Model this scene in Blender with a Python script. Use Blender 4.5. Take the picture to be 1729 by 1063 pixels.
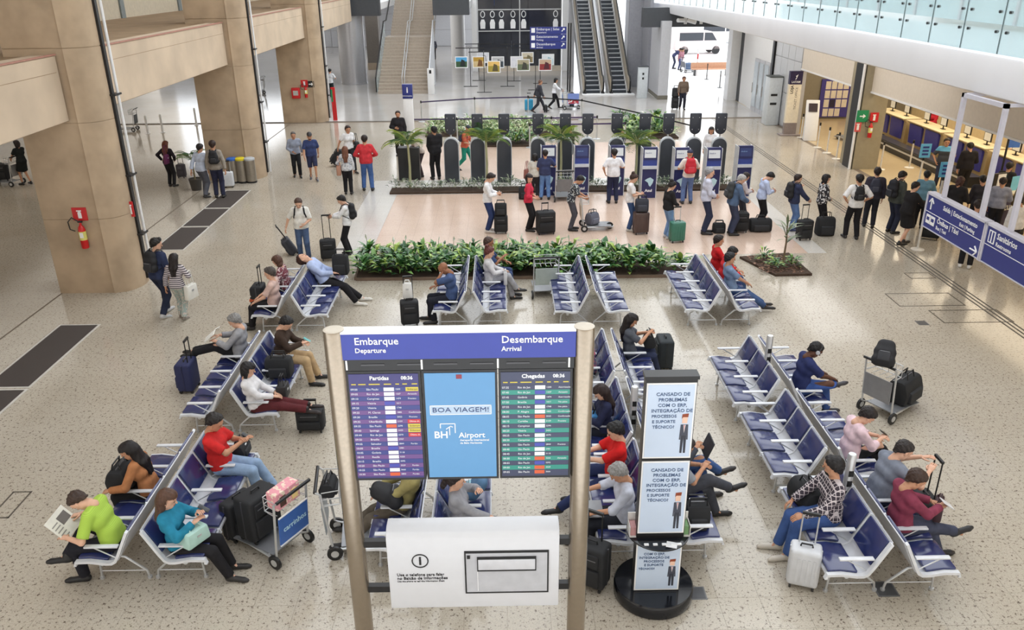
import bpy, bmesh, math, random
import numpy as np
from mathutils import Vector, Matrix
random.seed(7); np.random.seed(7)
for o in list(bpy.data.objects): bpy.data.objects.remove(o, do_unlink=True)
SC = bpy.context.scene
C = SC.collection
# ------------------------------------------------------------------ camera
W_, H_ = 1729, 1063
CX, CY = 864.5, 531.5
EYE = 6.9                                    # the photographer stands on the mezzanine
FPX = 1366.37
VD, VF = (893.0, 3730.0), (842.0, -52.0)     # vanishing points of the verticals and of the hall's long axis
def _n(v): return v / np.linalg.norm(v)
_up = -_n(np.array([VD[0]-CX, VD[1]-CY, FPX])); _fw = _n(np.array([VF[0]-CX, VF[1]-CY, FPX]))
_fw = _n(_fw - _up*_fw.dot(_up)); _rt = np.cross(_fw, _up)
CM = np.array([_rt, _fw, _up])
cd = bpy.data.cameras.new('camera'); cam = bpy.data.objects.new('camera', cd); C.objects.link(cam)
cd.sensor_width = 36; cd.sensor_fit = 'HORIZONTAL'; cd.lens = 36*FPX/W_; cd.clip_end = 400
_R = np.column_stack([CM@[1, 0, 0], CM@[0, -1, 0], CM@[0, 0, -1]])
cam.matrix_world = Matrix.Translation((0, 0, EYE)) @ Matrix([list(r) for r in _R]).to_4x4()
SC.camera = cam
# ------------------------------------------------------------------ daylight
wd = bpy.data.worlds.new('daylight'); SC.world = wd; wd.use_nodes = True
bg = wd.node_tree.nodes['Background']; bg.inputs[0].default_value = (0.94, 0.97, 1.0, 1); bg.inputs[1].default_value = 3.0
def area(name, loc, rot, sx, sy, power, col=(1, 1, 1)):
    l = bpy.data.lights.new(name, 'AREA'); l.shape = 'RECTANGLE'; l.size = sx; l.size_y = sy; l.energy = power; l.color = col
    o = bpy.data.objects.new(name, l); C.objects.link(o); o.location = loc; o.rotation_euler = [math.radians(a) for a in rot]
    return o
vs = SC.view_settings
vs.view_transform = 'Standard'; vs.look = 'None'; vs.gamma = 1.0; vs.use_curve_mapping = False; vs.exposure = -0.06
# ------------------------------------------------------------------ helpers
def ray(px, py): return CM @ _n(np.array([px-CX, py-CY, FPX]))
def G(px, py, z=0.0):                        # where a sight line meets the level z
    d = ray(px, py); t = (z-EYE)/d[2]; return Vector((d[0]*t, d[1]*t, z))
def tall(fx, fy, ty):                        # height of an upright thing from its foot and top
    g = G(fx, fy); r = math.hypot(g.x, g.y)
    d = ray(fx + (ty-fy)*(VD[0]-fx)/(VD[1]-fy), ty); return EYE + d[2]*r/math.hypot(d[0], d[1])
def proj(w):
    c = CM.T @ (np.array(w, float)-np.array([0, 0, EYE])); return CX+FPX*c[0]/c[2], CY+FPX*c[1]/c[2]
def lin(c): return tuple(((v/255)/12.92 if v/255 <= .04045 else ((v/255+.055)/1.055)**2.4) for v in c)
MATS = {}
def mat(name, col=(200, 200, 200), rough=0.5, metal=0.0, var=0.06, scale=9.0, spec=0.5, trans=0.0, emit=0.0, alpha=1.0, bump=0.0):
    if name in MATS: return MATS[name]
    m = bpy.data.materials.new(name); m.use_nodes = True; nt = m.node_tree; N = nt.nodes; L = nt.links
    b = N['Principled BSDF']; c = lin(col)
    b.inputs['Roughness'].default_value = rough; b.inputs['Metallic'].default_value = metal
    b.inputs['Specular IOR Level'].default_value = spec
    b.inputs['Transmission Weight'].default_value = trans; b.inputs['Alpha'].default_value = alpha
    tc = N.new('ShaderNodeTexCoord'); nz = N.new('ShaderNodeTexNoise'); nz.inputs['Scale'].default_value = scale; nz.inputs['Detail'].default_value = 3
    L.new(tc.outputs['Object'], nz.inputs['Vector'])
    r = N.new('ShaderNodeValToRGB'); r.color_ramp.elements[0].position = .3; r.color_ramp.elements[1].position = .7
    r.color_ramp.elements[0].color = (*[max(0, v*(1-var)) for v in c], 1); r.color_ramp.elements[1].color = (*[min(1, v*(1+var)) for v in c], 1)
    L.new(nz.outputs['Fac'], r.inputs['Fac']); L.new(r.outputs['Color'], b.inputs['Base Color'])
    if emit: L.new(r.outputs['Color'], b.inputs['Emission Color']); b.inputs['Emission Strength'].default_value = emit
    if bump:
        bp = N.new('ShaderNodeBump'); bp.inputs['Strength'].default_value = bump; bp.inputs['Distance'].default_value = .01
        L.new(nz.outputs['Fac'], bp.inputs['Height']); L.new(bp.outputs['Normal'], b.inputs['Normal'])
    MATS[name] = m; return m
def col(rgb, rough=.6, metal=0.0, **k): return mat('c_%d_%d_%d_%d_%d' % (*rgb, int(rough*100), int(metal*100)), rgb, rough, metal, **k)
def cloth(rgb): return mat('cloth_%d_%d_%d' % rgb, rgb, .85, 0, var=.16, scale=11, spec=.25, bump=.6)
class MB:
    def __init__(s): s.v = []; s.f = []; s.m = []
    def add(s, vs_, fs, mi=0):
        k = len(s.v); s.v += [tuple(p) for p in vs_]; s.f += [tuple(i+k for i in f) for f in fs]; s.m += [mi]*len(fs); return s
    def box(s, x0, y0, z0, x1, y1, z1, mi=0):
        return s.add([(x0, y0, z0), (x1, y0, z0), (x1, y1, z0), (x0, y1, z0), (x0, y0, z1), (x1, y0, z1), (x1, y1, z1), (x0, y1, z1)],
                     [(0, 3, 2, 1), (4, 5, 6, 7), (0, 1, 5, 4), (1, 2, 6, 5), (2, 3, 7, 6), (3, 0, 4, 7)], mi)
    def cbox(s, c, d, mi=0, R=None):
        x, y, z = [a/2 for a in d]; P = [Vector(p) for p in [(-x, -y, -z), (x, -y, -z), (x, y, -z), (-x, y, -z), (-x, -y, z), (x, -y, z), (x, y, z), (-x, y, z)]]
        if R is not None: P = [R @ p for p in P]
        return s.add([p+Vector(c) for p in P], [(0, 3, 2, 1), (4, 5, 6, 7), (0, 1, 5, 4), (1, 2, 6, 5), (2, 3, 7, 6), (3, 0, 4, 7)], mi)
    def tube(s, path, r, n=8, mi=0, cap=True, flat=None):
        P = [Vector(p) for p in path]; rs = r if isinstance(r, (list, tuple)) else [r]*len(P); vs_ = []; prev = None
        for i, p in enumerate(P):
            t = (P[min(i+1, len(P)-1)]-P[max(i-1, 0)]).normalized()
            if prev is None: a = t.cross(Vector((0, 0, 1)) if abs(t.z) < .9 else Vector((1, 0, 0))).normalized()
            else:
                a = prev - t*prev.dot(t); a.normalize()
            prev = a; b = t.cross(a)
            for k in range(n):
                w = 2*math.pi*k/n; vs_.append(p + (a*math.cos(w)*(flat[0] if flat else 1) + b*math.sin(w)*(flat[1] if flat else 1))*rs[i])
        fs = [(i*n+k, i*n+(k+1) % n, (i+1)*n+(k+1) % n, (i+1)*n+k) for i in range(len(P)-1) for k in range(n)]
        if cap: fs += [tuple(range(n-1, -1, -1)), tuple((len(P)-1)*n+k for k in range(n))]
        return s.add(vs_, fs, mi)
    def lathe(s, prof, n=20, c=(0, 0, 0), mi=0):
        vs_ = [(c[0]+r*math.cos(2*math.pi*k/n), c[1]+r*math.sin(2*math.pi*k/n), c[2]+z) for r, z in prof for k in range(n)]
        fs = [(i*n+k, i*n+(k+1) % n, (i+1)*n+(k+1) % n, (i+1)*n+k) for i in range(len(prof)-1) for k in range(n)]
        fs += [tuple(range(n-1, -1, -1)), tuple((len(prof)-1)*n+k for k in range(n))]
        return s.add(vs_, fs, mi)
    def prism(s, poly, a0, a1, axis='z', mi=0):
        n = len(poly)
        def pt(p, a): return (p[0], p[1], a) if axis == 'z' else ((p[0], a, p[1]) if axis == 'y' else (a, p[0], p[1]))
        vs_ = [pt(p, a0) for p in poly]+[pt(p, a1) for p in poly]
        return s.add(vs_, [tuple(range(n-1, -1, -1)), tuple(range(n, 2*n))]+[(i, (i+1) % n, n+(i+1) % n, n+i) for i in range(n)], mi)
    def quad(s, a, b, c, d, mi=0): return s.add([a, b, c, d], [(0, 1, 2, 3)], mi)
    def sphere(s, c, r, n=8, mi=0):
        pr = [(math.sin(math.pi*i/n), -math.cos(math.pi*i/n)) for i in range(n+1)]
        rr = r if isinstance(r, (tuple, list)) else (r, r, r); m2 = n*2
        vs_ = [(c[0]+rr[0]*max(p[0], .01)*math.cos(2*math.pi*k/m2), c[1]+rr[1]*max(p[0], .01)*math.sin(2*math.pi*k/m2), c[2]+rr[2]*p[1]) for p in pr for k in range(m2)]
        return s.add(vs_, [(i*m2+k, i*m2+(k+1) % m2, (i+1)*m2+(k+1) % m2, (i+1)*m2+k) for i in range(n) for k in range(m2)], mi)
    def mesh(s, name, mats, bevel=0, seg=2, smooth=False):
        me = bpy.data.meshes.new(name); me.from_pydata(s.v, [], s.f)
        for m in (mats if isinstance(mats, (list, tuple)) else [mats]): me.materials.append(m)
        me.polygons.foreach_set('material_index', s.m)
        bm = bmesh.new(); bm.from_mesh(me); bmesh.ops.recalc_face_normals(bm, faces=bm.faces)
        if bevel: bmesh.ops.bevel(bm, geom=[e for e in bm.edges if len(e.link_faces) == 2 and e.calc_face_angle(0) > .5], offset=bevel, segments=seg, affect='EDGES', profile=.5)
        bm.to_mesh(me); bm.free()
        if smooth or bevel:
            me.polygons.foreach_set('use_smooth', [True]*len(me.polygons))
            if hasattr(me, 'set_sharp_from_angle'): me.set_sharp_from_angle(angle=math.radians(40))
        me.update(); return me
    def build(s, name, mats, parent=None, bevel=0, seg=2, smooth=False, loc=None, rz=0):
        return link(name, s.mesh(name, mats, bevel, seg, smooth), parent, loc, rz)
def link(name, me, parent=None, loc=None, rz=0):
    o = bpy.data.objects.new(name, me); C.objects.link(o)
    if parent: o.parent = parent
    if loc is not None: o.location = loc
    if rz: o.rotation_euler.z = rz
    return o
def tag(o, label=None, cat=None, group=None, kind=None):
    if label: o['label'] = label
    if cat: o['category'] = cat
    if group: o['group'] = group
    if kind: o['kind'] = kind
    return o
def thing(name, label, cat, loc=(0, 0, 0), rz=0, group=None):
    o = bpy.data.objects.new(name, None); C.objects.link(o); o.empty_display_size = .2
    o.location = loc; o.rotation_euler.z = rz; return tag(o, label, cat, group)
def struct(o): o['kind'] = 'structure'; return o
KIDS = {}
def kids(o): return [c for c in bpy.data.objects if c.parent == o]
def tree_of(o): return (o, [tree_of(c) for c in kids(o)])
def copy_tree(t, parent=None):
    c = t[0].copy(); C.objects.link(c); c.parent = parent
    for k in t[1]: copy_tree(k, c)
    return c
TXT = {}
def text(s, size, name, m, parent, loc, rot, align='LEFT', ext=.002, bold=0.0, width=None):
    key = (s, round(size, 4), align, bold, width, m.name)
    if key not in TXT:
        cu = bpy.data.curves.new('t', 'FONT'); cu.body = s; cu.size = size; cu.align_x = align; cu.align_y = 'CENTER'; cu.extrude = ext; cu.offset = bold; cu.resolution_u = 2
        o = bpy.data.objects.new('t', cu); C.objects.link(o); dg = bpy.context.evaluated_depsgraph_get()
        me = bpy.data.meshes.new_from_object(o.evaluated_get(dg)); bpy.data.objects.remove(o); me.name = name
        if width:
            xs = [v.co.x for v in me.vertices]
            if xs:
                k = width/(max(xs)-min(xs)); [setattr(v.co, 'x', v.co.x*k) for v in me.vertices]
        me.materials.clear(); me.materials.append(m); TXT[key] = me
    o = link(name, TXT[key], parent, loc); o.rotation_euler = rot; return o
FRONT = (math.pi/2, 0, 0)                    # lettering that reads from the photographer's side
# ================================================================== structure
def granite(name, base, speck, rough=.16, sp=.5, stain=.10):
    m = bpy.data.materials.new(name); m.use_nodes = True; nt = m.node_tree; N = nt.nodes; L = nt.links; b = N['Principled BSDF']
    g = N.new('ShaderNodeNewGeometry')
    def ramp(src, stops):
        r = N.new('ShaderNodeValToRGB'); e = r.color_ramp.elements
        e[0].position, e[0].color = stops[0][0], (*stops[0][1], 1); e[1].position, e[1].color = stops[-1][0], (*stops[-1][1], 1)
        for p, c in stops[1:-1]: k = e.new(p); k.color = (*c, 1)
        L.new(src, r.inputs['Fac']); return r.outputs['Color']
    def noise(sc, det=2, rg=.5):
        n = N.new('ShaderNodeTexNoise'); n.inputs['Scale'].default_value = sc; n.inputs['Detail'].default_value = det; n.inputs['Roughness'].default_value = rg
        L.new(g.outputs['Position'], n.inputs['Vector']); return n.outputs['Fac']
    B = lin(base); S = lin(speck)
    c1 = ramp(noise(55, 3, .7), [(.33, tuple(v*.62 for v in B)), (.45, tuple(v*.93 for v in B)), (.62, B), (.75, tuple(min(1, v*1.16) for v in B))])
    f = ramp(noise(22, 4, .72), [(.375, (1, 1, 1)), (.43, (0, 0, 0))])
    mx = N.new('ShaderNodeMix'); mx.data_type = 'RGBA'; L.new(f, mx.inputs[0]); L.new(c1, mx.inputs[6]); mx.inputs[7].default_value = (*S, 1)
    mu = N.new('ShaderNodeMath'); mu.operation = 'MULTIPLY'; mu.inputs[1].default_value = sp; L.new(f, mu.inputs[0]); L.new(mu.outputs[0], mx.inputs[0])
    st = ramp(noise(.45, 5, .6), [(.35, (1-stain, 1-stain*1.15, 1-stain*1.4)), (.65, (1, 1, 1))])
    m2 = N.new('ShaderNodeMix'); m2.data_type = 'RGBA'; m2.blend_type = 'MULTIPLY'; m2.inputs[0].default_value = 1
    L.new(mx.outputs[2], m2.inputs[6]); L.new(st, m2.inputs[7]); L.new(m2.outputs[2], b.inputs['Base Color'])
    b.inputs['Roughness'].default_value = rough; MATS[name] = m; return m
M_tile = granite('granite_tile', (195, 186, 171), (78, 62, 50), .13, .85)
M_pink = granite('granite_salmon', (220, 194, 176), (150, 116, 100), .2, .3)
M_pale = granite('granite_pale', (216, 212, 206), (150, 145, 140), .2, .35)
M_far = granite('granite_polished_grey', (200, 197, 194), (150, 146, 140), .12, .25)
M_warm = granite('granite_warm', (204, 184, 146), (140, 116, 90), .25, .3)
M_grout = mat('grout', (124, 112, 98), .8)
M_conc = mat('raw_concrete', (182, 160, 134), .85, var=.16, scale=1.6, bump=.5)
M_concL = mat('pale_concrete', (204, 184, 160), .85, var=.10, scale=1.1, bump=.3)
M_concD = mat('shaded_brown_concrete', (150, 126, 98), .9, var=.16, scale=1.5, bump=.4)  # brown tone carries the slab's shading in its colour; joints share it
M_white = mat('white_paint', (236, 236, 236), .45, var=.02)
M_offw = mat('warm_white_paint', (222, 212, 198), .6, var=.03)
M_black = mat('black_metal', (26, 26, 28), .4)
M_dark = mat('charcoal_cladding', (70, 73, 78), .5, var=.05)
M_greyp = mat('grey_panel', (186, 186, 190), .35, var=.03)
M_steel = mat('brushed_steel', (158, 146, 130), .26, .8, var=.05, scale=30)
M_alu = mat('aluminium', (206, 208, 210), .35, .6, var=.03)
M_glass = mat('clear_glass', (205, 226, 228), .03, trans=0, alpha=.30, var=.01)
M_red = mat('sign_red', (205, 36, 40), .4)
M_navy = mat('sign_navy', (44, 54, 128), .35, var=.03)
M_wtx = mat('sign_white', (245, 245, 245), .5, var=.01)
M_ktx = mat('print_black', (24, 24, 26), .5)
# floor
fl = struct(MB().box(-34, 2.2, -.25, 13.2, 40.9, -.004).build('floor', M_grout)); TS = .5; GAP = .003
def tile_kind(x, y):
    if -3.75 < x < 7.9 and 19.9 < y < 26.5: return 1
    if -4.35 < x < 8.6 and 19.9 < y < 28.6: return 2
    if -3.75 < x < 7.9 and 28.6 <= y < 35: return 1
    return 0
cells = []
for i in range(-68, 27):
    for j in range(5, 82):
        x, y = (i+.5)*TS, (j+.5)*TS
        if y+.25 > 40.95 or x > 13.2: continue
        d = y
        p = proj((x, y, 0)); vis = -40 < p[0] < W_+40 and p[1] < H_+60
        cells.append((0 if vis else 1, math.hypot(x*.6, y), x, y))
cells.sort(); tm = {}
bulk = MB()
for n_, (nv, d, x, y) in enumerate(cells):
    k = tile_kind(x, y); h = TS/2-GAP/2
    if n_ < 300:
        if k not in tm: tm[k] = MB().box(-h, -h, -.02, h, h, 0).mesh('floor_tile', [M_tile, M_pink, M_pale][k])
        link('floor_tile', tm[k], fl, (x, y, random.uniform(-.0006, 0)))
    else:
        bulk.add([(x-h, y-h, 0), (x+h, y-h, 0), (x+h, y+h, 0), (x-h, y+h, 0)], [(0, 1, 2, 3)], k)
tag(bulk.build('floor_tiling', [M_tile, M_pink, M_pale], fl), kind='stuff')
struct(MB().prism([(-34, 40.95), (13.2, 40.95), (13.2, 48), (8.9, 48), (8.9, 92), (-34, 92)], -.25, 0).build('floor_polished', M_far))
struct(MB().box(13.2, 8, -.25, 24, 47, 0).build('floor_check_in', M_warm))
M_out = granite('outside_paving', (238, 238, 238), (220, 220, 220), .5, .2, .02)
struct(MB().prism([(8.9, 48), (13.2, 48), (13.2, 47), (60, 47), (60, 140), (8.9, 140)], -.25, 0).build('ground_outside', M_out))
struct(MB().box(-10.36, 5, .0005, -10.32, 40.5, .004).build('trim_5', M_grout))
struct(MB().box(-34, 40.86, .0005, 9.5, 40.95, .004).build('trim_1', M_black))
# inlaid guide lines on the right: three dark strips
tl = struct(MB().box(10.44, 9, .0006, 10.475, 40.8, .004).build('trim_2', mat('guide_strip', (88, 84, 80), .6)))
for k in (.11, .22): link('guide_strip', tl.data, tl, (k, 0, 0))
# access hatches and small floor plates: thin outline frames
def outline(x0, y0, x1, y1, w, lab):
    b = MB()
    for a in ((x0, y0, x1, y0+w), (x0, y1-w, x1, y1), (x0, y0, x0+w, y1), (x1-w, y0, x1, y1)): b.box(a[0], a[1], .0005, a[2], a[3], .003)
    tag(b.build('floor_hatch', mat('hatch_edge', (84, 76, 66), .6)), lab, 'hatch')
for (a, b_), lab in zip([((1519, 517), (1601, 494)), ((1594, 545), (1682, 522)), ((1538, 470), (1568, 460)), ((-20, 875), (55, 829))],
                  ['square hatch outline in the pale floor left of the guide lines', 'square hatch outline touching the guide lines', 'small thin hatch outline near the dark-dress queue', 'square hatch outline at the left edge of the photo']):
    p, q = G(*a), G(*b_); outline(min(p.x, q.x), p.y, max(p.x, q.x), q.y, .025, lab)
for x, y, s, lab in [(1494, 994, .26, 'grey metal outlet plate in the floor beside the front right bench foot'), (1176, 1001, .22, 'grey metal outlet plate in the floor right of the black round base'), (1557, 545, .22, 'small grey outlet plate in the floor between the hatches')]:
    g = G(x, y); b = MB().box(-s/2, -s/2, .0005, s/2, s/2, .004); t = tag(b.build('floor_plate', col((120, 120, 122), .4, .4), loc=(g.x, g.y, 0)), lab, 'floor plate')
    MB().box(-s*.42, -s*.42, .004, s*.42, s*.42, .007).build('lid', col((92, 93, 96), .4, .4), t)
# entrance mats along the columns
M_mat = mat('ribbed_mat', (74, 66, 62), .95, var=.12, scale=120, bump=.6)
M_edge = mat('mat_edging', (206, 202, 194), .5)
for y0, y1, lab in [(25.14, 27.3, 'dark entrance mat strip under the person with the white trolley case'), (23.14, 25.0, 'middle dark mat strip of the three beside the near column'), (20.95, 23.0, 'dark mat strip just ahead of the walking couple'), (13.14, 15.9, 'dark mat strip in front of the near column base'), (9.5, 13.0, 'dark mat strip cut off by the left edge of the photo')]:
    t = tag(MB().box(-9.47, y0-.05, .0005, -8.59, y1+.05, .005).build('entrance_mat', M_edge), lab, 'mat')
    MB().box(-9.42, y0, .005, -8.64, y1, .009).build('ribbed_surface', M_mat, t)
# concrete columns
def column(y0, n, xl=-10.36):
    yb = y0+1.3; poly = [(xl, y0+.05), (-9.1, y0+.05), (-9.09, y0+.01)]
    for k in range(9):
        a = -math.pi/2+math.pi*k/8; poly.append((-9.02+.42*math.cos(a), y0+.66+.6*math.sin(a)))
    poly += [(-9.02, yb), (xl, yb)]
    cx, cy = (xl-8.6)/2, y0+.65; b = MB()
    b.prism([(cx+(p[0]-cx)*.985, cy+(p[1]-cy)*.97) for p in poly], 0, 9)
    for z0, z1 in [(0, 1.78), (1.79, 3.92), (3.93, 5.45), (5.47, 9)]: b.prism(poly, z0, z1)
    c = struct(b.build('column_%d' % n, M_conc, smooth=True))
    MB().box(-8.66, y0+.70, .12, -8.55, y0+.80, 9).build('drain_channel', M_black, c)
    MB().tube([(-8.52, y0+.9, .1), (-8.52, y0+.9, 9)], .032, 10).build('white_pipe', M_white, c, smooth=True)
    for z in (1.2, 2.6, 4.4): MB().box(-8.64, y0+.66, z, -8.47, y0+.98, z+.04).build('pipe_clip', M_black, c)
    return c
cols = [column(17.75, 1), column(28.8, 2, -10.5), column(40.6, 3, -10.7)]
for n, (a, b_) in enumerate([(6, 17.74), (19.05, 28.79), (30.1, 40.59), (41.9, 54)]):
    bm_ = struct(MB().box(-9.8, a, 3.98, -9.25, b_, 5.33).build('beam_%d' % (n+1), M_concL, bevel=.015, seg=1))
    MB().box(-9.30, a, 5.33, -9.23, b_, 5.36).build('coping', mat('coping_rose', (176, 128, 112), .7), bm_)
    L_ = b_-a
    MB().box(-9.252, a+.1, 4.99, -9.248, b_-.1, 5.0).build('casting_joint', M_concD, bm_)
struct(MB().box(-30, 4, 5.0, -9.8, 54, 5.3).build('mezzanine_slab_left', M_concD))
mw = struct(MB().box(-14.6, 4, 5.3, -14.4, 54, 8.6).build('wall_left_upper', mat('upper_wall', (196, 184, 162), .7)))
for y in (21, 27, 33, 39, 45): MB().box(-14.4, y, 5.3, -14.34, y+.35, 8.6).build('wall_mullion', col((120, 128, 128), .4), mw)
# right-hand mezzanine with the sweeping white edge and its glass balustrade
crv = [(9.42, 4), (9.4, 15), (9.4, 23), (9.4, 30), (9.4, 38), (9.4, 47), (9.42, 57)]
def ztop(y): return float(np.interp(y, [0, 24, 31, 40.6, 57], [5.3, 5.3, 5.24, 5.17, 4.86]))
def dense(pts, n=5):
    out = []
    for i in range(len(pts)-1):
        p0, p1, p2, p3 = [Vector(pts[max(0, min(len(pts)-1, i+k))]) for k in (-1, 0, 1, 2)]
        for k in range(n):
            t = k/n; out.append(.5*((2*p1)+(p2-p0)*t+(2*p0-5*p1+4*p2-p3)*t*t+(3*p1-p0-3*p2+p3)*t**3))
    return out+[Vector(pts[-1])]
cv = dense(crv); prof = [(0.10, 1.04), (0.0, 1.0), (-.01, .94), (-.01, .5), (.015, .14), (.03, .04), (.07, 0), (.3, 0), (.6, 0)]; b = MB(); k = len(prof)
b = MB(); k = len(prof)
b.add([(p.x+q[0], p.y, 4.56+q[1]*(ztop(p.y)-4.56)) for p in cv for q in prof], [(i*k+j, i*k+j+1, (i+1)*k+j+1, (i+1)*k+j) for i in range(len(cv)-1) for j in range(k-1)])
struct(b.build('mezzanine_fascia', mat('fascia_white', (238, 239, 243), .35, var=.025, scale=.8), smooth=True))
b = MB(); n = len(cv); poly = [(9.5, 4), (9.5, 44.6), (24, 44.6), (24, 4)]
b.prism(poly, 4.95, 5.15); struct(b.build('mezzanine_slab_right', mat('mezz_floor', (196, 212, 216), .3, var=.06)))
b = MB(); b.prism([(9.7, 4), (9.7, 47.4), (24, 47.4), (24, 4)], 4.58, 4.9); struct(b.build('ceiling_right', M_offw))
mz = struct(MB().box(14.6, 4, 5.3, 14.8, 44.6, 9).build('wall_right_upper', mat('upper_glazing', (196, 218, 222), .12, var=.08, scale=.7)))
for y in range(6, 44, 3): MB().box(14.54, y, 5.3, 14.6, y+.12, 9).build('wall_mullion', M_greyp, mz)
MB().box(14.56, 4, 6.3, 14.6, 44.6, 6.4).build('wall_transom', M_greyp, mz)
bal = thing('glass_balustrade', 'frameless glass balustrade with point fixings along the white mezzanine edge', 'balustrade', (0, 0, 5.3))
acc = 0; segs = []; y = 10.0
def cxat(yy):
    for i in range(len(cv)-1):
        if cv[i].y <= yy <= cv[i+1].y: t = (yy-cv[i].y)/(cv[i+1].y-cv[i].y); return cv[i].x+(cv[i+1].x-cv[i].x)*t
    return cv[-1].x
y = 8.0
while y < 55:
    y1 = y+1.35; a_ = Vector((cxat(y)+.14, y+.012)); c_ = Vector((cxat(y1)+.14, y1-.012)); d = (c_-a_).normalized(); nn = Vector((d.y, -d.x))*.012
    pn = MB().prism([a_-nn, c_-nn, c_+nn, a_+nn], -.2, 1.12).build('glass_panel', M_glass, bal)
    MB().prism([a_-d*.012-nn, a_+d*.004-nn, a_+d*.004+nn, a_-d*.012+nn], -.2, 1.12).build('panel_joint', col((66, 84, 88), .3), pn)
    for t in (.12, .88):
        for z in (.42, .78):
            p = a_.lerp(c_, t); MB().tube([(p.x-.03, p.y, z), (p.x+.03, p.y, z)], .028, 8).build('point_fixing', M_black, pn)
    y = y1
b = MB(); b.tube([(p.x+.14, p.y, 1.16) for p in cv if 8 < p.y < 55.5], .03, 8); b.build('handrail', M_steel, bal, smooth=True)
# check-in hall on the right
struct(MB().box(13.2, 4, 2.8, 13.4, 36.6, 4.56).build('wall_bulkhead', M_offw)); MB
struct(MB().box(13.17, 4, 2.74, 13.42, 36.62, 2.8).build('trim_3', M_white))
struct(MB().box(20.2, 8, 0, 20.5, 47, 4.56).build('wall_check_in_back', mat('cream_wall', (226, 208, 168), .7, var=.04)))
struct(MB().box(13.4, 40.2, 0, 20.2, 40.5, 4.56).build('wall_check_in_end', mat('olive_grey_wall', (138, 132, 118), .7, var=.04)))
pw = struct(MB().box(13.2, 36.6, 0, 13.45, 40.2, 4.56).build('wall_metal_panels', M_greyp))
for i in range(4):
    for j in range(3): MB().box(13.17, 36.63+i*.9, .05+j*1.5, 13.2, 37.5+i*.9, 1.52+j*1.5).build('wall_panel', mat('wall_panel', (198, 200, 204), .3, var=.03), pw, bevel=.008, seg=1)
# service doors with glazed bars
dw = struct(MB().box(13.2, 40.5, 0, 13.45, 44.2, 4.56).build('wall_right_far', M_white))
for i in range(3):
    d_ = struct(MB().box(13.14, 40.75+i*.85, 0, 13.2, 41.55+i*.85, 2.6).build('door_%d' % (i+1), M_greyp))
    MB().box(13.11, 40.85+i*.85, .25, 13.14, 41.45+i*.85, 2.45).build('door_pane', mat('door_glass', (190, 200, 206), .1), d_)
    MB().tube([(13.08, 41.42+i*.85, .9), (13.08, 41.42+i*.85, 1.4)], .015, 6).build('door_handle', M_steel, d_)
struct(MB().box(13.1, 40.3, 0, 13.2, 40.55, 4.5).build('trim_4', M_black)); struct(MB().box(13.25, 45.9, 0, 13.75, 46.5, 4.6).build('column_4', M_dark))
struct(MB().box(12.75, 46.5, 0, 13.25, 47.3, 4.6).build('wall_entrance_jamb', M_white))
struct(MB().box(13.25, 44.2, 0, 13.45, 45.9, 4.56).build('wall_entrance_return', M_white))
struct(MB().box(8.95, 47.1, 0, 9.5, 50.2, 4.2).build('column_5', mat('column_grey', (202, 203, 208), .4, var=.03)))
struct(MB().box(8.93, 47.08, 0, 9.52, 50.22, .22).build('baseboard_column', col((120, 116, 104), .5)))
lt = struct(MB().box(7.95, 47.5, 3.86, 13.3, 48.1, 4.88).build('wall_entrance_lintel', M_dark))
fx = thing('flood_lights', 'cluster of white swivel flood lights on the dark wall above the exit', 'lights', (10.3, 47.48, 4.22))
MB().box(-.08, -.1, -.2, .08, 0, .3).build('bracket', M_white, fx)
for s in (-1, 1): MB().tube([(s*.1, -.15, 0), (s*.5, -.4, -.06*s-.04)], .11, 10).build('lamp_head', M_white, fx)
MB().tube([(.85, -.15, -.2), (.85, -.15, .05)], .09, 10).build('lamp_head', M_white, fx)
struct(MB().box(7.95, 52.5, 0, 9.0, 52.8, 6.5).build('wall_escalator_side', mat('escal_wall', (150, 151, 158), .5)))
struct(MB().box(8.8, 50.2, 0, 9.0, 60, 6.5).build('wall_escalator_return', mat('escal_wall', (150, 151, 158), .5)))
# unseen roof grid: solid strips hold light off, openings are laid out for brightness
OPEN = [(-3, 5, 2, 17), (4.5, 9, 16, 22.5), (4.5, 23.5, 16, 35), (4.5, 36, 16, 46.4), (-8, 20, 2, 34), (-8, 36, 2, 58)]
yy = sorted({-12, 92, *[o[1] for o in OPEN], *[o[3] for o in OPEN], 46.5}); xx = sorted({-36, 26, 9.5, *[o[0] for o in OPEN], *[o[2] for o in OPEN]}); nc_ = 0
for j in range(len(yy)-1):
    run = None
    for i in range(len(xx)):
        cx, cy = ((xx[i]+xx[i+1])/2 if i < len(xx)-1 else 99), (yy[j]+yy[j+1])/2
        sol = cx < 26 and not any(o[0] < cx < o[2] and o[1] < cy < o[3] for o in OPEN) and not (cy > 46.5 and cx > 9.5)
        if sol and run is None: run = xx[i]
        if not sol and run is not None: nc_ += 1; struct(MB().box(run, yy[j], 14, xx[i], yy[j+1], 14.4).build('ceiling_%d' % nc_, M_white)); run = None
struct(MB().box(24, -12, 0, 24.3, 47, 14).build('wall_right', M_offw)); struct(MB().box(-36, -12, 0, -35.7, 92, 14).build('wall_left_light_block', M_offw)); struct(MB().box(-36, -12.3, 0, 24.3, -12, 14).build('wall_back_light_block', M_offw))  # unseen back and left walls, raised to keep outside light off the fronts
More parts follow.
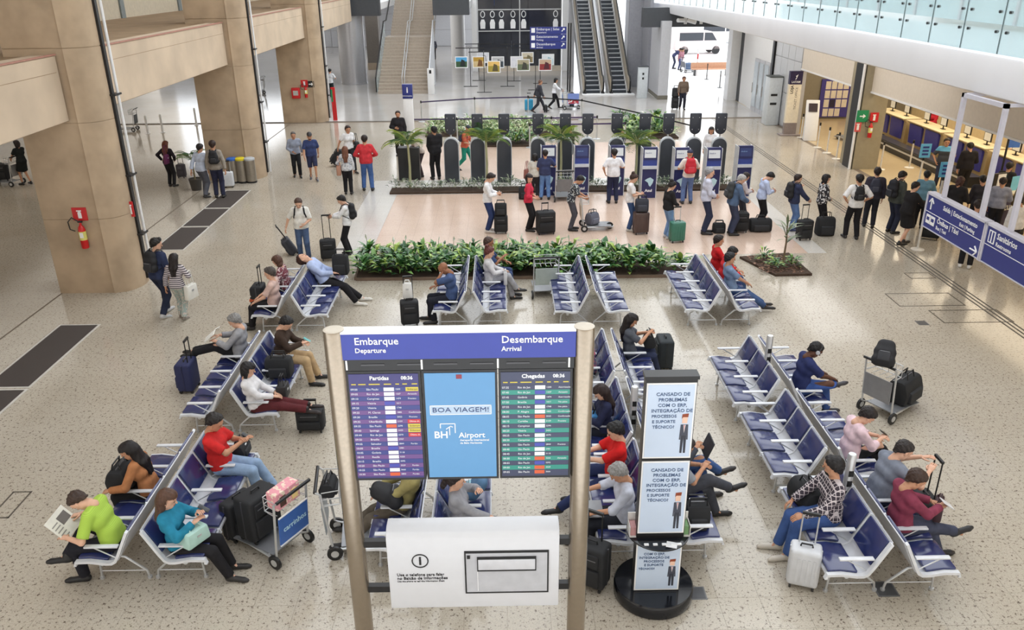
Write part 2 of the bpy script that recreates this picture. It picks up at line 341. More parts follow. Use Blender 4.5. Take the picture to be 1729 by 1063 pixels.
# far end of the hall
struct(MB().box(-16, 54.6, 4.25, -7.55, 55.2, 6.8).build('wall_far_fascia_left', M_dark)); struct(MB().box(-4.2, 54.6, 4.25, -1.9, 55.2, 6.8).build('wall_far_fascia_right', M_dark))
for i, (x0, y0, x1, y1) in enumerate([(-16, 55.2, -7.55, 84), (-4.2, 55.2, -1.9, 84), (-7.55, 66, -4.2, 84)]): struct(MB().box(x0, y0, 4.6, x1, y1, 5.0).build('ceiling_far_%d' % (i+1), M_white))
fw_ = struct(MB().box(-34, 83.6, 0, -1, 84, 5).build('wall_far', M_greyp))
for i in range(10):
    for j in range(3): MB().box(-26+i*2.4, 83.56, .04+j*1.5, -23.66+i*2.4, 83.6, 1.5+j*1.5).build('wall_panel', mat('far_panel', (214, 216, 222), .35, var=.03), fw_)
def rcol(px0, px1, py, n, m, top=7):
    a, c_ = G(px0, py), G(px1, py); r = (c_.x-a.x)/2
    return struct(MB().lathe([(r*1.03, 0), (r*1.03, .12), (r, .13), (r, top)], 28, ((a.x+c_.x)/2, a.y+r, 0)).build('column_%d' % n, m, smooth=True))
M_clad = mat('column_cladding', (190, 190, 194), .22, .45, var=.03)
rcol(573, 617, 144, 6, M_clad); rcol(762, 786, 107, 7, M_white, 4.7)
a = G(622, 118); c7 = struct(MB().box(a.x, a.y, 0, a.x+.95, a.y+.9, 5).build('column_8', mat('col_brown_grey', (120, 114, 108), .5)))
MB().box(-.02+a.x, a.y-.02, 0, a.x+.97, a.y+.92, .5).build('column_plinth', col((176, 160, 140), .6), c7)
# ================================================================== stairs and escalators
st = thing('staircase', 'wide granite staircase with centre handrail rising from the far floor', 'stairs', (0, 50.5, 0))
M_step = mat('stair_granite', (176, 164, 150), .5, var=.08)
NL = 17; RI, TR = .171, .305
for i in range(NL): MB().box(-7.42, i*TR, 0 if i < 2 else (i-2)*RI, -4.38, (i+1)*TR+.02, (i+1)*RI).build('step', M_step, st)
z1 = NL*RI; y1 = NL*TR
MB().box(-7.42, y1, z1-.3, -4.38, y1+1.3, z1).build('landing', M_step, st)
for i in range(22): MB().box(-7.25, y1+1.3+i*TR, z1+(i-2)*RI, -4.38, y1+1.3+(i+1)*TR+.02, z1+(i+1)*RI).build('step', M_step, st)
for x, m, r in ((-7.5, M_black, .045), (-4.3, M_alu, .045), (-5.93, M_alu, .03), (-5.78, M_alu, .03)):
    MB().tube([(x, .1, .1), (x, .1, .95), (x, y1, z1+.95), (x, y1+1.3, z1+.95), (x+(.17 if x < -7 else 0), y1+8, z1+.95+22*RI)], r, 8).build('handrail', m, st, smooth=True)
MB().add([(-7.46, 0, 0), (-7.46, y1, z1), (-7.46, y1, z1+.8), (-7.46, 0, .8), (-7.43, 0, 0), (-7.43, y1, z1), (-7.43, y1, z1+.8), (-7.43, 0, .8)], [(0, 1, 2, 3), (7, 6, 5, 4), (3, 2, 6, 7), (0, 3, 7, 4), (1, 2, 6, 5), (0, 1, 5, 4)]).build('side_glass', M_glass, st)
MB().add([(-4.34, 0, 0), (-4.34, y1, 0), (-4.34, y1, z1+1), (-4.34, 0, 1.0), (-4.28, 0, 0), (-4.28, y1, 0), (-4.28, y1, z1+1), (-4.28, 0, 1.0)], [(0, 1, 2, 3), (7, 6, 5, 4), (3, 2, 6, 7), (0, 3, 7, 4), (1, 2, 6, 5), (0, 1, 5, 4)]).build('side_wall', mat('stair_side', (214, 216, 220), .4), st)
for k in range(4): MB().box(-5.9, 1+k*1.3, (1+k*1.3)*.56, -5.86, 1.05+k*1.3, (1+k*1.3)*.56+.95).build('baluster', M_alu, st)
M_estep = mat('escalator_step', (70, 76, 84), .35, .5, var=.08); M_nose = mat('step_nosing', (190, 196, 204), .3, .6)
M_rail = mat('rail_beige', (196, 184, 164), .35, .3)
me_step = None
for n_, (x0, lab) in enumerate([(5.14, 'left of the two escalators with dark ribbed steps'), (6.72, 'right of the two escalators beside the grey wall')]):
    es = thing('escalator', lab, 'escalator', (x0, 49.9, 0)); w = .86
    for i in range(27):
        y, z = i*.40, .02+i*.225
        if i == 0: pass
        if me_step is None:
            me_step = MB().box(0, 0, -.2, w, .42, .2, 0).box(0, -.012, .15, w, .05, .205, 1).mesh('step', [M_estep, M_nose])
        link('step', me_step, es, (0, y, z))
    for s, x in ((0, -.20), (1, w+.02)):
        P_ = [(0, 0), (0, .9), (.5, 1.0), (10.8, 6.95), (10.8, 6.0), (.6, 0.1)]
        MB().prism([(p[0]-.4, p[1]) for p in P_], x+.03, x+.15, axis='x').build('balustrade', M_rail, es, bevel=.02)
        MB().tube([(x+.09, -.35, .12), (x+.09, -.62, .35), (x+.09, -.62, .75), (x+.09, -.35, .98), (x+.09, .2, 1.06), (x+.09, 10.4, 7.0)], .05, 8).build('handrail', M_black, es, smooth=True)
        MB().box(x, -.55, 0, x+.18, 0, .14).build('newel_base', M_black, es)
        MB().prism([(-.3, 0), (10.4, 6.0), (10.4, 5.2), (1.2, 0)], x-.04, x+.02, axis='x').build('skirt_panel', M_alu, es)
tag(MB().box(4.85, 48.95, .001, 7.95, 49.5, .05).build('escalator_landing_plate', M_white, bevel=.01), 'white landing plate at the foot of the two escalators', 'landing plate')
# shop with dark glazing
sh = thing('shop_front', 'dark glazed shop front with white jar shaped graphics between stairs and escalators', 'shop front', (0, 61.9, 0))
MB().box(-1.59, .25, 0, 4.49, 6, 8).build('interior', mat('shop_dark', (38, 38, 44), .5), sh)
MB().box(-1.6, -.1, 0, 4.5, .25, .35).build('plinth', col((206, 194, 178), .5), sh)
for i in range(5): MB().box(-1.55+i*1.21, .1, .35, -.36+i*1.21, .14, 8).build('pane', mat('shop_glass', (52, 54, 62), .08, var=.03), sh)
for x in (-1.6, 1.43, 4.44): MB().box(x, .04, 0, x+.07, .16, 8).build('mullion', M_alu, sh)
for z in (2.75, 4.2): MB().box(-1.6, .05, z, 4.5, .12, z+.07).build('transom', M_alu, sh)
for x in (-1.2, -.5, .15, .98, 1.75, 4.05):
    g_ = MB(); P8 = [(x+.15*math.cos(a), 3.92+.21*math.sin(a)) for a in [k*math.pi/6 for k in range(12)]]
    for k in range(12):
        p, q = P8[k], P8[(k+1) % 12]; g_.tube([(p[0], .08, p[1]), (q[0], .08, q[1])], .03, 4)
    jar = g_.build('ring_graphic', M_wtx, sh)
    MB().prism([(x-.17, 2.95), (x+.17, 2.95), (x+.19, 3.35), (x+.1, 3.58), (x-.1, 3.58), (x-.19, 3.35)], .06, .09, axis='y').build('jar_graphic', M_wtx, sh)
for x, z, w, h, c_ in [(-.2, .5, .6, 1.6, (150, 160, 170)), (.75, .5, .6, 1.6, (160, 168, 176)), (-.4, 4.5, 1.2, .5, (70, 110, 200)), (2.2, .6, .5, 1.2, (90, 70, 60)), (3.4, .5, .4, 1.5, (210, 210, 205)), (2.9, 4.9, 1.3, .3, (210, 225, 230)), (-.5, 5.2, 1.5, .2, (210, 225, 230))]:
    MB().box(x, .15, z, x+w, .22, z+h).build('display', col(c_, .5), sh)
struct(MB().box(-2.0, 61.6, 0, -1.62, 62, 8).build('column_9', M_white)); struct(MB().box(4.55, 61.6, 0, 4.95, 62, 8).build('column_10', M_white))
struct(MB().box(4.95, 58, 0, 5.1, 64, 8).build('wall_escalator_left', M_greyp))
# photo stands: black T frames holding pictures
def stand(px, py, pics, lab):
    g = G(px, py); t = thing('photo_stand', lab, 'photo stand', g)
    MB().box(-.02, -.02, 0, .02, .02, 2.35).build('pole', M_black, t); MB().box(-.45, -.05, 0, .45, .05, .03).build('foot', M_black, t)
    MB().box(-.9, -.015, 2.33, .9, .015, 2.38).build('crossbar', M_black, t); MB().box(-.015, -.7, 2.33, .015, .7, 2.38).build('crossbar', M_black, t)
    for x, c1, c2, c3 in pics:
        p = MB().box(x-.4, -.05, 1.15, x+.4, -.03, 1.85).build('picture', M_wtx, t)
        MB().box(x-.35, -.053, 1.2, x+.35, -.05, 1.55).build('picture_lower', col(c1), p); MB().box(x-.35, -.053, 1.55, x+.35, -.05, 1.8).build('picture_upper', col(c2), p)
        MB().prism([(x-.1, 1.25), (x+.25, 1.25), (x+.2, 1.6), (x, 1.68)], -.056, -.053, axis='y').build('picture_motif', col(c3), p)
for a_ in [(795, 146, [(-.55, (60, 90, 60), (90, 170, 220), (30, 40, 40)), (.55, (214, 190, 140), (190, 150, 60), (120, 80, 40))], 'leftmost photo stand with a blue sky picture near the stairs'),
           (818, 156, [(.6, (170, 150, 60), (230, 190, 110), (90, 80, 50))], 'nearest photo stand with a golden landscape picture'),
           (809, 136, [(.3, (230, 230, 232), (220, 220, 224), (160, 160, 165))], 'pale picture stand behind the golden landscape'),
           (857, 146, [(-.6, (70, 80, 90), (190, 190, 190), (40, 40, 44)), (.6, (226, 226, 230), (222, 222, 228), (200, 200, 206))], 'photo stand with a pale grey board left of the walking person in a suit'),
           (868, 137, [(.9, (160, 140, 100), (214, 204, 180), (120, 110, 80))], 'rear photo stand in front of the dark shop glass'),
           (904, 152, [(-.75, (110, 120, 90), (180, 170, 140), (70, 70, 60)), (.6, (160, 60, 60), (220, 190, 160), (90, 40, 50))], 'photo stand with a red and ochre picture right behind the person in a suit'),
           (912, 141, [(.5, (210, 230, 236), (236, 240, 242), (170, 200, 210))], 'rightmost rear photo stand with a pale blue board')]: stand(*a_)
# three-board wayfinding sign on a pole
g = G(960, 155); t = thing('direction_sign', 'three blue direction boards on a dark pole left of the escalators', 'sign', g)
MB().box(-.11, -.06, 0, -.03, .06, 3.95).build('post', M_black, t); MB().box(.03, -.06, 0, .11, .06, 3.95).build('post', M_black, t)
for i, (s1, s2, ar) in enumerate([('Embarque | Salas', 'Departure', '↗'), ('Estacionamento', 'Parking', '↗'), ('Desembarque', 'Arrival', '↑')]):
    z = 3.55-i*.42; p = MB().box(-2.35, -.09, z-.2, -.2, -.03, z+.2).build('board', M_navy, t)
    MB().box(-2.28, -.1, z-.12, -2.06, -.09, z+.14).build('pictogram', M_wtx, p)
    text(s1, .2, 'lettering', M_wtx, p, (-1.98, -.093, z+.07), FRONT); text(s2, .14, 'lettering', M_wtx, p, (-1.98, -.093, z-.11), FRONT)
    MB().prism([(-.42, z+.12), (-.3, z+.12), (-.3, z), (-.36, z+.04), (-.46, z-.08), (-.5, z-.04), (-.4, z+.06)], -.095, -.09, axis='y').build('arrow', M_wtx, p)
# tall slim white pylon with a blue head
g = G(694, 258); t = thing('sign_pylon', 'slim white sign pylon with a blue head left of the kiosks', 'sign', g); h_ = tall(694, 258, 142)
MB().box(-.19, -.1, 0, .19, .1, h_-.55).build('pylon_body', M_white, t, bevel=.02); p = MB().box(-.2, -.11, h_-.55, .2, .11, h_).build('pylon_head', M_navy, t, bevel=.01)
text('i', .3, 'lettering', M_wtx, p, (0, -.113, h_-.22), FRONT, 'CENTER', bold=.01); text('Informações', .075, 'lettering', M_wtx, p, (0, -.113, h_-.44), FRONT, 'CENTER')
# ================================================================== departures board
FY = 6.25
fb = thing('flight_information_board', 'steel framed flight information board with three screens and blue header', 'information board', (0, FY, 0))
for x in (-1.435, .685): 
    p = MB().lathe([(.09, 0), (.09, 4.10), (.086, 4.12)], 24, (x, 0, 0)).build('post', M_steel, fb, smooth=True)
    MB().lathe([(.088, 4.12), (.07, 4.125)], 24, (x, 0, 0)).build('post_cap', col((214, 204, 188), .5), p)
hd = MB().box(-1.37, -.06, 3.86, .61, .06, 4.10).build('header_panel', mat('header_blue', (48, 62, 156), .35, var=.03), fb)
MB().box(-1.37, -.065, 4.10, .61, .065, 4.115).build('header_cap', M_wtx, hd)
for s1, s2, x in (('Embarque', 'Departure', -1.26), ('Desembarque', 'Arrival', -.02)):
    text(s1, .092, 'lettering', M_wtx, hd, (x, -.062, 4.03), FRONT, bold=.0009); text(s2, .062, 'lettering', M_wtx, hd, (x, -.062, 3.945), FRONT, bold=.0007)
MB().box(-1.36, -.05, 3.75, .6, .05, 3.855).build('speaker_rail', M_black, fb)
for k in range(6): MB().box(-1.22+k*.31, -.056, 3.80, -1.02+k*.31, -.05, 3.815).build('rail_slot', col((70, 70, 74), .4), fb)
for x in (-1.35, -.71, -.06, .55): MB().box(x, -.055, 3.76, x+.015, -.05, 3.85).build('rail_divider', M_wtx, fb)
def glow(n, c_, e=.55): return mat('screen_'+n, tuple(int(v*.86) for v in c_), .3, var=.01, emit=e*.45)
M_sw = glow('white', (240, 242, 246), .9); M_sy = glow('yellow', (224, 204, 70)); M_sr = glow('red', (214, 40, 44)); M_so = glow('orange', (226, 96, 50))
def screen(x0, x1, body, lab):
    s = MB().box(x0, -.04, 2.63, x1, .05, 3.74).build('screen', M_black, fb); s['label'] = lab
    MB().box(x0+.02, -.045, 2.655, x1-.02, -.04, 3.715).build('display', body, s); return s
def rows(s, x0, x1, n, A, B, data, title, teal):
    h = .915/n; ztop = 3.57
    text(title, .052, 'lettering', M_sw, s, (x0+.20, -.047, 3.675), FRONT, bold=.0012); text('08:36', .046, 'lettering', M_sw, s, (x0+.47, -.047, 3.675), FRONT, bold=.0012)
    for k, (w_, xx) in enumerate([(.05, .04), (.08, .10), (.12, .19), (.08, .32), (.04, .42), (.05, .48), (.06, .56)]):
        MB().box(x0+xx, -.0475, 3.612, x0+xx+w_*.8, -.046, 3.622).build('column_heading', M_sy, s)
    for i in range(n):
        z = ztop+.02-(i+1)*h; bar = MB().box(x0+.02, -.0465, z+.001, x1-.02, -.045, z+h-.001).build('flight_row', A if i % 2 else B, s)
        d = data[i % len(data)]; zc = z+h/2
        text(d[0], .027, 'lettering', M_sw, bar, (x0+.03, -.0475, zc), FRONT, ext=.0004); text(d[1], .027, 'lettering', M_sw, bar, (x0+.165, -.0475, zc), FRONT, ext=.0004)
        MB().box(x0+.315, -.048, zc-h*.38, x0+.405, -.0465, zc+h*.38).build('airline_tile', {'w': M_sw, 'o': M_so, 'b': glow('blue', (70, 76, 180))}[d[2]], bar)
        text('%04d' % (1200+137*i % 4000), .022, 'lettering', M_sw, bar, (x0+.415, -.0475, zc), FRONT, ext=.0004)
        if d[3]:
            if d[4]: MB().box(x0+.505, -.048, zc-h*.42, x1-.025, -.0465, zc+h*.42).build('status_tile', M_sy if d[4] == 'y' else M_sr, bar)
            text(d[3], .022, 'lettering', M_ktx if d[4] == 'y' else M_sw, bar, (x0+.52, -.0488, zc), FRONT, ext=.0004)
dep = [('09:00', 'São Paulo', 'w', 'Embarque', 'y'), ('09:05', 'Rio de Jan', 'w', 'Atrasado', ''), ('09:10', 'Campinas', 'w', 'Previsto', ''), ('09:15', 'Vitória', 'b', '', ''), ('09:20', 'Vitória', 'w', '', ''), ('09:25', 'M. Claros', 'w', 'Confirmado', ''), ('09:30', 'Brasília', 'b', 'Previsto', ''),
       ('09:32', 'Uberlândia', 'w', 'Última ch.', 'r'), ('09:35', 'São Paulo', 'o', 'Embarque', 'y'), ('09:40', 'Ipatinga', 'w', 'Embarque', 'y'), ('09:44', 'Rio de Jan', 'w', 'Última ch.', 'r'), ('09:50', 'Brasília', 'w', '', ''), ('09:55', 'Salvador', 'w', 'Portão', ''), ('10:00', 'Brasília', 'b', '', ''), ('10:05', 'Goiânia', 'w', '', ''), ('10:10', 'Recife', 'w', '', ''), ('10:15', 'Brasília', 'w', '', ''), ('10:20', 'São Paulo', 'b', 'Portão', ''), ('10:25', 'São Paulo', 'w', 'Portão', ''), ('10:30', 'São Paulo', 'o', 'Portão', '')]
arr = [('07:35', 'Rio de Jan', 'w', 'Aterrissado', ''), ('07:40', 'Rio de Jan', 'b', 'Atrasado', ''), ('07:45', 'Goiânia', 'w', 'Aterrissado', ''), ('07:50', 'Brasília', 'b', 'No pátio', ''), ('07:55', 'Rio de Jan', 'w', 'No pátio', ''), ('08:00', 'P. Alegre', 'w', 'Confirmado', ''), ('08:05', 'São Paulo', 'o', 'Confirmado', ''), ('08:10', 'Curitiba', 'w', 'Previsto', ''), ('08:15', 'Campinas', 'w', '', ''), ('08:20', 'Vitória', 'b', '', ''),
       ('08:25', 'São Paulo', 'w', '', ''), ('08:30', 'Campinas', 'w', '', ''), ('08:35', 'São Paulo', 'b', 'Previsto', ''), ('08:40', 'São Paulo', 'w', '', ''), ('08:45', 'Rio de Jan', 'w', '', ''), ('08:50', 'Rio de Jan', 'o', 'Atrasado', ''), ('08:55', 'São Paulo', 'b', '', ''), ('09:00', 'Rio de Jan', 'o', '', ''), ('09:05', 'São Paulo', 'o', '', '')]
s1 = screen(-1.36, -.72, glow('indigo', (58, 52, 120)), 'left screen listing departures in blue and purple rows'); rows(s1, -1.36, -.72, 20, glow('purple', (112, 74, 142)), glow('royal', (54, 62, 138)), dep, 'Partidas', 0)
s3 = screen(-.05, .59, glow('slate', (60, 66, 96)), 'right screen listing arrivals in teal and slate rows'); rows(s3, -.05, .59, 19, glow('teal', (44, 150, 134)), glow('slate', (60, 66, 96)), arr, 'Chegadas', 1)
s2 = screen(-.71, -.06, glow('skyblue', (98, 160, 212), .6), 'middle screen, plain sky blue with white greeting')
fr = MB()
for a_ in ((-.655, 3.305, -.115, 3.313), (-.655, 3.392, -.115, 3.40), (-.655, 3.305, -.647, 3.4), (-.123, 3.305, -.115, 3.4)): fr.box(a_[0], -.048, a_[1], a_[2], -.045, a_[3])
fr.build('greeting_frame', M_sw, s2); MB().box(-.645, -.0465, 3.315, -.125, -.045, 3.39).build('greeting_plate', glow('paleblue', (190, 212, 236), .6), s2)
text('BOA VIAGEM!', .066, 'lettering', glow('deepblue', (44, 70, 130), .2), s2, (-.385, -.048, 3.352), FRONT, 'CENTER', width=.49)
text('BH', .098, 'lettering', M_sw, s2, (-.63, -.048, 3.10), FRONT, bold=.002); text('Airport', .076, 'lettering', M_sw, s2, (-.41, -.048, 3.095), FRONT, bold=.0012)
text('Aeroporto Internacional', .026, 'lettering', M_sw, s2, (-.40, -.048, 3.045), FRONT, bold=.0006); text('de Belo Horizonte', .026, 'lettering', M_sw, s2, (-.40, -.048, 3.015), FRONT, bold=.0006)
lg = MB()
for P_ in ([(-.57, 3.17), (-.57, 3.215), (-.44, 3.215), (-.44, 3.12)], [(-.52, 3.16), (-.48, 3.19), (-.46, 3.18)], [(-.49, 3.18), (-.49, 3.1)]):
    for q in range(len(P_)-1): lg.tube([(P_[q][0], -.047, P_[q][1]), (P_[q+1][0], -.047, P_[q+1][1])], .005, 5)
lg.build('airport_emblem', M_sw, s2)
MB().box(-.415, -.048, 3.66, -.365, -.045, 3.70).build('corner_icon', glow('iconred', (150, 40, 60), .4), s2); 
# telephone panel under the screens
pn = MB(); pn.prism([(-.10, 1.18), (-.10, 2.00), (-.07, 2.06), (.0, 2.09), (.12, 2.09), (.12, 1.18)], -1.13, .50, axis='x')
pb = pn.build('phone_panel', mat('panel_white', (212, 213, 217), .35, var=.015), fb, bevel=.012)
for zz in (1.32, 1.86):
    for xa, xb in ((-1.36, -1.13), (.50, .62)): MB().box(xa, -.03, zz, xb, .03, zz+.07).build('bracket', M_black, fb)
nc = MB().box(-.40, -.112, 1.36, .40, -.10, 1.86).build('phone_niche', M_ktx, pb)
MB().box(-.385, -.114, 1.38, .385, -.112, 1.84).build('niche_back', col((186, 187, 192), .4), pb)
MB().box(-.28, -.13, 1.64, .28, -.114, 1.80).build('phone_shelf', M_black, pb); MB().box(-.27, -.134, 1.66, .27, -.13, 1.78).build('phone_cradle', col((204, 205, 210), .35), pb, bevel=.004)
MB().box(-.28, -.122, 1.40, -.275, -.114, 1.64).build('niche_edge', M_wtx, pb); MB().box(-.375, -.13, 1.79, -.345, -.114, 1.82).build('niche_camera', M_black, pb)
rg = MB()
for k in range(24):
    a0, a1 = 2*math.pi*k/24, 2*math.pi*(k+1)/24
    rg.tube([(-.82+.075*math.cos(a0), -.104, 1.755+.075*math.sin(a0)), (-.82+.075*math.cos(a1), -.104, 1.755+.075*math.sin(a1))], .006, 5)
rg.build('information_ring', M_ktx, pb); text('i', .135, 'lettering', M_ktx, pb, (-.82, -.103, 1.752), FRONT, 'CENTER', bold=.004)
text('Use o telefone para falar', .046, 'lettering', M_ktx, pb, (-1.05, -.103, 1.59), FRONT, bold=.0003, width=.45); text('no Balcão de Informações', .046, 'lettering', M_ktx, pb, (-1.05, -.103, 1.548), FRONT, bold=.0003, width=.48)
text('Use the phone to call the Information Desk', .024, 'lettering', M_ktx, pb, (-1.05, -.103, 1.512), FRONT, width=.45)
# ================================================================== advertising totem
tt = thing('advertising_totem', 'tall black framed advertising totem with three pale blue posters on a round base', 'totem', (1.75, 7.62, 0))
MB().lathe([(.46, 0), (.47, .02), (.47, .15), (.455, .17)], 40).build('round_base', mat('gloss_black', (22, 24, 30), .12), tt, smooth=True)
MB().box(-.27, -.16, .17, .27, -.03, 2.97).build('frame', M_black, tt)
MB().box(-.285, -.175, 2.96, .285, -.015, 3.0).build('frame_cap', M_black, tt)
MB().lathe([(.35, .905), (.36, .91), (.36, .925), (.35, .93)], 40, (0, -.02, 0)).build('round_shelf', mat('gloss_black', (22, 24, 30), .12), tt, smooth=True)
M_post = mat('poster_blue', (206, 222, 244), .35, var=.05, scale=1.2); M_ptx = mat('poster_ink', (70, 96, 136), .5)
def poster(z0, z1, ty, lines, fig=1.0, ts=1.0, tx=0.0):
    p = MB().box(-.245, -.172, z0, .245, -.16, z1).build('poster', M_post, tt); MB().box(-.262, -.166, z0-.02, .262, -.158, z1+.02).build('poster_edge', M_wtx, tt)
    for i, l in enumerate(lines): text(l, (.056 if i < 4 else .05)*ts, 'lettering', M_ptx, p, ((.02 if i < 4 else -.06)+tx, -.174, ty-i*.066*ts), FRONT, 'CENTER', bold=.0006)
    x, zb = .165, z0+.05; fk = min(1, (z1-z0)/.86)*fig*.84; xk = .66
    f_ = lambda b_, c_, nm: b_.build(nm, col(c_, .5), p)
    f_(MB().prism([(x-.045*xk, zb), (x-.012*xk, zb), (x, zb+.25*fk), (x+.012*xk, zb), (x+.045*xk, zb), (x+.045*xk, zb+.27*fk), (x-.045*xk, zb+.27*fk)], -.176, -.172, axis='y'), (56, 60, 72), 'printed_trousers')
    f_(MB().prism([(x-.07*xk, zb+.2*fk), (x-.05*xk, zb+.2*fk), (x-.05*xk, zb+.26*fk), (x+.05*xk, zb+.26*fk), (x+.05*xk, zb+.2*fk), (x+.07*xk, zb+.2*fk), (x+.06*xk, zb+.42*fk), (x-.06*xk, zb+.42*fk)], -.177, -.172, axis='y'), (70, 74, 88), 'printed_jacket')
    f_(MB().prism([(x-.018*xk, zb+.42*fk), (x+.018*xk, zb+.42*fk), (x, zb+.3*fk)], -.178, -.172, axis='y'), (240, 240, 244), 'printed_shirt'); f_(MB().prism([(x-.006*xk, zb+.42*fk), (x+.006*xk, zb+.42*fk), (x, zb+.33*fk)], -.179, -.172, axis='y'), (200, 40, 50), 'printed_tie')
    f_(MB().prism([(x-.04*xk, zb+.44*fk), (x+.04*xk, zb+.44*fk), (x+.045*xk, zb+.54*fk), (x-.045*xk, zb+.54*fk)], -.177, -.172, axis='y'), (244, 206, 184), 'printed_face')
    f_(MB().prism([(x-.05*xk, zb+.51*fk), (x-.03*xk, zb+.53*fk), (x+.05*xk, zb+.53*fk), (x+.055*xk, zb+.58*fk), (x-.045*xk, zb+.57*fk)], -.178, -.172, axis='y'), (150, 70, 40), 'printed_hair')
ADV = ['CANSADO DE', 'PROBLEMAS', 'COM O ERP,', 'INTEGRAÇÃO DE', 'PROCESSOS', 'E SUPORTE', 'TÉCNICO?']
poster(2.02, 2.9, 2.79, ADV); poster(1.02, 1.94, 1.85, ADV); poster(.2, .88, .71, ADV[2:], 1.0, .8, -.07)
for x in (-.2, -.1, .0, .1, .17): MB().box(x, -.30, .931, x+.05, -.27, .945).build('shelf_label', M_wtx, tt)
for x, s_ in ((-.33, 1), (.33, -1)):
    lf = tag(MB().box(-.05, -.09, 0, .05, .09, .006).box(-.05, .08, 0, .05, .09, .22).box(-.05, -.09, 0, -.044, .09, .14).box(.044, -.09, 0, .05, .09, .14).build('leaflet_holder', col((232, 230, 226), .3), loc=(1.75+x*.9, 7.56, .931)), 'clear leaflet holder on the %s of the black round shelf' % ('left' if s_ > 0 else 'right'), 'leaflet holder')
    MB().box(-.035, -.06, .006, .035, .07, .12).build('leaflets', col((200, 150, 150) if s_ > 0 else (120, 160, 110), .6), lf)
tag(MB().box(-.06, -.05, 0, .06, .05, .004).build('price_card', M_wtx, loc=(1.86, 7.33, .931), rz=-.3), 'white card lying on the front of the black round shelf', 'card')
# ================================================================== hanging way signs on the right
hs = thing('hanging_direction_sign', 'blue hanging sign pointing to exit, parking, bus and taxi', 'sign', (9.2, 16.9, 0), 0)
hs2 = thing('hanging_restroom_sign', 'blue hanging restroom sign cut by the right edge of the photo', 'sign', (9.2, 14.6, 0), 0)
M_frame = mat('frame_pale', (204, 202, 212), .4, var=.03)
def hang(t, Lp, z0, z1, ys):
    # panel lies along y; it is read from -x
    MB().box(.0, -Lp, z0, .05, 0, z1).build('panel', M_navy, t)
    MB().box(-.02, -Lp-.03, z1, .14, .03, z1+.05).build('panel_top_frame', M_frame, t); MB().box(-.015, -Lp, z0-.02, .06, 0, z0).build('panel_bottom_frame', M_frame, t)
    for y in (-Lp-.04, 0): MB().box(-.02, y, z0-.03, .06, y+.045, z1+.03).build('panel_side_frame', M_frame, t)
    MB().box(-.006, -Lp, (z0+z1)/2-.012, 0, 0, (z0+z1)/2+.0).build('dividing_line', M_wtx, t)
    for y in ys: MB().box(.02, y-.04, z1, .10, y+.04, 4.56).build('hanger_post', M_frame, t); MB().box(.10, y-.03, 4.5, .5, y+.03, 4.56).build('hanger_bracket', M_frame, t)
hang(hs, 2.2, 1.68, 2.38, (-.48, -1.92)); MB().box(.02, -1.96, 4.48, .10, -.44, 4.56).build('hanger_crossbar', M_frame, hs)
hang(hs2, 1.9, 1.68, 2.38, (-.58, -1.7))
SIDE = (math.pi/2, 0, -math.pi/2)
def arrow(t, y, z, a, s=.12):
    b = MB(); d = (math.cos(a), math.sin(a)); n_ = (-d[1], d[0])
    q = lambda u, v: (0, y-(d[0]*u+n_[0]*v)*s, z+(d[1]*u+n_[1]*v)*s)
    for p0, p1 in (((-1, 0), (1, 0)), ((1, 0), (.2, .75)), ((1, 0), (.2, -.75))): b.tube([(-.006, *q(*p0)[1:]), (-.006, *q(*p1)[1:])], .016, 5)
    b.build('arrow', M_wtx, t)
arrow(hs, -.18, 2.21, math.pi/2); arrow(hs, -2.0, 1.78, 0)
text('Saída | Estacionamento', .135, 'lettering', M_wtx, hs, (-.004, -.66, 2.25), SIDE, bold=.002, width=1.3); text('Exit | Parking', .105, 'lettering', M_wtx, hs, (-.004, -1.35, 2.11), SIDE, bold=.001)
text('Ônibus | Táxi', .14, 'lettering', M_wtx, hs, (-.004, -.52, 1.93), SIDE, bold=.002, width=.85); text('Bus | Taxi', .105, 'lettering', M_wtx, hs, (-.004, -.52, 1.79), SIDE, bold=.001)
for y in (-.07, -.26):
    pg_ = MB().box(-.008, y-.17, 1.78, 0, y, 1.97).build('pictogram', M_wtx, hs); MB().box(-.01, y-.14, 1.85, -.008, y-.03, 1.92).build('pictogram_glyph', M_navy, hs)
pg_ = MB().box(-.008, -.28, 2.08, 0, -.08, 2.32).build('pictogram', M_wtx, hs2)
for y in (-.11, -.2): MB().box(-.01, y-.05, 2.10, -.008, y, 2.30).build('pictogram_glyph', M_navy, hs2)
text('Sanitários', .16, 'lettering', M_wtx, hs2, (-.004, -.34, 2.26), SIDE, bold=.002); text('Restrooms', .11, 'lettering', M_wtx, hs2, (-.004, -.34, 2.11), SIDE, bold=.001)
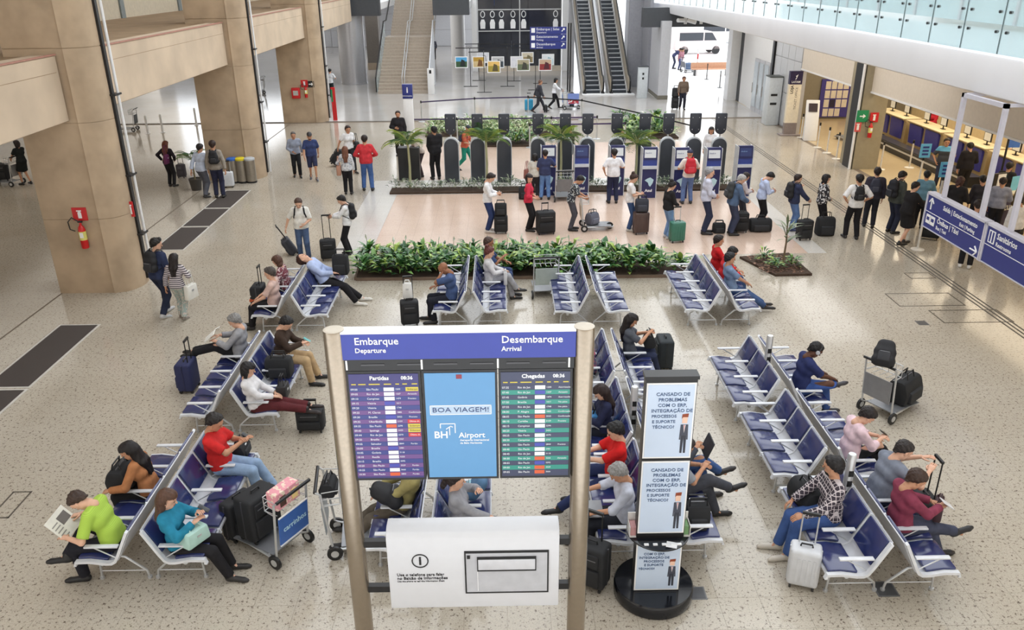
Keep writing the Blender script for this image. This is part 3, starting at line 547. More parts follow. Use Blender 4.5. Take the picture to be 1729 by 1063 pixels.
# ================================================================== benches
M_pad = mat('navy_leather', (44, 52, 100), .17, var=.05, spec=.85); M_shell = mat('silver_shell', (204, 206, 212), .35, .0, var=.03); M_brk = mat('bracket_white', (218, 220, 224), .35, .0)
BP = [(.76, .405), (.76, .44), (.60, .445), (.42, .415), (.34, .415), (.28, .45), (.23, .54), (.07, .875)]
BENCH = {}
def bench(xc, y0, n, side, label, pitch=.57):
    key = (n, side, pitch)
    if key in BENCH:
        o = copy_tree(BENCH[key]); o.location = (xc, y0, 0); o['label'] = label; return o
    t = thing('waiting_bench', label, 'bench', (xc, y0, 0), 0, 'blue waiting benches'); s = side; L_ = n*pitch
    sx = lambda P_: [(p[0]*s, p[1]) for p in P_]
    def strip(P_, th, a, b_): # thin swept profile
        out = []
        for i, p in enumerate(P_):
            q, r = P_[max(0, i-1)], P_[min(len(P_)-1, i+1)]; d = Vector((r[0]-q[0], r[1]-q[1])).normalized(); out.append((p[0]-d.y*th, p[1]+d.x*th))
        m = MB(); k = len(P_); vs_ = [(p[0]*s, y, p[1]) for y in (a, b_) for p in list(P_)+out]
        f = []
        for i in range(k-1): f += [(i, i+1, 2*k+i+1, 2*k+i), (k+i, 3*k+i, 3*k+i+1, k+i+1), (i, k+i, k+i+1, i+1), (2*k+i, 2*k+i+1, 3*k+i+1, 3*k+i)]
        f += [(0, 2*k, 3*k, k), (k-1, 2*k-1, 4*k-1, 3*k-1)]; return m.add(vs_, f)
    strip(BP, .014, .02, L_-.02).build('seat_shell', M_shell, t, smooth=True)
    for y in [-.0]+[k*pitch for k in range(1, n)]+[L_]:
        end = y < .01 or y > L_-.01; w = .028 if end else .012
        strip([(p[0], p[1]-.012) for p in BP], -.034 if end else -.022, y-w, y+w).build('side_bracket', M_brk, t, smooth=True)
    for k in range(n):
        a = k*pitch+.03; e = (k+1)*pitch-.03
        strip([(.745, .452), (.60, .458), (.44, .432), (.40, .43)], -.035, a, e).build('seat_pad', M_pad, t, bevel=.008)
        strip([(.245, .53), (.16, .70), (.085, .86)], -.03, a+.01, e-.01).build('back_pad', M_pad, t, bevel=.008)
    for k in range(n+1):
        y = min(max(k*pitch, .03), L_-.03)
        ar = MB().box(min(.24*s, .64*s), y-.03, .63, max(.24*s, .64*s), y+.03, .652).build('armrest', M_brk, t, bevel=.006)
        MB().tube([(.56*s, y, .635), (.30*s, y, .47)], .008, 6).build('armrest_strut', M_alu, ar)
    MB().tube([(.50*s, .05, .36), (.50*s, L_-.05, .36)], .028, 10).build('beam', M_alu, t, smooth=True)
    for y in (.22, L_-.22):
        MB().tube([(.52*s, y, .36), (.62*s, y, .28), (.64*s, y, .0)], .016, 8).tube([(.44*s, y, .36), (.30*s, y, .33), (.07*s, y, .12), (.05*s, y, 0)], .015, 8).tube([(.62*s, y, .12), (.07*s, y, .12)], .008, 6).lathe([(.028, 0), (.028, .03)], 10, (.64*s, y, 0)).lathe([(.028, 0), (.028, .03)], 10, (.05*s, y, 0)).build('leg', M_alu, t, smooth=True)
    BENCH[key] = tree_of(t); return t
XL, XD, XC, XR, XF1, XF2, XF3, XF4 = -4.37, -.95, 1.88, 4.46, -4.36, -.69, 1.82, 4.51
BN = [(XL, 7.80, 4, -1, 'bench under the person in the lime green shirt, facing left'), (XL, 7.80, 4, 1, 'bench under the person in the turquoise jacket, facing right'),
      (XL, 11.25, 4, -1, 'bench of the person reading a book, facing left'), (XL, 11.25, 4, 1, 'bench of the person in the white top, facing right'),
      (XF1, 15.25, 4, -1, 'far left bench with its silver back turned to the sleeping person'), (XF1, 15.25, 4, 1, 'bench on which the person in the pale blue shirt sleeps'),
      (XF2, 15.35, 4, -1, 'bench of the bald person resting his head on his hand'), (XF2, 15.35, 4, 1, 'bench of the person in grey with the hair bun'),
      (XF3, 15.25, 4, -1, 'empty four seat bench in front of the leafy hedge, facing left'), (XF3, 15.25, 4, 1, 'empty four seat bench in front of the leafy hedge, facing right'),
      (XF4, 15.25, 4, -1, 'empty bench behind the people in red, facing left'), (XF4, 15.25, 4, 1, 'bench of the two people in red, facing right'),
      (XR, 7.36, 3, -1, 'bench of the person in the plaid shirt'), (XR, 7.36, 3, 1, 'front right bench of the person in the burgundy shirt'),
      (XR, 9.36, 3, -1, 'empty middle bench of the long right row, facing left'), (XR, 9.36, 3, 1, 'bench of the person in the pink shirt'),
      (XR, 11.36, 3, -1, 'empty farthest bench of the long right row, facing left'), (XR, 11.36, 3, 1, 'bench of the person with headphones'),
      (XC, 8.0, 3, -1, 'bench of the laptop user and the person in the red tee'), (XC, 8.0, 3, 1, 'bench behind the totem with crossed legs on it'),
      (XC, 9.85, 3, -1, 'bench of the person in navy right of the steel post'), (XC, 9.85, 3, 1, 'bench mostly hidden behind the top of the totem'),
      (XC, 11.75, 3, -1, 'bench of the person in a floral top beside the steel post'), (XC, 11.75, 3, 1, 'bench of the long haired person with the dark suitcase'),
      (XD, 7.95, 3, -1, 'bench of the reclining person seen under the departures screen'), (XD, 7.95, 3, 1, 'bench of the person in the grey sweater seen under the screens')]
for x, y, n, s, lab in BN: bench(x, y, n, s, lab, .57 if n == 4 else .56)
# power posts between the benches
for x, y, lab in [(XR-.12, 8.55, 'slim steel power post between the front right benches'), (XR-.05, 12.1, 'slim steel power post beside the person with headphones'), (XC+.02, 10.4, 'slim steel power post left of the totem top'), (XC-.02, 8.3, 'grey power post behind the totem shelf')]:
    t = thing('power_post', lab, 'power post', (x, y, 0)); MB().lathe([(.055, 0), (.055, 1.28), (.045, 1.30)], 14).build('post', M_alu, t, smooth=True); MB().lathe([(.11, 0), (.11, .02)], 14).build('foot', M_alu, t)
    for z in (.7, .85, 1.0): MB().box(-.03, -.062, z, .03, -.05, z+.08).build('socket', M_black, t)
# ================================================================== planting
def leaf_mesh(name, L_, w, bend, m, segs=5, fold=.25):
    b = MB(); vs_ = []
    for i in range(segs+1):
        t = i/segs; a = bend*t; x = L_*(t-.18*bend*t*t); z = L_*(.45*t-.5*bend*t*t); ww = w*math.sin(math.pi*min(1, .08+.92*t)**.8)*(1 if i < segs else .05)
        vs_ += [(x, -ww, z+fold*ww), (x, 0, z), (x, ww, z+fold*ww)]
    f = []
    for i in range(segs): k = i*3; f += [(k, k+1, k+4, k+3), (k+1, k+2, k+5, k+4)]
    return b.add(vs_, f).mesh(name, m, smooth=True)
M_lf = [mat('leaf_%d' % i, c_, .32, var=.18, scale=6, spec=.6) for i, c_ in enumerate([(70, 118, 58), (48, 92, 50), (112, 152, 80), (160, 186, 90)])]
LEAVES = [leaf_mesh('leaf', .40, .062, .75, M_lf[i]) for i in range(4)]
def foliage(n, spread, hgt, rnd, L0=.34, mats=M_lf, wid=.05):
    b = MB()
    for _ in range(n):
        az = rnd.uniform(0, 6.283); el = rnd.uniform(.3, 1.25); L_ = L0*rnd.uniform(.6, 1.25); r0 = rnd.uniform(0, spread)
        o = Vector((r0*math.cos(az+rnd.uniform(-1, 1)), r0*math.sin(az+rnd.uniform(-1, 1)), rnd.uniform(.05, hgt))); d = Vector((math.cos(az)*math.cos(el), math.sin(az)*math.cos(el), math.sin(el))); sd = Vector((-math.sin(az), math.cos(az), 0)); w = wid*rnd.uniform(.7, 1.2)
        tip = o+d*L_*.75+Vector((math.cos(az), math.sin(az), -.4))*L_*.35; mid = o+d*L_*.5
        b.add([o, mid-sd*w+Vector((0, 0, .01)), mid, mid+sd*w+Vector((0, 0, .01)), tip], [(0, 1, 2), (0, 2, 3), (1, 4, 2), (2, 4, 3)], rnd.choice([0, 0, 1, 1, 1, 2, 2, 3] if len(mats) > 3 else [0]))
    return b
rnd = random.Random(3)
M_soil = mat('dark_soil', (72, 56, 44), .95, var=.35, scale=40, bump=.8)
hp = [(-3.55, 18.42), (4.5, 18.36), (4.62, 18.8), (2.3, 19.75), (-3.62, 19.75)]
hb = tag(MB().prism(hp, .0, .05).build('planting_bed', M_soil), 'long soil bed of the leafy hedge behind the far benches', 'planting bed')
for i in range(len(hp)):
    p, q = Vector(hp[i]), Vector(hp[(i+1) % len(hp)]); d = (q-p).normalized(); n_ = Vector((d.y, -d.x))*.05
    MB().prism([p, q, q+n_, p+n_], 0, .07).build('bed_edging', col((120, 100, 84), .7), hb)
LILY = []
FOL = [foliage(46, .24, .36, random.Random(50+k)).mesh('foliage', M_lf) for k in range(4)]
M_spathe = mat('spathe_white', (238, 240, 228), .5)
SP = MB(); SP.tube([(0, 0, .1), (.03, 0, .62)], .006, 5, 0); SP.add([(.03, 0, .60), (.05, -.035, .66), (.02, 0, .68), (.05, .035, .66), (.06, 0, .76)], [(0, 1, 2), (0, 2, 3), (1, 4, 2), (2, 4, 3)], 1)
SPm = SP.mesh('flower', [M_lf[0], M_spathe])
def lily(x, y, flower, lab, grp, sc=1.0):
    t = thing('leafy_plant', lab, 'plant', (x, y, .05), rnd.uniform(0, 6.28), grp); t.scale = (sc, sc, sc)
    link('foliage', FOL[rnd.randrange(4)], t)
    for k in range(8):
        o = link('leaf', LEAVES[rnd.choice([0, 0, 1, 1, 2, 3])], t, (0, 0, rnd.uniform(.16, .34))); o.rotation_euler = (rnd.uniform(-.2, .2), -rnd.uniform(.15, .95), k*.785+rnd.uniform(-.3, .3)); s_ = rnd.uniform(.75, 1.15); o.scale = (s_, s_, s_)
    if flower: link('flower', SPm, t)
    return t
nx = 19
for j, y in enumerate((18.62, 19.05, 19.48)):
    for i in range(nx):
        x = -3.35+i*.425+(.2 if j % 2 else 0)
        if x > 4.55 or (j == 1 and x > 4.0) or (j == 2 and x > 2.9): continue
        lily(x+rnd.uniform(-.06, .06), y+rnd.uniform(-.05, .05), rnd.random() < .5, 'broad leaved green plant with white flowers in the long hedge', 'plants of the long hedge', rnd.uniform(.88, 1.1))
# low planted strip in front of the kiosks and beds behind them
def bed(poly, lab, h=.06): 
    return tag(MB().prism(poly, 0, h).build('planting_bed', M_soil), lab, 'planting bed')
bed([(-3.75, 26.55), (7.75, 26.55), (7.75, 27.25), (-3.75, 27.25)], 'narrow soil strip in front of the check-in kiosks')
M_lf2 = [mat('leafb_%d' % i, c_, .5, var=.2) for i, c_ in enumerate([(96, 112, 84), (64, 84, 60), (150, 160, 136), (182, 186, 160)])]
FOL2 = [foliage(60, .3, .28, random.Random(90+k), .22, M_lf2, .022).mesh('foliage', M_lf2) for k in range(3)]
def shrub(x, y, lab, grp, fm, sc=1.0, z=.05):
    o = tag(link('low_shrub', rnd.choice(fm), None, (x, y, z), rnd.uniform(0, 6.28)), lab, 'shrub', grp); o.scale = (sc, sc, sc*rnd.uniform(.8, 1.2)); return o
for i in range(24): shrub(-3.5+i*.48, 26.9+rnd.uniform(-.12, .12), 'low grey green shrub in the strip before the kiosks', 'shrubs before the kiosks', FOL2, rnd.uniform(.8, 1.15))
M_lf3 = [mat('leafc_%d' % i, c_, .5, var=.2) for i, c_ in enumerate([(160, 184, 120), (120, 150, 100), (214, 218, 170), (236, 236, 220)])]
FOL3 = [foliage(60, .34, .25, random.Random(190+k), .26, M_lf3, .04).mesh('foliage', M_lf3) for k in range(3)]
bed([(-3.4, 36.6), (3.6, 36.6), (2.4, 40.3), (-3.4, 40.3)], 'pale flowering bed behind the kiosks left of centre')
for i in range(13):
    for j in range(5):
        x, y = -3.1+i*.52, 36.9+j*.72
        if x < 3.3-(y-36.6)*.3: shrub(x+rnd.uniform(-.1, .1), y, 'pale green shrub in the flowering bed behind the kiosks', 'shrubs of the rear bed', FOL3, rnd.uniform(.8, 1.0))
bed([(-.9, 34.2), (1.35, 34.2), (1.35, 35.4), (-.9, 35.4)], 'small soil bed with dense green shrubs between the kiosk heads')
for i in range(5):
    for j in range(2): shrub(-.7+i*.45, 34.5+j*.5, 'dense green shrub in the small bed between the kiosk heads', 'shrubs of the small bed', FOL, 1.0)
bed([(5.4, 35.6), (7.8, 35.6), (7.8, 39.8), (5.4, 39.8)], 'soil bed with tall leafy plants right behind the kiosks')
for i in range(4):
    for j in range(5): shrub(5.7+i*.58, 36+j*.78, 'big leafed plant in the tall bed right behind the kiosks', 'plants of the tall rear bed', FOL if (i+j) % 3 else FOL3, rnd.uniform(1.05, 1.4))
# triangular bed with a spiky tree
bed([(6.1, 19.65), (6.6, 18.3), (7.5, 18.32), (7.45, 19.9)], 'small bark filled bed with a spiky young tree')
for k in range(40):
    pass
bk = MB()
for k in range(500):
    x, y = rnd.uniform(6.3, 7.4), rnd.uniform(18.4, 19.7); a = rnd.uniform(0, 6.28); s_ = rnd.uniform(.015, .04); c_, d_ = math.cos(a)*s_, math.sin(a)*s_
    bk.add([(x-c_, y-d_, .062), (x+d_, y-c_, .07), (x+c_, y+d_, .075), (x-d_, y+c_, .066)], [(0, 1, 2, 3)], rnd.randrange(3))
tag(bk.build('bark_chips', [col((110, 76, 56)), col((80, 52, 40)), col((150, 112, 88))]), 'brown bark chips covering the small triangular bed', 'bark', kind='stuff')
t = thing('spiky_tree', 'slender young tree with spiky leaf tufts in the bark bed', 'plant', (6.98, 18.95, .05))
MB().tube([(0, 0, 0), (.02, 0, .6), (-.01, .01, 1.15)], [.03, .024, .014], 8).build('trunk', col((120, 100, 80)), t, smooth=True)
SPK = leaf_mesh('leaf', .46, .026, .5, mat('spiky_leaf', (128, 140, 112), .5), 4, .1)
for k in range(26):
    o = link('leaf', SPK, t, (0, 0, .55+.6*(k/26))); o.rotation_euler = (0, -rnd.uniform(-.2, 1.0), rnd.uniform(0, 6.28))
for x, y, lab in [(6.72, 18.75, 'low green plant left of the spiky tree'), (7.2, 18.9, 'low green plant right of the spiky tree'), (6.62, 19.3, 'dark leafy plant at the far corner of the bark bed')]: shrub(x, y, lab, None, FOL, .6)
# little palms in front of the kiosks
def frond(L_, m):
    b = MB(); pts = [Vector((L_*t, 0, L_*(.75*t-.95*t*t))) for t in [i/8 for i in range(9)]]; b.tube(pts, [.012*(1-.8*i/8) for i in range(9)], 5, 1)
    for i in range(1, 17):
        t = i/17; p = Vector((L_*t, 0, L_*(.75*t-.95*t*t))); ll = L_*.38*math.sin(math.pi*(.12+.82*t))
        for s_ in (-1, 1): b.add([p, p+Vector((.35*ll, s_*ll*.55, .02)), p+Vector((.62*ll, s_*ll, -.22*ll)), p+Vector((.27*ll, s_*ll*.5, 0))], [(0, 1, 2, 3)], 0)
    return b.mesh('frond', m)
FR = [frond(.85, [mat('palm_%d' % i, c_, .4, var=.15), col((150, 150, 90))]) for i, c_ in enumerate([(104, 132, 66), (150, 168, 72), (70, 104, 62)])]
def palm(px, py, hgt, lab):
    g = G(px, py); t = thing('palm', lab, 'palm', (g.x, g.y, .03))
    MB().tube([(0, 0, 0), (.02, .01, hgt*.5), (0, 0, hgt)], [.05, .04, .035], 8).build('trunk', col((170, 168, 130)), t, smooth=True)
    for k in range(13):
        o = link('frond', FR[k % 3], t, (0, 0, hgt)); o.rotation_euler = (0, -rnd.uniform(-.1, 1.0), k*.483*2+rnd.uniform(-.2, .2)); s_ = rnd.uniform(.8, 1.1); o.scale = (s_, s_, s_)
palm(693, 318, 1.45, 'leftmost small palm in front of the kiosks'); palm(822, 312, 1.45, 'second small palm from the left before the kiosks'); palm(946, 312, 1.5, 'small palm beside the person in the navy tee at the kiosks'); palm(1072, 312, 1.35, 'rightmost small palm before the kiosks')
g = G(330, 306); t = thing('potted_palm', 'leafy potted palm half hidden behind the person in the pale blue shirt', 'potted plant', (g.x*27.5/g.y, 27.5, 0))
MB().lathe([(.16, 0), (.22, .4), (.2, .4), (.19, .36)], 16).build('pot', col((70, 66, 62)), t, smooth=True); MB().tube([(0, 0, .35), (0, 0, 1.0)], .03, 7).build('trunk', col((120, 110, 80)), t)
for k in range(9): o = link('frond', FR[(k % 2)*2], t, (0, 0, 1.0)); o.rotation_euler = (0, -rnd.uniform(0, .8), k*.7); o.scale = (.7, .7, .7)
# ================================================================== self check-in kiosks
M_kio = mat('kiosk_grey', (58, 62, 70), .4, var=.05); M_kedge = mat('kiosk_rim', (206, 210, 214), .35, .3)
def arch(w, h, n=10): return [(-w/2, 0), (w/2, 0), (w/2, h-w/2)]+[(w/2*math.cos(math.pi*k/n), h-w/2+w/2*math.sin(math.pi*k/n)) for k in range(1, n)]+[(-w/2, h-w/2)]
KA = None
def kioskA(px, py, lab):
    global KA
    g = G(px, py)
    if KA: o = copy_tree(KA); o.location = g; o['label'] = lab; return o
    t = thing('check_in_kiosk', lab, 'kiosk', g, 0, 'grey backed check-in kiosks')
    MB().prism(arch(.48, 1.52), -.06, .06, axis='y').build('back_panel', M_kio, t, bevel=.015); MB().prism(arch(.53, 1.57), .0, .13, axis='y').build('rim', M_kedge, t, bevel=.01)
    MB().box(-.2, .13, 0, .2, .42, .95).build('cabinet', M_kedge, t, bevel=.02); MB().tube([(0, .06, 1.5), (0, .06, 1.8)], .03, 8).build('pole', M_kedge, t)
    hp_ = [(-.18, 2.36), (.18, 2.36), (.19, 2.32)]+[(.19*math.cos(a), 1.84+.19*math.sin(a)) for a in [-k*math.pi/10 for k in range(0, 11)]]+[(-.19, 2.32)]
    h = MB().prism(hp_, .0, .12, axis='y').build('head_panel', mat('kiosk_head', (52, 56, 66), .35), t, bevel=.02)
    for x in (-.11, .11):
        for z in (2.22, 1.82): MB().lathe([(.015, 0), (.015, .008)], 8).build('head_screw', M_alu, h, loc=(x, -.004, z)).rotation_euler.x = math.pi/2
    KA = tree_of(t); return t
for i, (x, y, lab) in enumerate([(764, 307, 'leftmost grey kiosk, next to the person in black'), (808, 307, 'grey kiosk behind the second palm'), (852, 307, 'third grey kiosk from the left'), (908, 307, 'grey kiosk behind the person with the brown bag'), (953, 307, 'grey kiosk behind the palm with yellow fronds'), (990, 307, 'grey kiosk beside the blue kiosk with the dark screen'),
                              (1038, 307, 'grey kiosk behind the person in the white shirt'), (1084, 307, 'grey kiosk behind the rightmost palm'), (1123, 307, 'grey kiosk between the two blue kiosks left of the red backpack'), (1167, 307, 'grey kiosk right above the red backpack'), (1209, 307, 'grey kiosk at the right end of the row')]): kioskA(x, y, lab)
def kioskB(px, py, lab, scr):
    g = G(px, py); t = thing('blue_kiosk', lab, 'kiosk', g); t.scale = (1, 1, .94); w = .23
    MB().box(-w, 0, 0, w, .12, 1.02).build('lower_panel', mat('kiosk_navy', (38, 42, 92), .35), t); MB().box(-w, .1, 0, w, .4, 1.6).build('cabinet', M_kio, t)
    MB().box(-w-.022, -.01, 0, -w, .42, 1.72).build('side_fin', M_kedge, t); MB().box(w, -.01, 0, w+.022, .42, 1.72).build('side_fin', M_kedge, t)
    MB().box(-w, -.05, 1.02, w, .12, 1.12).build('shelf', col((206, 212, 220), .4), t); MB().box(-w, .02, 1.12, w, .12, 1.32).build('printer_panel', col((58, 74, 148), .4), t)
    MB().prism([(.0, 1.32), (.12, 1.32), (.16, 1.74), (.06, 1.74)], -w, w, axis='x').build('screen_housing', mat('kiosk_navy', (38, 42, 92), .35), t)
    R_ = MB().cbox((0, .025, 1.53), (w*1.6, .012, .27), 0, Matrix.Rotation(-.14, 3, 'X')).build('screen', {'w': glow('kw', (236, 240, 244), .5), 'd': glow('kd', (60, 74, 130), .3)}[scr], t)
    text('check-in', .06, 'lettering', col((150, 190, 230)) if scr == 'd' else M_navy, t, (-.16, .012, 1.56), (math.pi/2-.14, 0, 0))
    MB().prism([(-.14, .62), (-.06, .68), (.04, .72), (.15, .64), (.12, .52), (.05, .40), (0, .44), (-.03, .54)], -.008, 0, axis='y').build('map_graphic', col((190, 222, 232), .5), t)
    text('Azul', .13, 'lettering', M_wtx, t, (-.12, -.003, .26), FRONT, bold=.004)
for a_ in [(926, 330, 'blue kiosk used by the person in the navy tee', 'w'), (981, 330, 'blue kiosk with a dark blue screen behind the person in the patterned shirt', 'd'), (1040, 330, 'blue kiosk used by the person in white seen from behind', 'w'), (1094, 334, 'blue kiosk with a white screen next to the person in the white tee', 'w'), (1147, 335, 'blue kiosk used by the person with the red backpack', 'w'), (1200, 335, 'blue kiosk behind the person with grey hair', 'w'), (1252, 331, 'rightmost blue kiosk with a dark screen', 'd')]: kioskB(*a_)
dsp = thing('black_cabinet', 'pair of black rubbish cabinets behind the leftmost palm', 'cabinet', G(692, 304)); MB().box(-.38, 0, 0, -.03, .4, 1.15).build('cabinet_body', M_black, dsp, bevel=.02); MB().box(.03, 0, 0, .38, .4, 1.15).build('cabinet_body', M_black, dsp, bevel=.02)
# ================================================================== queue stanchions and belts
M_belt = mat('belt_purple', (70, 56, 92), .7); M_belt2 = mat('belt_black', (34, 34, 38), .7)
NST = [0]
def stanchion(x, y, lab, m=None, disc=True, h=1.0):
    t = thing('queue_post', lab, 'queue post', (x, y, 0), 0, None); MB().tube([(0, 0, 0), (0, 0, h)], .03, 10).build('post', m or M_alu, t, smooth=True)
    MB().lathe([(.17, 0), (.17, .015), (.05, .04)], 20).build('foot', m or M_alu, t, smooth=True); MB().lathe([(.036, h-.1), (.036, h+.02)], 10).build('belt_head', M_black, t); return t
def belt(a, b_, lab, m=M_belt):
    a, b_ = Vector(a), Vector(b_); d = (b_-a).normalized(); n_ = Vector((-d.y, d.x, 0))*.003
    t = tag(MB().add([a+n_+Vector((0, 0, -.03)), b_+n_+Vector((0, 0, -.03)), b_+n_+Vector((0, 0, .03)), a+n_+Vector((0, 0, .03)), a-n_+Vector((0, 0, -.03)), b_-n_+Vector((0, 0, -.03)), b_-n_+Vector((0, 0, .03)), a-n_+Vector((0, 0, .03))], [(0, 1, 2, 3), (7, 6, 5, 4), (0, 3, 7, 4), (1, 2, 6, 5), (3, 2, 6, 7), (0, 1, 5, 4)]).build('queue_belt', m), lab, 'belt')
rowA = [(-3.9, 35.6), (-1.9, 35.6), (.3, 35.6), (2.2, 35.6), (4.2, 35.7)]
rowB = [(-3.9, 40.6), (-1.3, 41.6), (1.4, 41.9), (4.0, 40.6), (6.6, 35.9), (7.9, 33.2)]
rowC = [(1.2, 34.0), (3.4, 34.0), (5.2, 34.1)]
ordn = ['first', 'second', 'third', 'fourth', 'fifth', 'sixth']
for rw, nm in ((rowA, 'belt line behind the grey kiosks'), (rowB, 'outer belt line beyond the flower bed'), (rowC, 'short belt line right behind the kiosk heads')):
    for i, p in enumerate(rw): stanchion(*p, '%s silver post from the left in the %s' % (ordn[i], nm))
    for i in range(len(rw)-1): belt((*rw[i], .95), (*rw[i+1], .95), '%s belt stretch from the left in the %s' % (ordn[i], nm), M_belt if (rw is rowA or i < 2) else M_belt2)
for px, py, lab in [(1352, 232, 'pale post right of the ticket office totem'), (1380, 249, 'first of the three pale posts beside the white kiosk'), (1396, 258, 'middle of the three pale posts beside the white kiosk'), (1412, 268, 'nearest of the three pale posts beside the white kiosk'), (1549, 421, 'white post at the end of the blue hanging sign'), (1535, 283, 'pale post in front of the check-in counter'), (1486, 286, 'pale post at the right side of the signed pillar')]:
    g = G(px, py); stanchion(g.x, g.y, lab, mat('post_pale', (226, 222, 214), .4, .2))
for px, py, zz, lab in [(1547, 330, 1.25, 'queue post carrying a light blue notice before the counter'), (1578, 372, 1.3, 'queue post carrying a light blue notice beside the hanging sign')]:
    g = G(px, py); t = stanchion(g.x, g.y, lab, mat('post_pale', (226, 222, 214), .4, .2), h=zz)
    nb = MB().box(-.17, -.05, zz, .17, -.03, zz+.44).build('notice', col((96, 176, 222), .5), t); 
    for q in range(3): MB().box(-.1, -.053, zz+.08+q*.11, .1, -.05, zz+.14+q*.11).build('notice_print', M_navy, t)
for px, py, lab in [(1193, 134, 'black post at the near end of the outdoor barrier'), (1215, 148, 'black post at the far left of the outdoor barrier')]:
    g = G(px, py); stanchion(g.x, g.y, lab, M_black)
for px, py, lab in [(250, 226, 'white paper bollard beyond the near column'), (275, 224, 'white bollard left of the person with the purple bag'), (332, 212, 'white bollard beside the middle column')]:
    g = G(px, py); tag(MB().lathe([(.05, 0), (.05, .8), (.03, .85)], 10).lathe([(.1, 0), (.1, .02)], 12).build('bollard', M_white, loc=g), lab, 'bollard')
# ================================================================== waste bins, extinguishers, notices
for px, c_, lab in [(396, (60, 110, 190), 'blue lidded silver bin beside the middle column'), (410, (226, 206, 40), 'yellow lidded silver bin beside the middle column'), (425, (190, 194, 198), 'grey lidded silver bin beside the middle column')]:
    g = G(px, 302); t = thing('waste_bin', lab, 'bin', (g.x*28.5/g.y, 28.5, 0)); MB().lathe([(.18, 0), (.18, .82)], 20).build('drum', mat('bin_steel', (160, 152, 140), .3, .7), t, smooth=True)
    MB().lathe([(.19, .80), (.19, .86), (.13, .89)], 20).build('lid', col(c_, .4), t, smooth=True); MB().lathe([(.183, .0), (.183, .06)], 20).build('base_ring', M_black, t)
def notice(name, loc, rz, w, h, m, lab, cat, glyph=None):
    t = tag(MB().box(-w/2, -.02, -h/2, w/2, 0, h/2).build(name, m, loc=loc, rz=rz), lab, cat)
    MB().box(-w/2+.01, -.022, -h/2+.01, w/2-.01, -.02, h/2-.01).build('border', m, t)
    if glyph == 'ext':
        MB().prism([(-.04, -h*.32), (.04, -h*.32), (.04, h*.12), (.0, h*.24), (-.04, h*.12)], -.025, -.02, axis='y').build('pictogram', M_wtx, t); MB().box(-.06, -.025, h*.2, .05, -.02, h*.3).build('pictogram', M_wtx, t)
    elif glyph == 'arrow': MB().prism([(-.1, -.02), (.02, -.02), (.02, -.08), (.12, 0), (.02, .08), (.02, .02), (-.1, .02)], -.025, -.02, axis='y').build('pictogram', M_wtx, t)
    return t
def exting(loc, lab, s=1.0):
    t = thing('fire_extinguisher', lab, 'extinguisher', loc); t.scale = (s, s, s)
    MB().lathe([(.07, 0), (.08, .02), (.08, .42), (.06, .5), (.025, .54), (.025, .6)], 16).build('cylinder', mat('ext_red', (206, 30, 34), .3), t, smooth=True)
    MB().lathe([(.0815, .20), (.0815, .40)], 16).build('label_band', col((222, 214, 120), .5), t); MB().box(-.03, -.084, .26, .05, -.08, .38).build('label', M_wtx, t)
    MB().box(-.05, -.02, .6, .05, .02, .64).build('valve', M_black, t); MB().tube([(-.03, 0, .62), (-.16, -.02, .72), (-.26, -.02, .62), (-.24, -.03, .45), (-.12, -.06, .42)], .014, 7).build('hose', M_black, t, smooth=True)
def onface(px, py, Y): d = ray(px, py); k = Y/d[1]; return Vector((d[0]*k, Y, EYE+d[2]*k))
p = onface(135, 361, 17.8); notice('extinguisher_sign', p, 0, .32, .3, M_red, 'red extinguisher sign on the near concrete column', 'sign', 'ext')
p = onface(141, 421, 17.6); exting((p.x, 17.71, p.z), 'red fire extinguisher hanging on the near concrete column', 1.0)
notice('extinguisher_strip', (-8.62, 18.36, onface(210, 352, 18.4).z), 0, .17, .36, M_red, 'narrow red sign on the pipe of the near column', 'sign', 'ext')
p = onface(514, 141, 40.65); notice('extinguisher_sign', p, 0, .34, .34, M_red, 'small red sign on the farthest concrete column', 'sign', 'ext'); p = onface(525, 142, 40.65); notice('hose_sign', (p.x, 40.65, p.z), 0, .3, .3, M_black, 'small black sign on the farthest concrete column', 'sign', 'arrow')
p = onface(517, 165, 40.5); exting((p.x, 40.575, p.z), 'red fire extinguisher on the farthest concrete column', .9)
p = onface(500, 157, 40.6); t = tag(MB().box(-.2, -.16, -.25, .2, 0, .25).build('hose_cabinet', M_red, loc=(p.x, 40.65, p.z), bevel=.02), 'red fire hose box on the farthest concrete column', 'hose box'); MB().box(-.12, -.165, -.1, .12, -.16, .12).build('cabinet_window', col((190, 190, 186), .3), t)
g = G(553, 205); t = thing('red_totem', 'narrow red and green board standing behind the farthest column', 'board', (-8.3, g.y+.4, 0)); MB().box(-.1, -.04, 0, .1, .04, 1.6).build('board', M_red, t); MB().box(-.1, -.045, .9, -.02, -.04, 1.5).build('green_field', col((40, 140, 90)), t)
t = struct(MB().box(12.95, 29.4, 0, 13.85, 30.6, 4.5).build('column_11', mat('pillar_olive', (156, 146, 122), .6, var=.05))); MB().box(12.88, 29.5, 0, 12.95, 30.2, 4.5).build('drain_channel', M_black, t); MB().tube([(12.86, 29.46, 0), (12.86, 29.46, 4.5)], .05, 8).build('white_pipe', M_white, t)
p = onface(1456, 196, 29.36); notice('exit_sign', p, 0, .42, .42, col((30, 140, 90), .4), 'green exit arrow sign on the check-in pillar', 'sign', 'arrow'); p = onface(1476, 198, 29.36); notice('extinguisher_sign', p, 0, .3, .34, M_red, 'red extinguisher sign on the check-in pillar', 'sign', 'ext')
p = onface(1443, 214, 29.36); notice('extinguisher_strip', (12.9, 29.38, p.z), 0, .22, .36, col((214, 90, 90), .4), 'faded red strip sign low on the pillar pipe', 'sign', 'ext')
p = onface(1467, 232, 29.3); exting((p.x, 29.28, p.z), 'red fire extinguisher on the check-in pillar', .9)
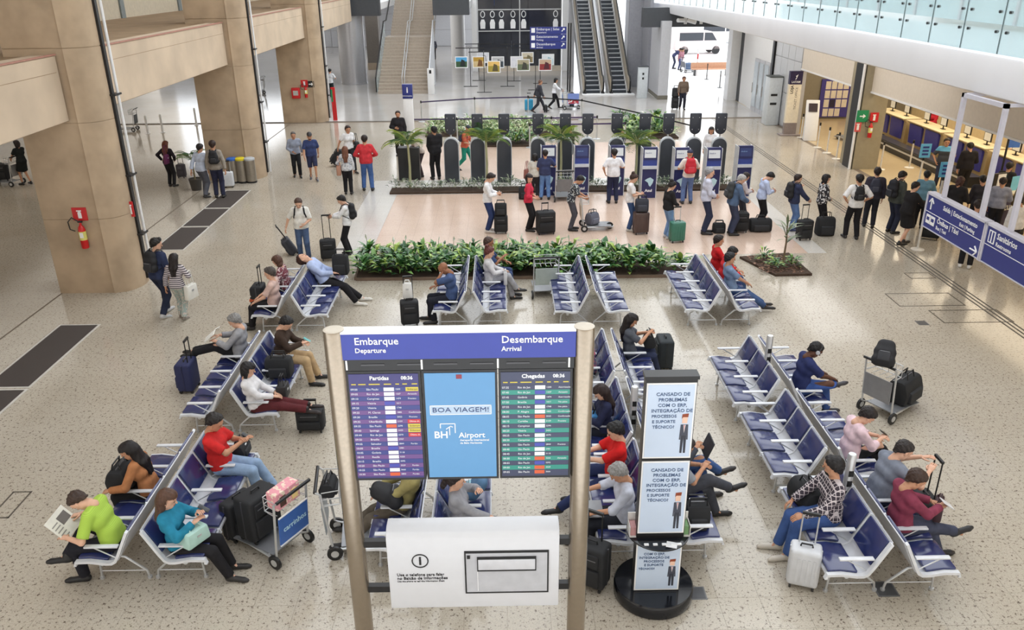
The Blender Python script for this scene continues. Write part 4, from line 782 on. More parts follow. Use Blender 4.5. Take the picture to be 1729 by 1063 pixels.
# ================================================================== check-in hall fittings
g = G(1322, 228); t = thing('ticket_office_totem', 'tall cream totem with a dark logo head at the ticket office', 'totem', (g.x+.25, g.y, 0), 0)
MB().box(-.45, -.25, 0, .45, .25, .06).build('foot', col((150, 140, 138), .4), t, bevel=.01); MB().box(-.27, -.1, .06, .27, .1, .55).build('lower_body', col((140, 128, 124), .5), t); MB().box(-.27, -.1, .55, .27, .1, 2.2).build('body', col((232, 222, 200), .5), t); hd_ = MB().box(-.27, -.11, 2.2, .27, .11, 2.75).build('head', col((40, 32, 72), .4), t)
text('LATAM', .12, 'lettering', M_wtx, hd_, (0, -.113, 2.3), FRONT, 'CENTER', bold=.002); MB().prism([(-.05, 2.4), (.0, 2.42), (.07, 2.62), (-.04, 2.55), (.0, 2.5)], -.115, -.11, axis='y').build('logo', M_wtx, hd_)
text('LOJA', .16, 'lettering', M_ktx, t, (-.13, -.103, 1.98), (math.pi/2, math.pi/2, 0), 'CENTER', bold=.004).rotation_euler = (math.pi/2, -math.pi/2, 0)
text('TICKET OFFICE', .14, 'lettering', col((110, 100, 96)), t, (.08, -.103, 1.6), FRONT, 'CENTER').rotation_euler = (math.pi/2, -math.pi/2, 0)
g = G(1305, 208); t = thing('vending_cabinet', 'tall pale grey machine against the metal panel wall', 'machine', (12.82, g.y-.2, 0)); MB().box(-.3, -.35, 0, .3, .35, 2.2).build('body', col((208, 214, 218), .4), t, bevel=.02); MB().box(-.31, -.37, 2.18, .31, .36, 2.23).build('top', col((70, 76, 74), .4), t)
for z in (.95, 1.35): MB().box(-.2, -.365, z, .1, -.35, z+.1).build('slot', M_black, t)
g = G(1366, 236); t = thing('self_service_kiosk', 'slanted white touch kiosk left of the pale posts', 'kiosk', (g.x, g.y, 0), -.2)
MB().prism([(-.25, 0), (.25, 0), (.16, 1.1), (.34, 1.62), (.2, 1.66), (-.08, 1.0)], -.27, .27, axis='x').build('body', M_white, t, bevel=.02); MB().cbox((0, .045, 1.36), (.36, .02, .36), 0, Matrix.Rotation(-.42, 3, 'X')).build('screen', mat('kscreen', (70, 60, 66), .2), t)
pb_ = thing('notice_board', 'blue framed board with sixteen white notices on the check-in end wall', 'notice board', onface(1408, 167, 40.15)); pb_.scale = (.62, 1, .86); MB().box(-1.15, -.05, -1.0, 1.15, .0, 1.1).build('backing', mat('board_blue', (64, 58, 140), .5), pb_)
for i in range(4):
    for j in range(4):
        if (i, j) in ((1, 1), (3, 0)): continue
        MB().box(-.8+i*.47, -.06, -.95+j*.5, -.4+i*.47, -.05, -.52+j*.5).build('notice', col((222, 214, 202), .6), pb_)
MB().box(-.33, -.06, -.45, .07, -.05, -.02).build('notice', col((40, 34, 60), .6), pb_)
for i in range(4):
    y = 24.3+i*3.0; t = thing('check_in_counter', ['nearest blue check-in counter with a lettered front panel', 'second blue check-in counter behind the person in the two-tone tee', 'curved blue check-in counter with white screens', 'farthest blue check-in counter by the pillar'][i], 'counter', (16.6, y, 0))
    MB().prism([(0, 0), (.55, 0), (.55, 1.12), (-.12, 1.12), (0, 1.0)], 0, 2.7, axis='y').build('counter_body', col((196, 178, 140), .5), t, bevel=.02); MB().box(-.16, -.03, 1.12, .6, 2.73, 1.16).build('counter_top', col((226, 212, 176), .4), t, bevel=.01)
    for k in range(2): MB().prism([(-.02, .3), (.0, 1.02), (-.1, 1.06), (-.06, .3)], .2+k*1.3, 1.2+k*1.3, axis='y').build('front_panel', mat('counter_blue', (70, 72, 168), .4), t)
    for k in range(2):
        m_ = tag(MB().box(-.02, -.22, .12, .02, .22, .44).build('counter_screen', M_black, loc=(16.85, y+.6+k*1.3, 1.16)), '%s screen on the %s' % (('near', 'far')[k], ['nearest check-in counter', 'second check-in counter', 'curved check-in counter', 'farthest check-in counter'][i]), 'screen')
        MB().box(-.026, -.19, .15, -.02, .19, .41).build('paper_sheet', col((238, 240, 240), .5), m_); MB().box(-.06, -.1, 0, .06, .1, .02).build('foot', M_black, m_); MB().box(-.012, -.03, 0, .012, .03, .14).build('neck', M_black, m_)
t = thing('lettered_counter', 'dark blue desk with a white airline word at the crowded check-in', 'desk', (13.9, 21.9, 0), .35); MB().box(-.5, -.3, 0, .5, .3, 1.05).build('desk_body', mat('kiosk_navy', (38, 42, 92), .35), t, bevel=.02); MB().box(-.55, -.35, 1.05, .55, .35, 1.1).build('desk_top', col((224, 214, 190), .4), t); text('Azul', .28, 'lettering', M_wtx, t, (-.3, -.303, .72), FRONT, bold=.005)
mo = tag(MB().box(-.25, -.02, .1, .25, .02, .5).build('desk_screen', M_black, loc=(13.85, 21.95, 1.1), rz=.35), 'black screen with a white sheet on the lettered desk', 'screen'); MB().box(-.12, -.03, .14, .18, -.02, .47).build('paper_sheet', M_wtx, mo); MB().box(-.03, -.01, 0, .03, .02, .12).build('neck', M_black, mo)
tag(MB().box(-.15, 0, 0, .15, .01, .4).build('blue_notice', col((120, 200, 236), .5), loc=(14.3, 21.95, 1.1), rz=.4), 'light blue notice standing beside the black desk screen', 'notice')
bp = thing('banner_post', 'blue flag notice on a tall dark pole behind the counters', 'notice', (14.75, 23.4, 0)); MB().tube([(0, 0, 0), (0, 0, 2.3)], .03, 8).build('pole', M_black, bp); MB().box(-.02, -.02, 2.0, .36, .02, 2.6).build('notice', col((64, 110, 190), .5), bp)
cv_ = thing('baggage_belt', 'long black baggage belt in front of the curved counters', 'conveyor', (15.6, 26.5, 0)); MB().box(0, 0, .0, .55, 8.5, .35).build('belt_body', M_black, cv_); MB().box(.05, 0, .35, .5, 8.5, .37).build('belt', col((60, 58, 62), .3), cv_); MB().box(-.02, 0, .2, 0, 8.5, .26).build('side_rail', M_alu, cv_)
bn = thing('banner_stand', 'dark blue banner behind the counter screens', 'banner', (18.6, 32.2, 0), .8); MB().box(-.4, -.03, .1, .4, .03, 2.0).build('banner', col((40, 44, 100), .5), bn, bevel=.02); MB().box(-.42, -.15, 0, .42, .15, .1).build('foot', M_alu, bn)
hs3 = tag(MB().box(-.04, -.5, -.14, .04, .5, .14).build('gate_number_sign', mat('sign_plum', (56, 30, 40), .4), loc=(12.8, 16.9, 2.75)), 'small dark plate sign at the right edge above the check-in crowd', 'sign'); text('A-07', .2, 'lettering', M_wtx, hs3, (-.042, .25, 0), SIDE)
area('check_in_ceiling_panel', (16.5, 28, 4.5), (0, 0, 0), 4, 22, 760, (1, .86, .64)); area('far_hall_fill_light', (-9, 68, 4.5), (0, 0, 0), 10, 14, 450); area('left_hall_fill_light', (-17, 30, 4.9), (0, 0, 0), 6, 30, 400, (1, .93, .82)); area('entrance_fill_light', (11.4, 34, 4.5), (0, 0, 0), 2, 20, 260)  # unseen fill lights, added to brighten the zones beneath the slabs
# ================================================================== outside the exit
t = thing('street_bench', 'long orange bench beside the outdoor barrier', 'bench', G(1197, 128)); MB().box(-1.2, 0, .4, 1.4, .5, .47).build('seat', col((206, 160, 130), .6), t, bevel=.02)
for x in (-1, 1.2): MB().box(x, .05, 0, x+.08, .45, .4).build('leg', M_black, t)
MB().box(-1.2, .45, .47, 1.4, .5, .85).build('backrest', col((206, 160, 130), .6), t)
def van(px, py, c_, lab, rz):
    t = thing('parked_van', lab, 'vehicle', G(px, py), rz)
    MB().prism([(-2.2, .35), (2.2, .35), (2.25, .95), (1.5, 1.1), (1.0, 1.85), (-2.15, 1.9), (-2.25, 1.0)], -.9, .9, axis='y').build('body', col(c_, .3), t, bevel=.06)
    MB().prism([(1.42, 1.12), (.98, 1.75), (.3, 1.78), (.3, 1.12)], -.91, -.89, axis='y').build('side_window', M_kio, t); MB().prism([(.2, 1.12), (.2, 1.78), (-1.9, 1.78), (-1.9, 1.12)], -.91, -.89, axis='y').build('side_window', M_kio, t)
    for x in (-1.4, 1.4):
        for y in (-.9, .72): w_ = MB().lathe([(.34, 0), (.34, .18)], 18).build('wheel', M_black, t, loc=(x, y, .34)); w_.rotation_euler.x = -math.pi/2
van(1176, 90, (240, 222, 220), 'pale red van parked far outside the exit', .1); van(1215, 72, (236, 238, 240), 'white van parked farthest outside the exit', 0)
struct(MB().box(14.5, 120, 0, 60, 121, 9).build('wall_outside', mat('outside_wall', (236, 238, 240), .8))); struct(MB().box(-3, 110, 0, 14, 111, 9).build('wall_outside_left', mat('outside_wall', (236, 238, 240), .8)))
t = thing('red_white_pole', 'thin red and white barrier pole outside the exit', 'pole', G(1176, 126))
for k in range(5): MB().lathe([(.05, k*.35), (.05, k*.35+.34)], 10).build('pole_band', M_red if k % 2 else M_white, t)
g = G(1092, 164); t = thing('payment_terminal', 'slim grey payment machine beside the exit column', 'machine', (g.x-.35, g.y-.3, 0)); MB().box(-.28, -.15, 0, .28, .15, 1.75).build('body', col((206, 212, 216), .4), t, bevel=.02)
for z in (1.3, 1.05): MB().box(-.05, -.16, z, .05, -.15, z+.12).build('slot', M_ktx, t)
MB().box(-.3, -.17, 1.73, .3, .17, 1.78).build('top', M_dark, t)
g = G(729, 158); t = thing('stair_totem', 'slim white information stele at the foot of the staircase', 'stele', (g.x, g.y-.2, 0)); MB().box(-.2, -.05, 0, .2, .05, 1.5).build('stele', M_white, t, bevel=.01); MB().box(-.08, -.055, 1.2, .05, -.05, 1.4).build('icon', M_ktx, t)
# ================================================================== people: implicit surfaces turned into meshes
def polymesh(name, V, F, mats, mi=None, smooth=True):
    me = bpy.data.meshes.new(name); V = np.asarray(V, np.float32); n = len(F); F = np.asarray(F, np.int32)
    me.vertices.add(len(V)); me.vertices.foreach_set('co', V.ravel()); k = F.shape[1]
    me.loops.add(n*k); me.loops.foreach_set('vertex_index', F.ravel()); me.polygons.add(n)
    me.polygons.foreach_set('loop_start', np.arange(0, n*k, k, dtype=np.int32))
    for m in mats: me.materials.append(m)
    if mi is not None: me.polygons.foreach_set('material_index', np.asarray(mi, np.int32))
    me.polygons.foreach_set('use_smooth', np.full(n, smooth)); me.update(calc_edges=True); return me
def nets(D, o, h):
    S = D < 0; nx, ny, nz = D.shape
    c = [S[a:nx-1+a, b:ny-1+b, d:nz-1+d] for a in (0, 1) for b in (0, 1) for d in (0, 1)]
    cnt = sum(x.astype(np.int8) for x in c); act = (cnt > 0) & (cnt < 8); idx = -np.ones(act.shape, np.int64); ii = np.argwhere(act); idx[act] = np.arange(len(ii))
    if not len(ii): return np.zeros((0, 3)), np.zeros((0, 4), int)
    acc = np.zeros((len(ii), 3)); num = np.zeros(len(ii)); cor = [(a, b, d) for a in (0, 1) for b in (0, 1) for d in (0, 1)]
    val = np.array([D[ii[:, 0]+a, ii[:, 1]+b, ii[:, 2]+d] for a, b, d in cor]); cor = np.array(cor, float)
    for i in range(8):
        for j in range(i+1, 8):
            if np.abs(cor[i]-cor[j]).sum() == 1:
                m = (val[i] < 0) != (val[j] < 0); t = np.where(m, val[i]/np.where(m, val[i]-val[j], 1), 0)
                acc += m[:, None]*(cor[i]+t[:, None]*(cor[j]-cor[i])); num += m
    V = (ii+acc/num[:, None])*h+o; Q = []
    for ax in range(3):
        sl0 = [slice(None)]*3; sl1 = [slice(None)]*3; sl0[ax] = slice(0, -1); sl1[ax] = slice(1, None); a, b = S[tuple(sl0)], S[tuple(sl1)]; e = np.argwhere(a != b)
        u, v = [(1, 2), (2, 0), (0, 1)][ax]; ok = (e[:, u] > 0) & (e[:, v] > 0) & (e[:, u] < D.shape[u]-1) & (e[:, v] < D.shape[v]-1); e = e[ok]; fl_ = a[tuple(e.T)]
        def at(du, dv): q = e.copy(); q[:, u] -= du; q[:, v] -= dv; return idx[tuple(q.T)]
        q = np.stack([at(1, 1), at(0, 1), at(0, 0), at(1, 0)], 1); q[~fl_] = q[~fl_][:, ::-1]; Q.append(q)
    return V, np.concatenate(Q)
def seg(a, b, ra, rb=None, k=.03, cut=False, sc=None): return (np.array(a, float), np.array(b, float), ra, ra if rb is None else rb, k, cut)
def field(prims, h, planes=(), pad=.03):
    lo = np.min([np.minimum(p[0], p[1])-max(p[2], p[3]) for p in prims], 0)-pad; hi = np.max([np.maximum(p[0], p[1])+max(p[2], p[3]) for p in prims], 0)+pad
    n = np.ceil((hi-lo)/h).astype(int)+2; D = np.full(n, .5, np.float32)
    for a, b, ra, rb, k, cut in prims:
        m = max(ra, rb)+k+2*h; i0 = np.maximum(0, np.floor((np.minimum(a, b)-m-lo)/h).astype(int)); i1 = np.minimum(n, np.ceil((np.maximum(a, b)+m-lo)/h).astype(int)+1)
        ax = [lo[d]+h*np.arange(i0[d], i1[d]) for d in range(3)]; X = ax[0][:, None, None]; Y = ax[1][None, :, None]; Z = ax[2][None, None, :]
        ab = b-a; L2 = max(ab@ab, 1e-9); t = ((X-a[0])*ab[0]+(Y-a[1])*ab[1]+(Z-a[2])*ab[2])/L2; tc = np.clip(t, 0, 1)
        d = np.sqrt((X-a[0]-tc*ab[0])**2+(Y-a[1]-tc*ab[1])**2+(Z-a[2]-tc*ab[2])**2)-(ra+(rb-ra)*tc)
        if cut: d = np.maximum(d, (t-1)*math.sqrt(L2))
        s = tuple(slice(i0[q], i1[q]) for q in range(3)); o = D[s]; kk = max(k, 1e-4); hh = np.clip(.5+.5*(o-d)/kk, 0, 1); D[s] = o*(1-hh)+d*hh-kk*hh*(1-hh)
    for pt, nn in planes:
        X, Y, Z = [lo[d]+h*np.arange(n[d]) for d in range(3)]
        D = np.maximum(D, (X[:, None, None]-pt[0])*nn[0]+(Y[None, :, None]-pt[1])*nn[1]+(Z[None, None, :]-pt[2])*nn[2])
    return nets(D, lo, h)
SKIN = {'l': (222, 176, 150), 't': (198, 148, 118), 'b': (156, 108, 82), 'd': (98, 66, 52)}
M_eye = mat('eye_dark', (40, 30, 28), .3); M_lip = mat('lip_rose', (168, 96, 88), .5)
def skin(s): return mat('skin_'+s, SKIN[s], .55, var=.05, scale=12, spec=.3)
HC = {}
def head_mesh(h):
    if h in HC: return HC[h]
    p = [seg((-.035, 0, .04), (.015, 0, .04), .086, .082, .02), seg((.02, 0, -.01), (.03, 0, -.05), .07, .058, .03), seg((.045, -.012, -.092), (.045, .012, -.092), .028, .028, .03), seg((.0, -.03, -.06), (.0, .03, -.06), .045, .045, .03),
         seg((.09, 0, .012), (.112, 0, -.026), .009, .014, .012), seg((.082, -.04, .03), (.082, .04, .03), .014, .014, .02), seg((-.02, 0, -.08), (-.035, 0, -.18), .052, .056, .03), seg((.085, -.016, -.062), (.085, .016, -.062), .011, .011, .012)]
    for s in (-1, 1): p += [seg((-.01, s*.082, -.005), (-.004, s*.086, -.03), .016, .011, .008)]
    V, F = field(p, h); cen = V[F].mean(1); mi = np.zeros(len(F), int); mi[(cen[:, 0] > .083) & (np.abs(cen[:, 1]) < .026) & (np.abs(cen[:, 2]+.062) < .009)] = 2
    b = MB()
    for s in (-1, 1): b.sphere((.088, s*.033, .006), (.008, .014, .009), 4, 1); b.cbox((.096, s*.034, .03), (.008, .034, .006), 1)
    e4 = [f for f in b.f if len(f) == 4]; k = len(V); V = np.concatenate([V, np.array(b.v)]); F = np.concatenate([F, np.array(e4)+k]); mi = np.concatenate([mi, np.ones(len(e4), int)])
    HC[h] = (V, F, mi); return HC[h]
HAIR = {}
def hair_mesh(style, h):
    if (style, h) in HAIR: return HAIR[(style, h)]
    st_ = style.split('+'); s = st_[0]; p = []; pl = []
    if s == 'cap':
        p = [seg((-.035, 0, .06), (.015, 0, .06), .096, .092, .02), seg((.07, -.03, .075), (.07, .03, .075), .045, .045, .02), seg((.13, -.03, .066), (.13, .03, .066), .02, .02, .03)]; pl = [((0, 0, .045), np.array([0, 0, -1.]))]
    elif s != 'bald':
        r = .009 if s == 'buzz' else .019; n_ = np.array([.70, 0, -.71]); p = [seg((-.038, 0, .045), (.012, 0, .047), .086+r, .082+r, .02)]
        if s in ('short', 'buzz', 'quiff'): p += [seg((-.06, 0, .0), (-.075, 0, -.05), .075, .05, .03)]; 
        if s == 'quiff': p += [seg((.05, -.03, .125), (.05, .03, .125), .03, .03, .03)]
        pl = [((.042, 0, .062), n_/np.linalg.norm(n_))]
        if s in ('long', 'bob', 'pony', 'bun'):
            p += [seg((-.06, -.03, .0), (-.06, .03, .0), .075, .075, .03)]
        if s == 'bob': p += [seg((-.04, -.055, -.02), (-.03, -.06, -.12), .05, .035, .03), seg((-.04, .055, -.02), (-.03, .06, -.12), .05, .035, .03), seg((-.08, -.03, -.05), (-.08, .03, -.12), .045, .04, .03)]
        if s == 'long': p += [seg((-.05, -.06, .0), (-.06, -.08, -.20), .045, .03, .03), seg((-.05, .06, .0), (-.06, .08, -.20), .045, .03, .03), seg((-.09, -.03, -.05), (-.13, -.03, -.36), .06, .045, .04), seg((-.09, .03, -.05), (-.13, .03, -.38), .06, .04, .04)]
        if s == 'pony': p += [seg((-.13, 0, .06), (-.17, 0, -.1), .035, .035, .03), seg((-.17, 0, -.1), (-.16, 0, -.24), .035, .012, .03)]
        if s == 'bun': p += [seg((-.10, 0, .13), (-.10, 0, .135), .055, .055, .015)]
        if s in ('long', 'bob'): pl = []
    V = np.zeros((0, 3)); F = np.zeros((0, 4), int)
    if p:
        V, F = field(p, h, pl)
        if s in ('long', 'bob'):   # open the face side
            cen = V[F].mean(1); keep = ~((cen[:, 0] > .012+.55*np.clip(cen[:, 2]-.045, 0, 1)) & (cen[:, 2] < .062)); F = F[keep]
    if len(V) and s != 'cap': V = V+.0035*np.sin(V[:, [1, 2, 0]]*110+V[:, [2, 0, 1]]*60)+.002*np.sin(V[:, [2, 0, 1]]*230)
    if 'beard' in st_:
        V2, F2 = field([seg((.05, -.02, -.085), (.05, .02, -.085), .036, .036, .02), seg((.02, -.05, -.055), (.05, -.02, -.08), .022, .03, .02), seg((.02, .05, -.055), (.05, .02, -.08), .022, .03, .02)], h, [((.02, 0, -.068), np.array([.0, 0, 1.]))]); F = np.concatenate([F, F2+len(V)]); V = np.concatenate([V, V2])
    HAIR[(style, h)] = polymesh('hair', V, F, [M_black]); return HAIR[(style, h)]
SHOE = {}
def shoe_mesh(kind):
    if kind in SHOE: return SHOE[kind]
    b = [seg((-.05, 0, .045), (.16, 0, .03), .042, .036, .02), seg((.16, -.006, .028), (.205, 0, .026), .036, .026, .02), seg((-.02, 0, .05), (-.02, 0, .10 if kind != 'flat' else .06), .042, .04, .03)]
    V, F = field(b, .013, [((0, 0, .004), np.array([0, 0, -1.]))]); cen = V[F].mean(1); SHOE[kind] = (V, F, (cen[:, 2] < .02).astype(int)); return SHOE[kind]
def hand_geo(W, d, nrm, side, curl):
    d = np.array(d)/np.linalg.norm(d); nrm = np.array(nrm)-d*np.dot(nrm, d); nrm = nrm/max(np.linalg.norm(nrm), 1e-6); sd = np.cross(nrm, d)*side; b = MB(); W = np.array(W)
    P = lambda u, v, w: tuple(W+d*u+sd*v+nrm*w)
    rg_ = [(-.03, .024, .019), (.015, .031, .017), (.06, .043, .016), (.094, .040, .012)]
    b.add([P(u, a_*math.cos(q*math.pi/4), .004+c_*math.sin(q*math.pi/4)) for u, a_, c_ in rg_ for q in range(8)], [(i*8+q, i*8+(q+1) % 8, i*8+8+(q+1) % 8, i*8+8+q) for i in range(3) for q in range(8)]+[(7, 6, 5, 4), (7, 4, 3, 0), (0, 3, 2, 1), (24, 25, 26, 27), (24, 27, 28, 31), (31, 28, 29, 30)])
    for i, (v, L_) in enumerate([(-.031, .066), (-.011, .078), (.011, .082), (.031, .074)]):
        c1, c2, c3 = curl*.5, curl, curl*1.5; u, w = .088, .004; pts = [P(u, v, w)]
        for c_, f in ((c1, .42), (c2, .32), (c3, .26)): u += L_*f*math.cos(c_); w += L_*f*math.sin(c_); pts.append(P(u, v, w))
        b.tube(pts, [.0105, .0098, .0088, .0065], 5)
    b.tube([P(.015, .03, .006), P(.05, .056, .02), P(.078, .06, .034), P(.098, .055, .042)], [.014, .012, .0105, .008], 5)
    return b
def ik(a, t, l1, l2, pole):
    a = np.array(a, float); t = np.array(t, float); v = t-a; L_ = np.linalg.norm(v); L_ = min(max(L_, abs(l1-l2)+.01), l1+l2-.004); d = v/np.linalg.norm(v); t = a+d*L_
    p = np.array(pole, float); p = p-d*p.dot(d); p = p/max(np.linalg.norm(p), 1e-6); x = (l1*l1-l2*l2+L_*L_)/(2*L_); y = math.sqrt(max(l1*l1-x*x, 0)); return a+d*x+p*y, t
def rotm(h, p, r=0): # yaw, pitch down, roll
    ch, sh_, cp, sp_, cr, sr = math.cos(h), math.sin(h), math.cos(p), math.sin(p), math.cos(r), math.sin(r)
    return np.array([[ch, -sh_, 0], [sh_, ch, 0], [0, 0, 1]])@np.array([[cp, 0, sp_], [0, 1, 0], [-sp_, 0, cp]])@np.array([[1, 0, 0], [0, cr, -sr], [0, sr, cr]])
STAND = dict(z=.94, lean=-1, curve=3, lf=(.02, .10, .08), rf=(-.01, -.10, .08), la=(.05, .25, .80), ra=(.05, -.25, .80))
PHONE = dict(STAND, la=(.30, .07, 1.10), ra=(.30, -.06, 1.12), head=28)
WALK = dict(STAND, z=.92, lean=5, lf=(.30, .08, .09), rf=(-.30, -.08, .14), rtoe=-25, la=(-.18, .26, .84), ra=(.22, -.25, .86))
SIT = dict(z=.575, lean=-14, lf=(.50, .13, .08), rf=(.48, -.13, .08), la=(.34, .16, .66), ra=(.34, -.16, .66), seat=1)
SITPH = dict(SIT, la=(.30, .06, .88), ra=(.30, -.05, .90), head=32, lean=-10)
CROSS = dict(SITPH, rf=(.62, .14, .38), rkp=(.35, -.1, 1), rtoe=20)
def mix(b, **k): d = dict(b); d.update(k); return d
PEOPLE = []; DEG = math.pi/180
def person(label, x, y, hd, pose, top, bot, shoes=(40, 38, 38), hair=('short', (40, 30, 26)), sk='t', h=1.72, fem=0, fat=0.0, near=0, z0=0.0, sleeve=1.0, hem=None, legs=1.0, skirt=0, group=None, dress=None, coat=0, grip=.6):
    s = h/1.75; hs_ = .020 if near else .028; hc = .0145 if near else .024; ps = pose
    P = np.array([0, 0, ps['z']]); ln = ps.get('lean', 0)*DEG; sdl = ps.get('side', 0)*DEG; l2 = ln+ps.get('curve', 6)*DEG; up = lambda a: np.array([math.sin(a), math.sin(sdl), math.cos(a)])
    u1, u2 = up(ln), up(l2); fw1 = np.array([math.cos(l2), 0, -math.sin(l2)]); tw = ps.get('twist', 0)*DEG; lat = np.array([-math.sin(tw), math.cos(tw), 0])
    wa = P+u1*.13; ch = wa+u2*.19+fw1*.012; sh = ch+u2*.125-fw1*.012; nb = sh+u2*.045; hw = .160 if fem else .178; hip = .088
    hp_ = l2+ps.get('head', 4)*DEG; hy = ps.get('hyaw', 0)*DEG; HR = rotm(hy, hp_, ps.get('hroll', 0)*DEG); hcn = nb+u2*.03+(HR@np.array([.02, 0, .135]))
    SL, SR = sh+lat*hw, sh-lat*hw; HL, HRr = P+np.array([0, hip, -.03]), P-np.array([0, hip, .03])
    EL, WL = ik(SL, ps['la'], .285, .255, ps.get('lep', (-.5, .8, -.7))); ER, WR = ik(SR, ps['ra'], .285, .255, ps.get('rep', (-.5, -.8, -.7)))
    kp = (1, .06, .9) if ps.get('seat') else (1, .0, .2); KL, AL = ik(HL, ps['lf'], .435, .43, ps.get('lkp', kp)); KR, AR = ik(HRr, ps['rf'], .435, .43, ps.get('rkp', (kp[0], -kp[1], kp[2])))
    f_ = fat; cw = .5*(lat+lat)
    tor = lambda e, k=.05: [seg(P+lat*.07, P-lat*.07, .112+e+f_*.3, None, k), seg(wa+lat*.055+fw1*f_*.5, wa-lat*.055+fw1*f_*.5, (.095 if fem else .105)+e+f_, None, k), seg(ch+lat*.075, ch-lat*.075, .108+e+f_*.3, None, k), seg(sh+lat*(hw-.045), sh-lat*(hw-.045), .062+e, None, k)]
    bust = [seg(ch+lat*.07+fw1*.055-u2*.01, ch+lat*.07+fw1*.06-u2*.01, .062, None, .04), seg(ch-lat*.07+fw1*.055-u2*.01, ch-lat*.07+fw1*.06-u2*.01, .062, None, .04)] if fem else []
    arm = lambda e: [seg(SL, EL, .052+e, .042+e, .03), seg(EL, WL, .042+e, .030+e, .02), seg(SR, ER, .052+e, .042+e, .03), seg(ER, WR, .042+e, .030+e, .02)]
    leg = lambda e, w=0: [seg(HL, KL, .086+e, .058+e+w*.5, .03), seg(KL, AL, .057+e+w*.5, .036+e+w, .02), seg(HRr, KR, .086+e, .058+e+w*.5, .03), seg(KR, AR, .057+e+w*.5, .036+e+w, .02)]
    V, F = field(tor(-.012)+[seg(sh, nb+u2*.05, .07, .054, .03)]+arm(-.002)+leg(-.006)+[seg(AL, AL+np.array([.10, 0, -.05]), .034, .026, .02), seg(AR, AR+np.array([.10, 0, -.05]), .034, .026, .02)], hs_)
    mi = np.zeros(len(F), int); hv, hf, hm = head_mesh(.0085 if near else .014); k = len(V); V = np.concatenate([V, hv@HR.T*.97+hcn]); F = np.concatenate([F, hf+k]); mi = np.concatenate([mi, hm])
    for W, E_, sd, nm in ((WL, EL, 1, 'ln'), (WR, ER, -1, 'rn')):
        b = hand_geo(W, W-E_, ps.get(nm, (.2, -sd*.9, .1) if not ps.get('seat') else (.3, -sd*.3, -.9)), sd, grip); q = np.array([f if len(f) == 4 else tuple(f[:4]) for f in b.f if len(f) >= 4]); k = len(V); V = np.concatenate([V, np.array(b.v)]); F = np.concatenate([F, q+k]); mi = np.concatenate([mi, np.zeros(len(q), int)])
    body = link('person', polymesh('person', V*s, F, [skin(sk), M_eye, M_lip], mi), None, (x, y, z0), hd*DEG); tag(body, label, 'person', group)
    def garment(name, prims, planes, m, hh=hc):
        v, f = field(prims, hh, planes)
        if len(f): return link(name, polymesh(name, v*s, f, [m]), body)
    tm_ = top if not isinstance(top, tuple) else cloth(top); bm_ = bot if not isinstance(bot, tuple) else cloth(bot)
    if skirt:
        kn = (KL+KR)/2; dn = P+(kn-P)*skirt; garment('skirt', [seg(P+lat*.06, P-lat*.06, .125, None, .04), seg(P+lat*.05, dn+lat*.06, .125, .15, .05, True), seg(P-lat*.05, dn-lat*.06, .125, .15, .05, True)], [(P+u1*.12, u1)], bm_)
    else:
        lg = leg(.014, .014); c_ = legs
        if c_ < 1:
            if c_ <= .5: lg = [seg(lg[0][0], lg[0][0]+(lg[0][1]-lg[0][0])*c_*2, .102, .082, .03, True), seg(lg[2][0], lg[2][0]+(lg[2][1]-lg[2][0])*c_*2, .102, .082, .03, True)]
        else:
            for i_ in (1, 3): a_, b_, ra, rb, k_, _ = lg[i_]; lg[i_] = (a_, a_+(b_-a_)*.985, ra, rb, k_, True)
        garment('trousers', tor(.006)[:2]+lg, [(P+u1*.11, u1)], bm_)
    e = .016+coat*.014; am = arm(e); 
    if sleeve < 1:
        if sleeve <= .5: am = [seg(SL, SL+(EL-SL)*min(1, sleeve*2), .052+e, .053+e, .03, True), seg(SR, SR+(ER-SR)*min(1, sleeve*2), .052+e, .053+e, .03, True)]
        else:
            q_ = (sleeve-.5)*2; am[1] = seg(EL, EL+(WL-EL)*q_, .043+e, .04+e, .02, True); am[3] = seg(ER, ER+(WR-ER)*q_, .043+e, .04+e, .02, True)
    else: am[1] = seg(EL, EL+(WL-EL)*.97, .043+e, .034+e, .02, True); am[3] = seg(ER, ER+(WR-ER)*.97, .043+e, .034+e, .02, True)
    hm_ = (-.07 if hem is None else hem) if not ps.get('seat') else (-.02 if hem is None else hem)
    garment('jacket' if coat else 'shirt', tor(e)+[seg(b_[0], b_[1], b_[2]+e*.7, None, .04) for b_ in bust]+am+[seg(sh, nb, .08, .068+coat*.012, .03, True)], [(P+u1*hm_, -u1)], tm_)
    for A, K, nm in ((AL, KL, 'ltoe'), (AR, KR, 'rtoe')):
        sv, sf, sm = shoe_mesh('std'); shin = A-K; shin = shin/np.linalg.norm(shin); pt = ps.get(nm, 0)*DEG*-1
        yaw = math.atan2(shin[1], max(shin[0], .15)) if False else (.12 if A[1] > 0 else -.12)
        R_ = rotm(yaw, pt); v = (sv-np.array([-.02, 0, .08]))@R_.T+A; link('shoe', polymesh('shoe', v*s, sf, [col(shoes, .45), col((222, 220, 214) if sum(shoes) > 150 and shoes[0] != 96 else (50, 46, 44), .6)], sm), body)
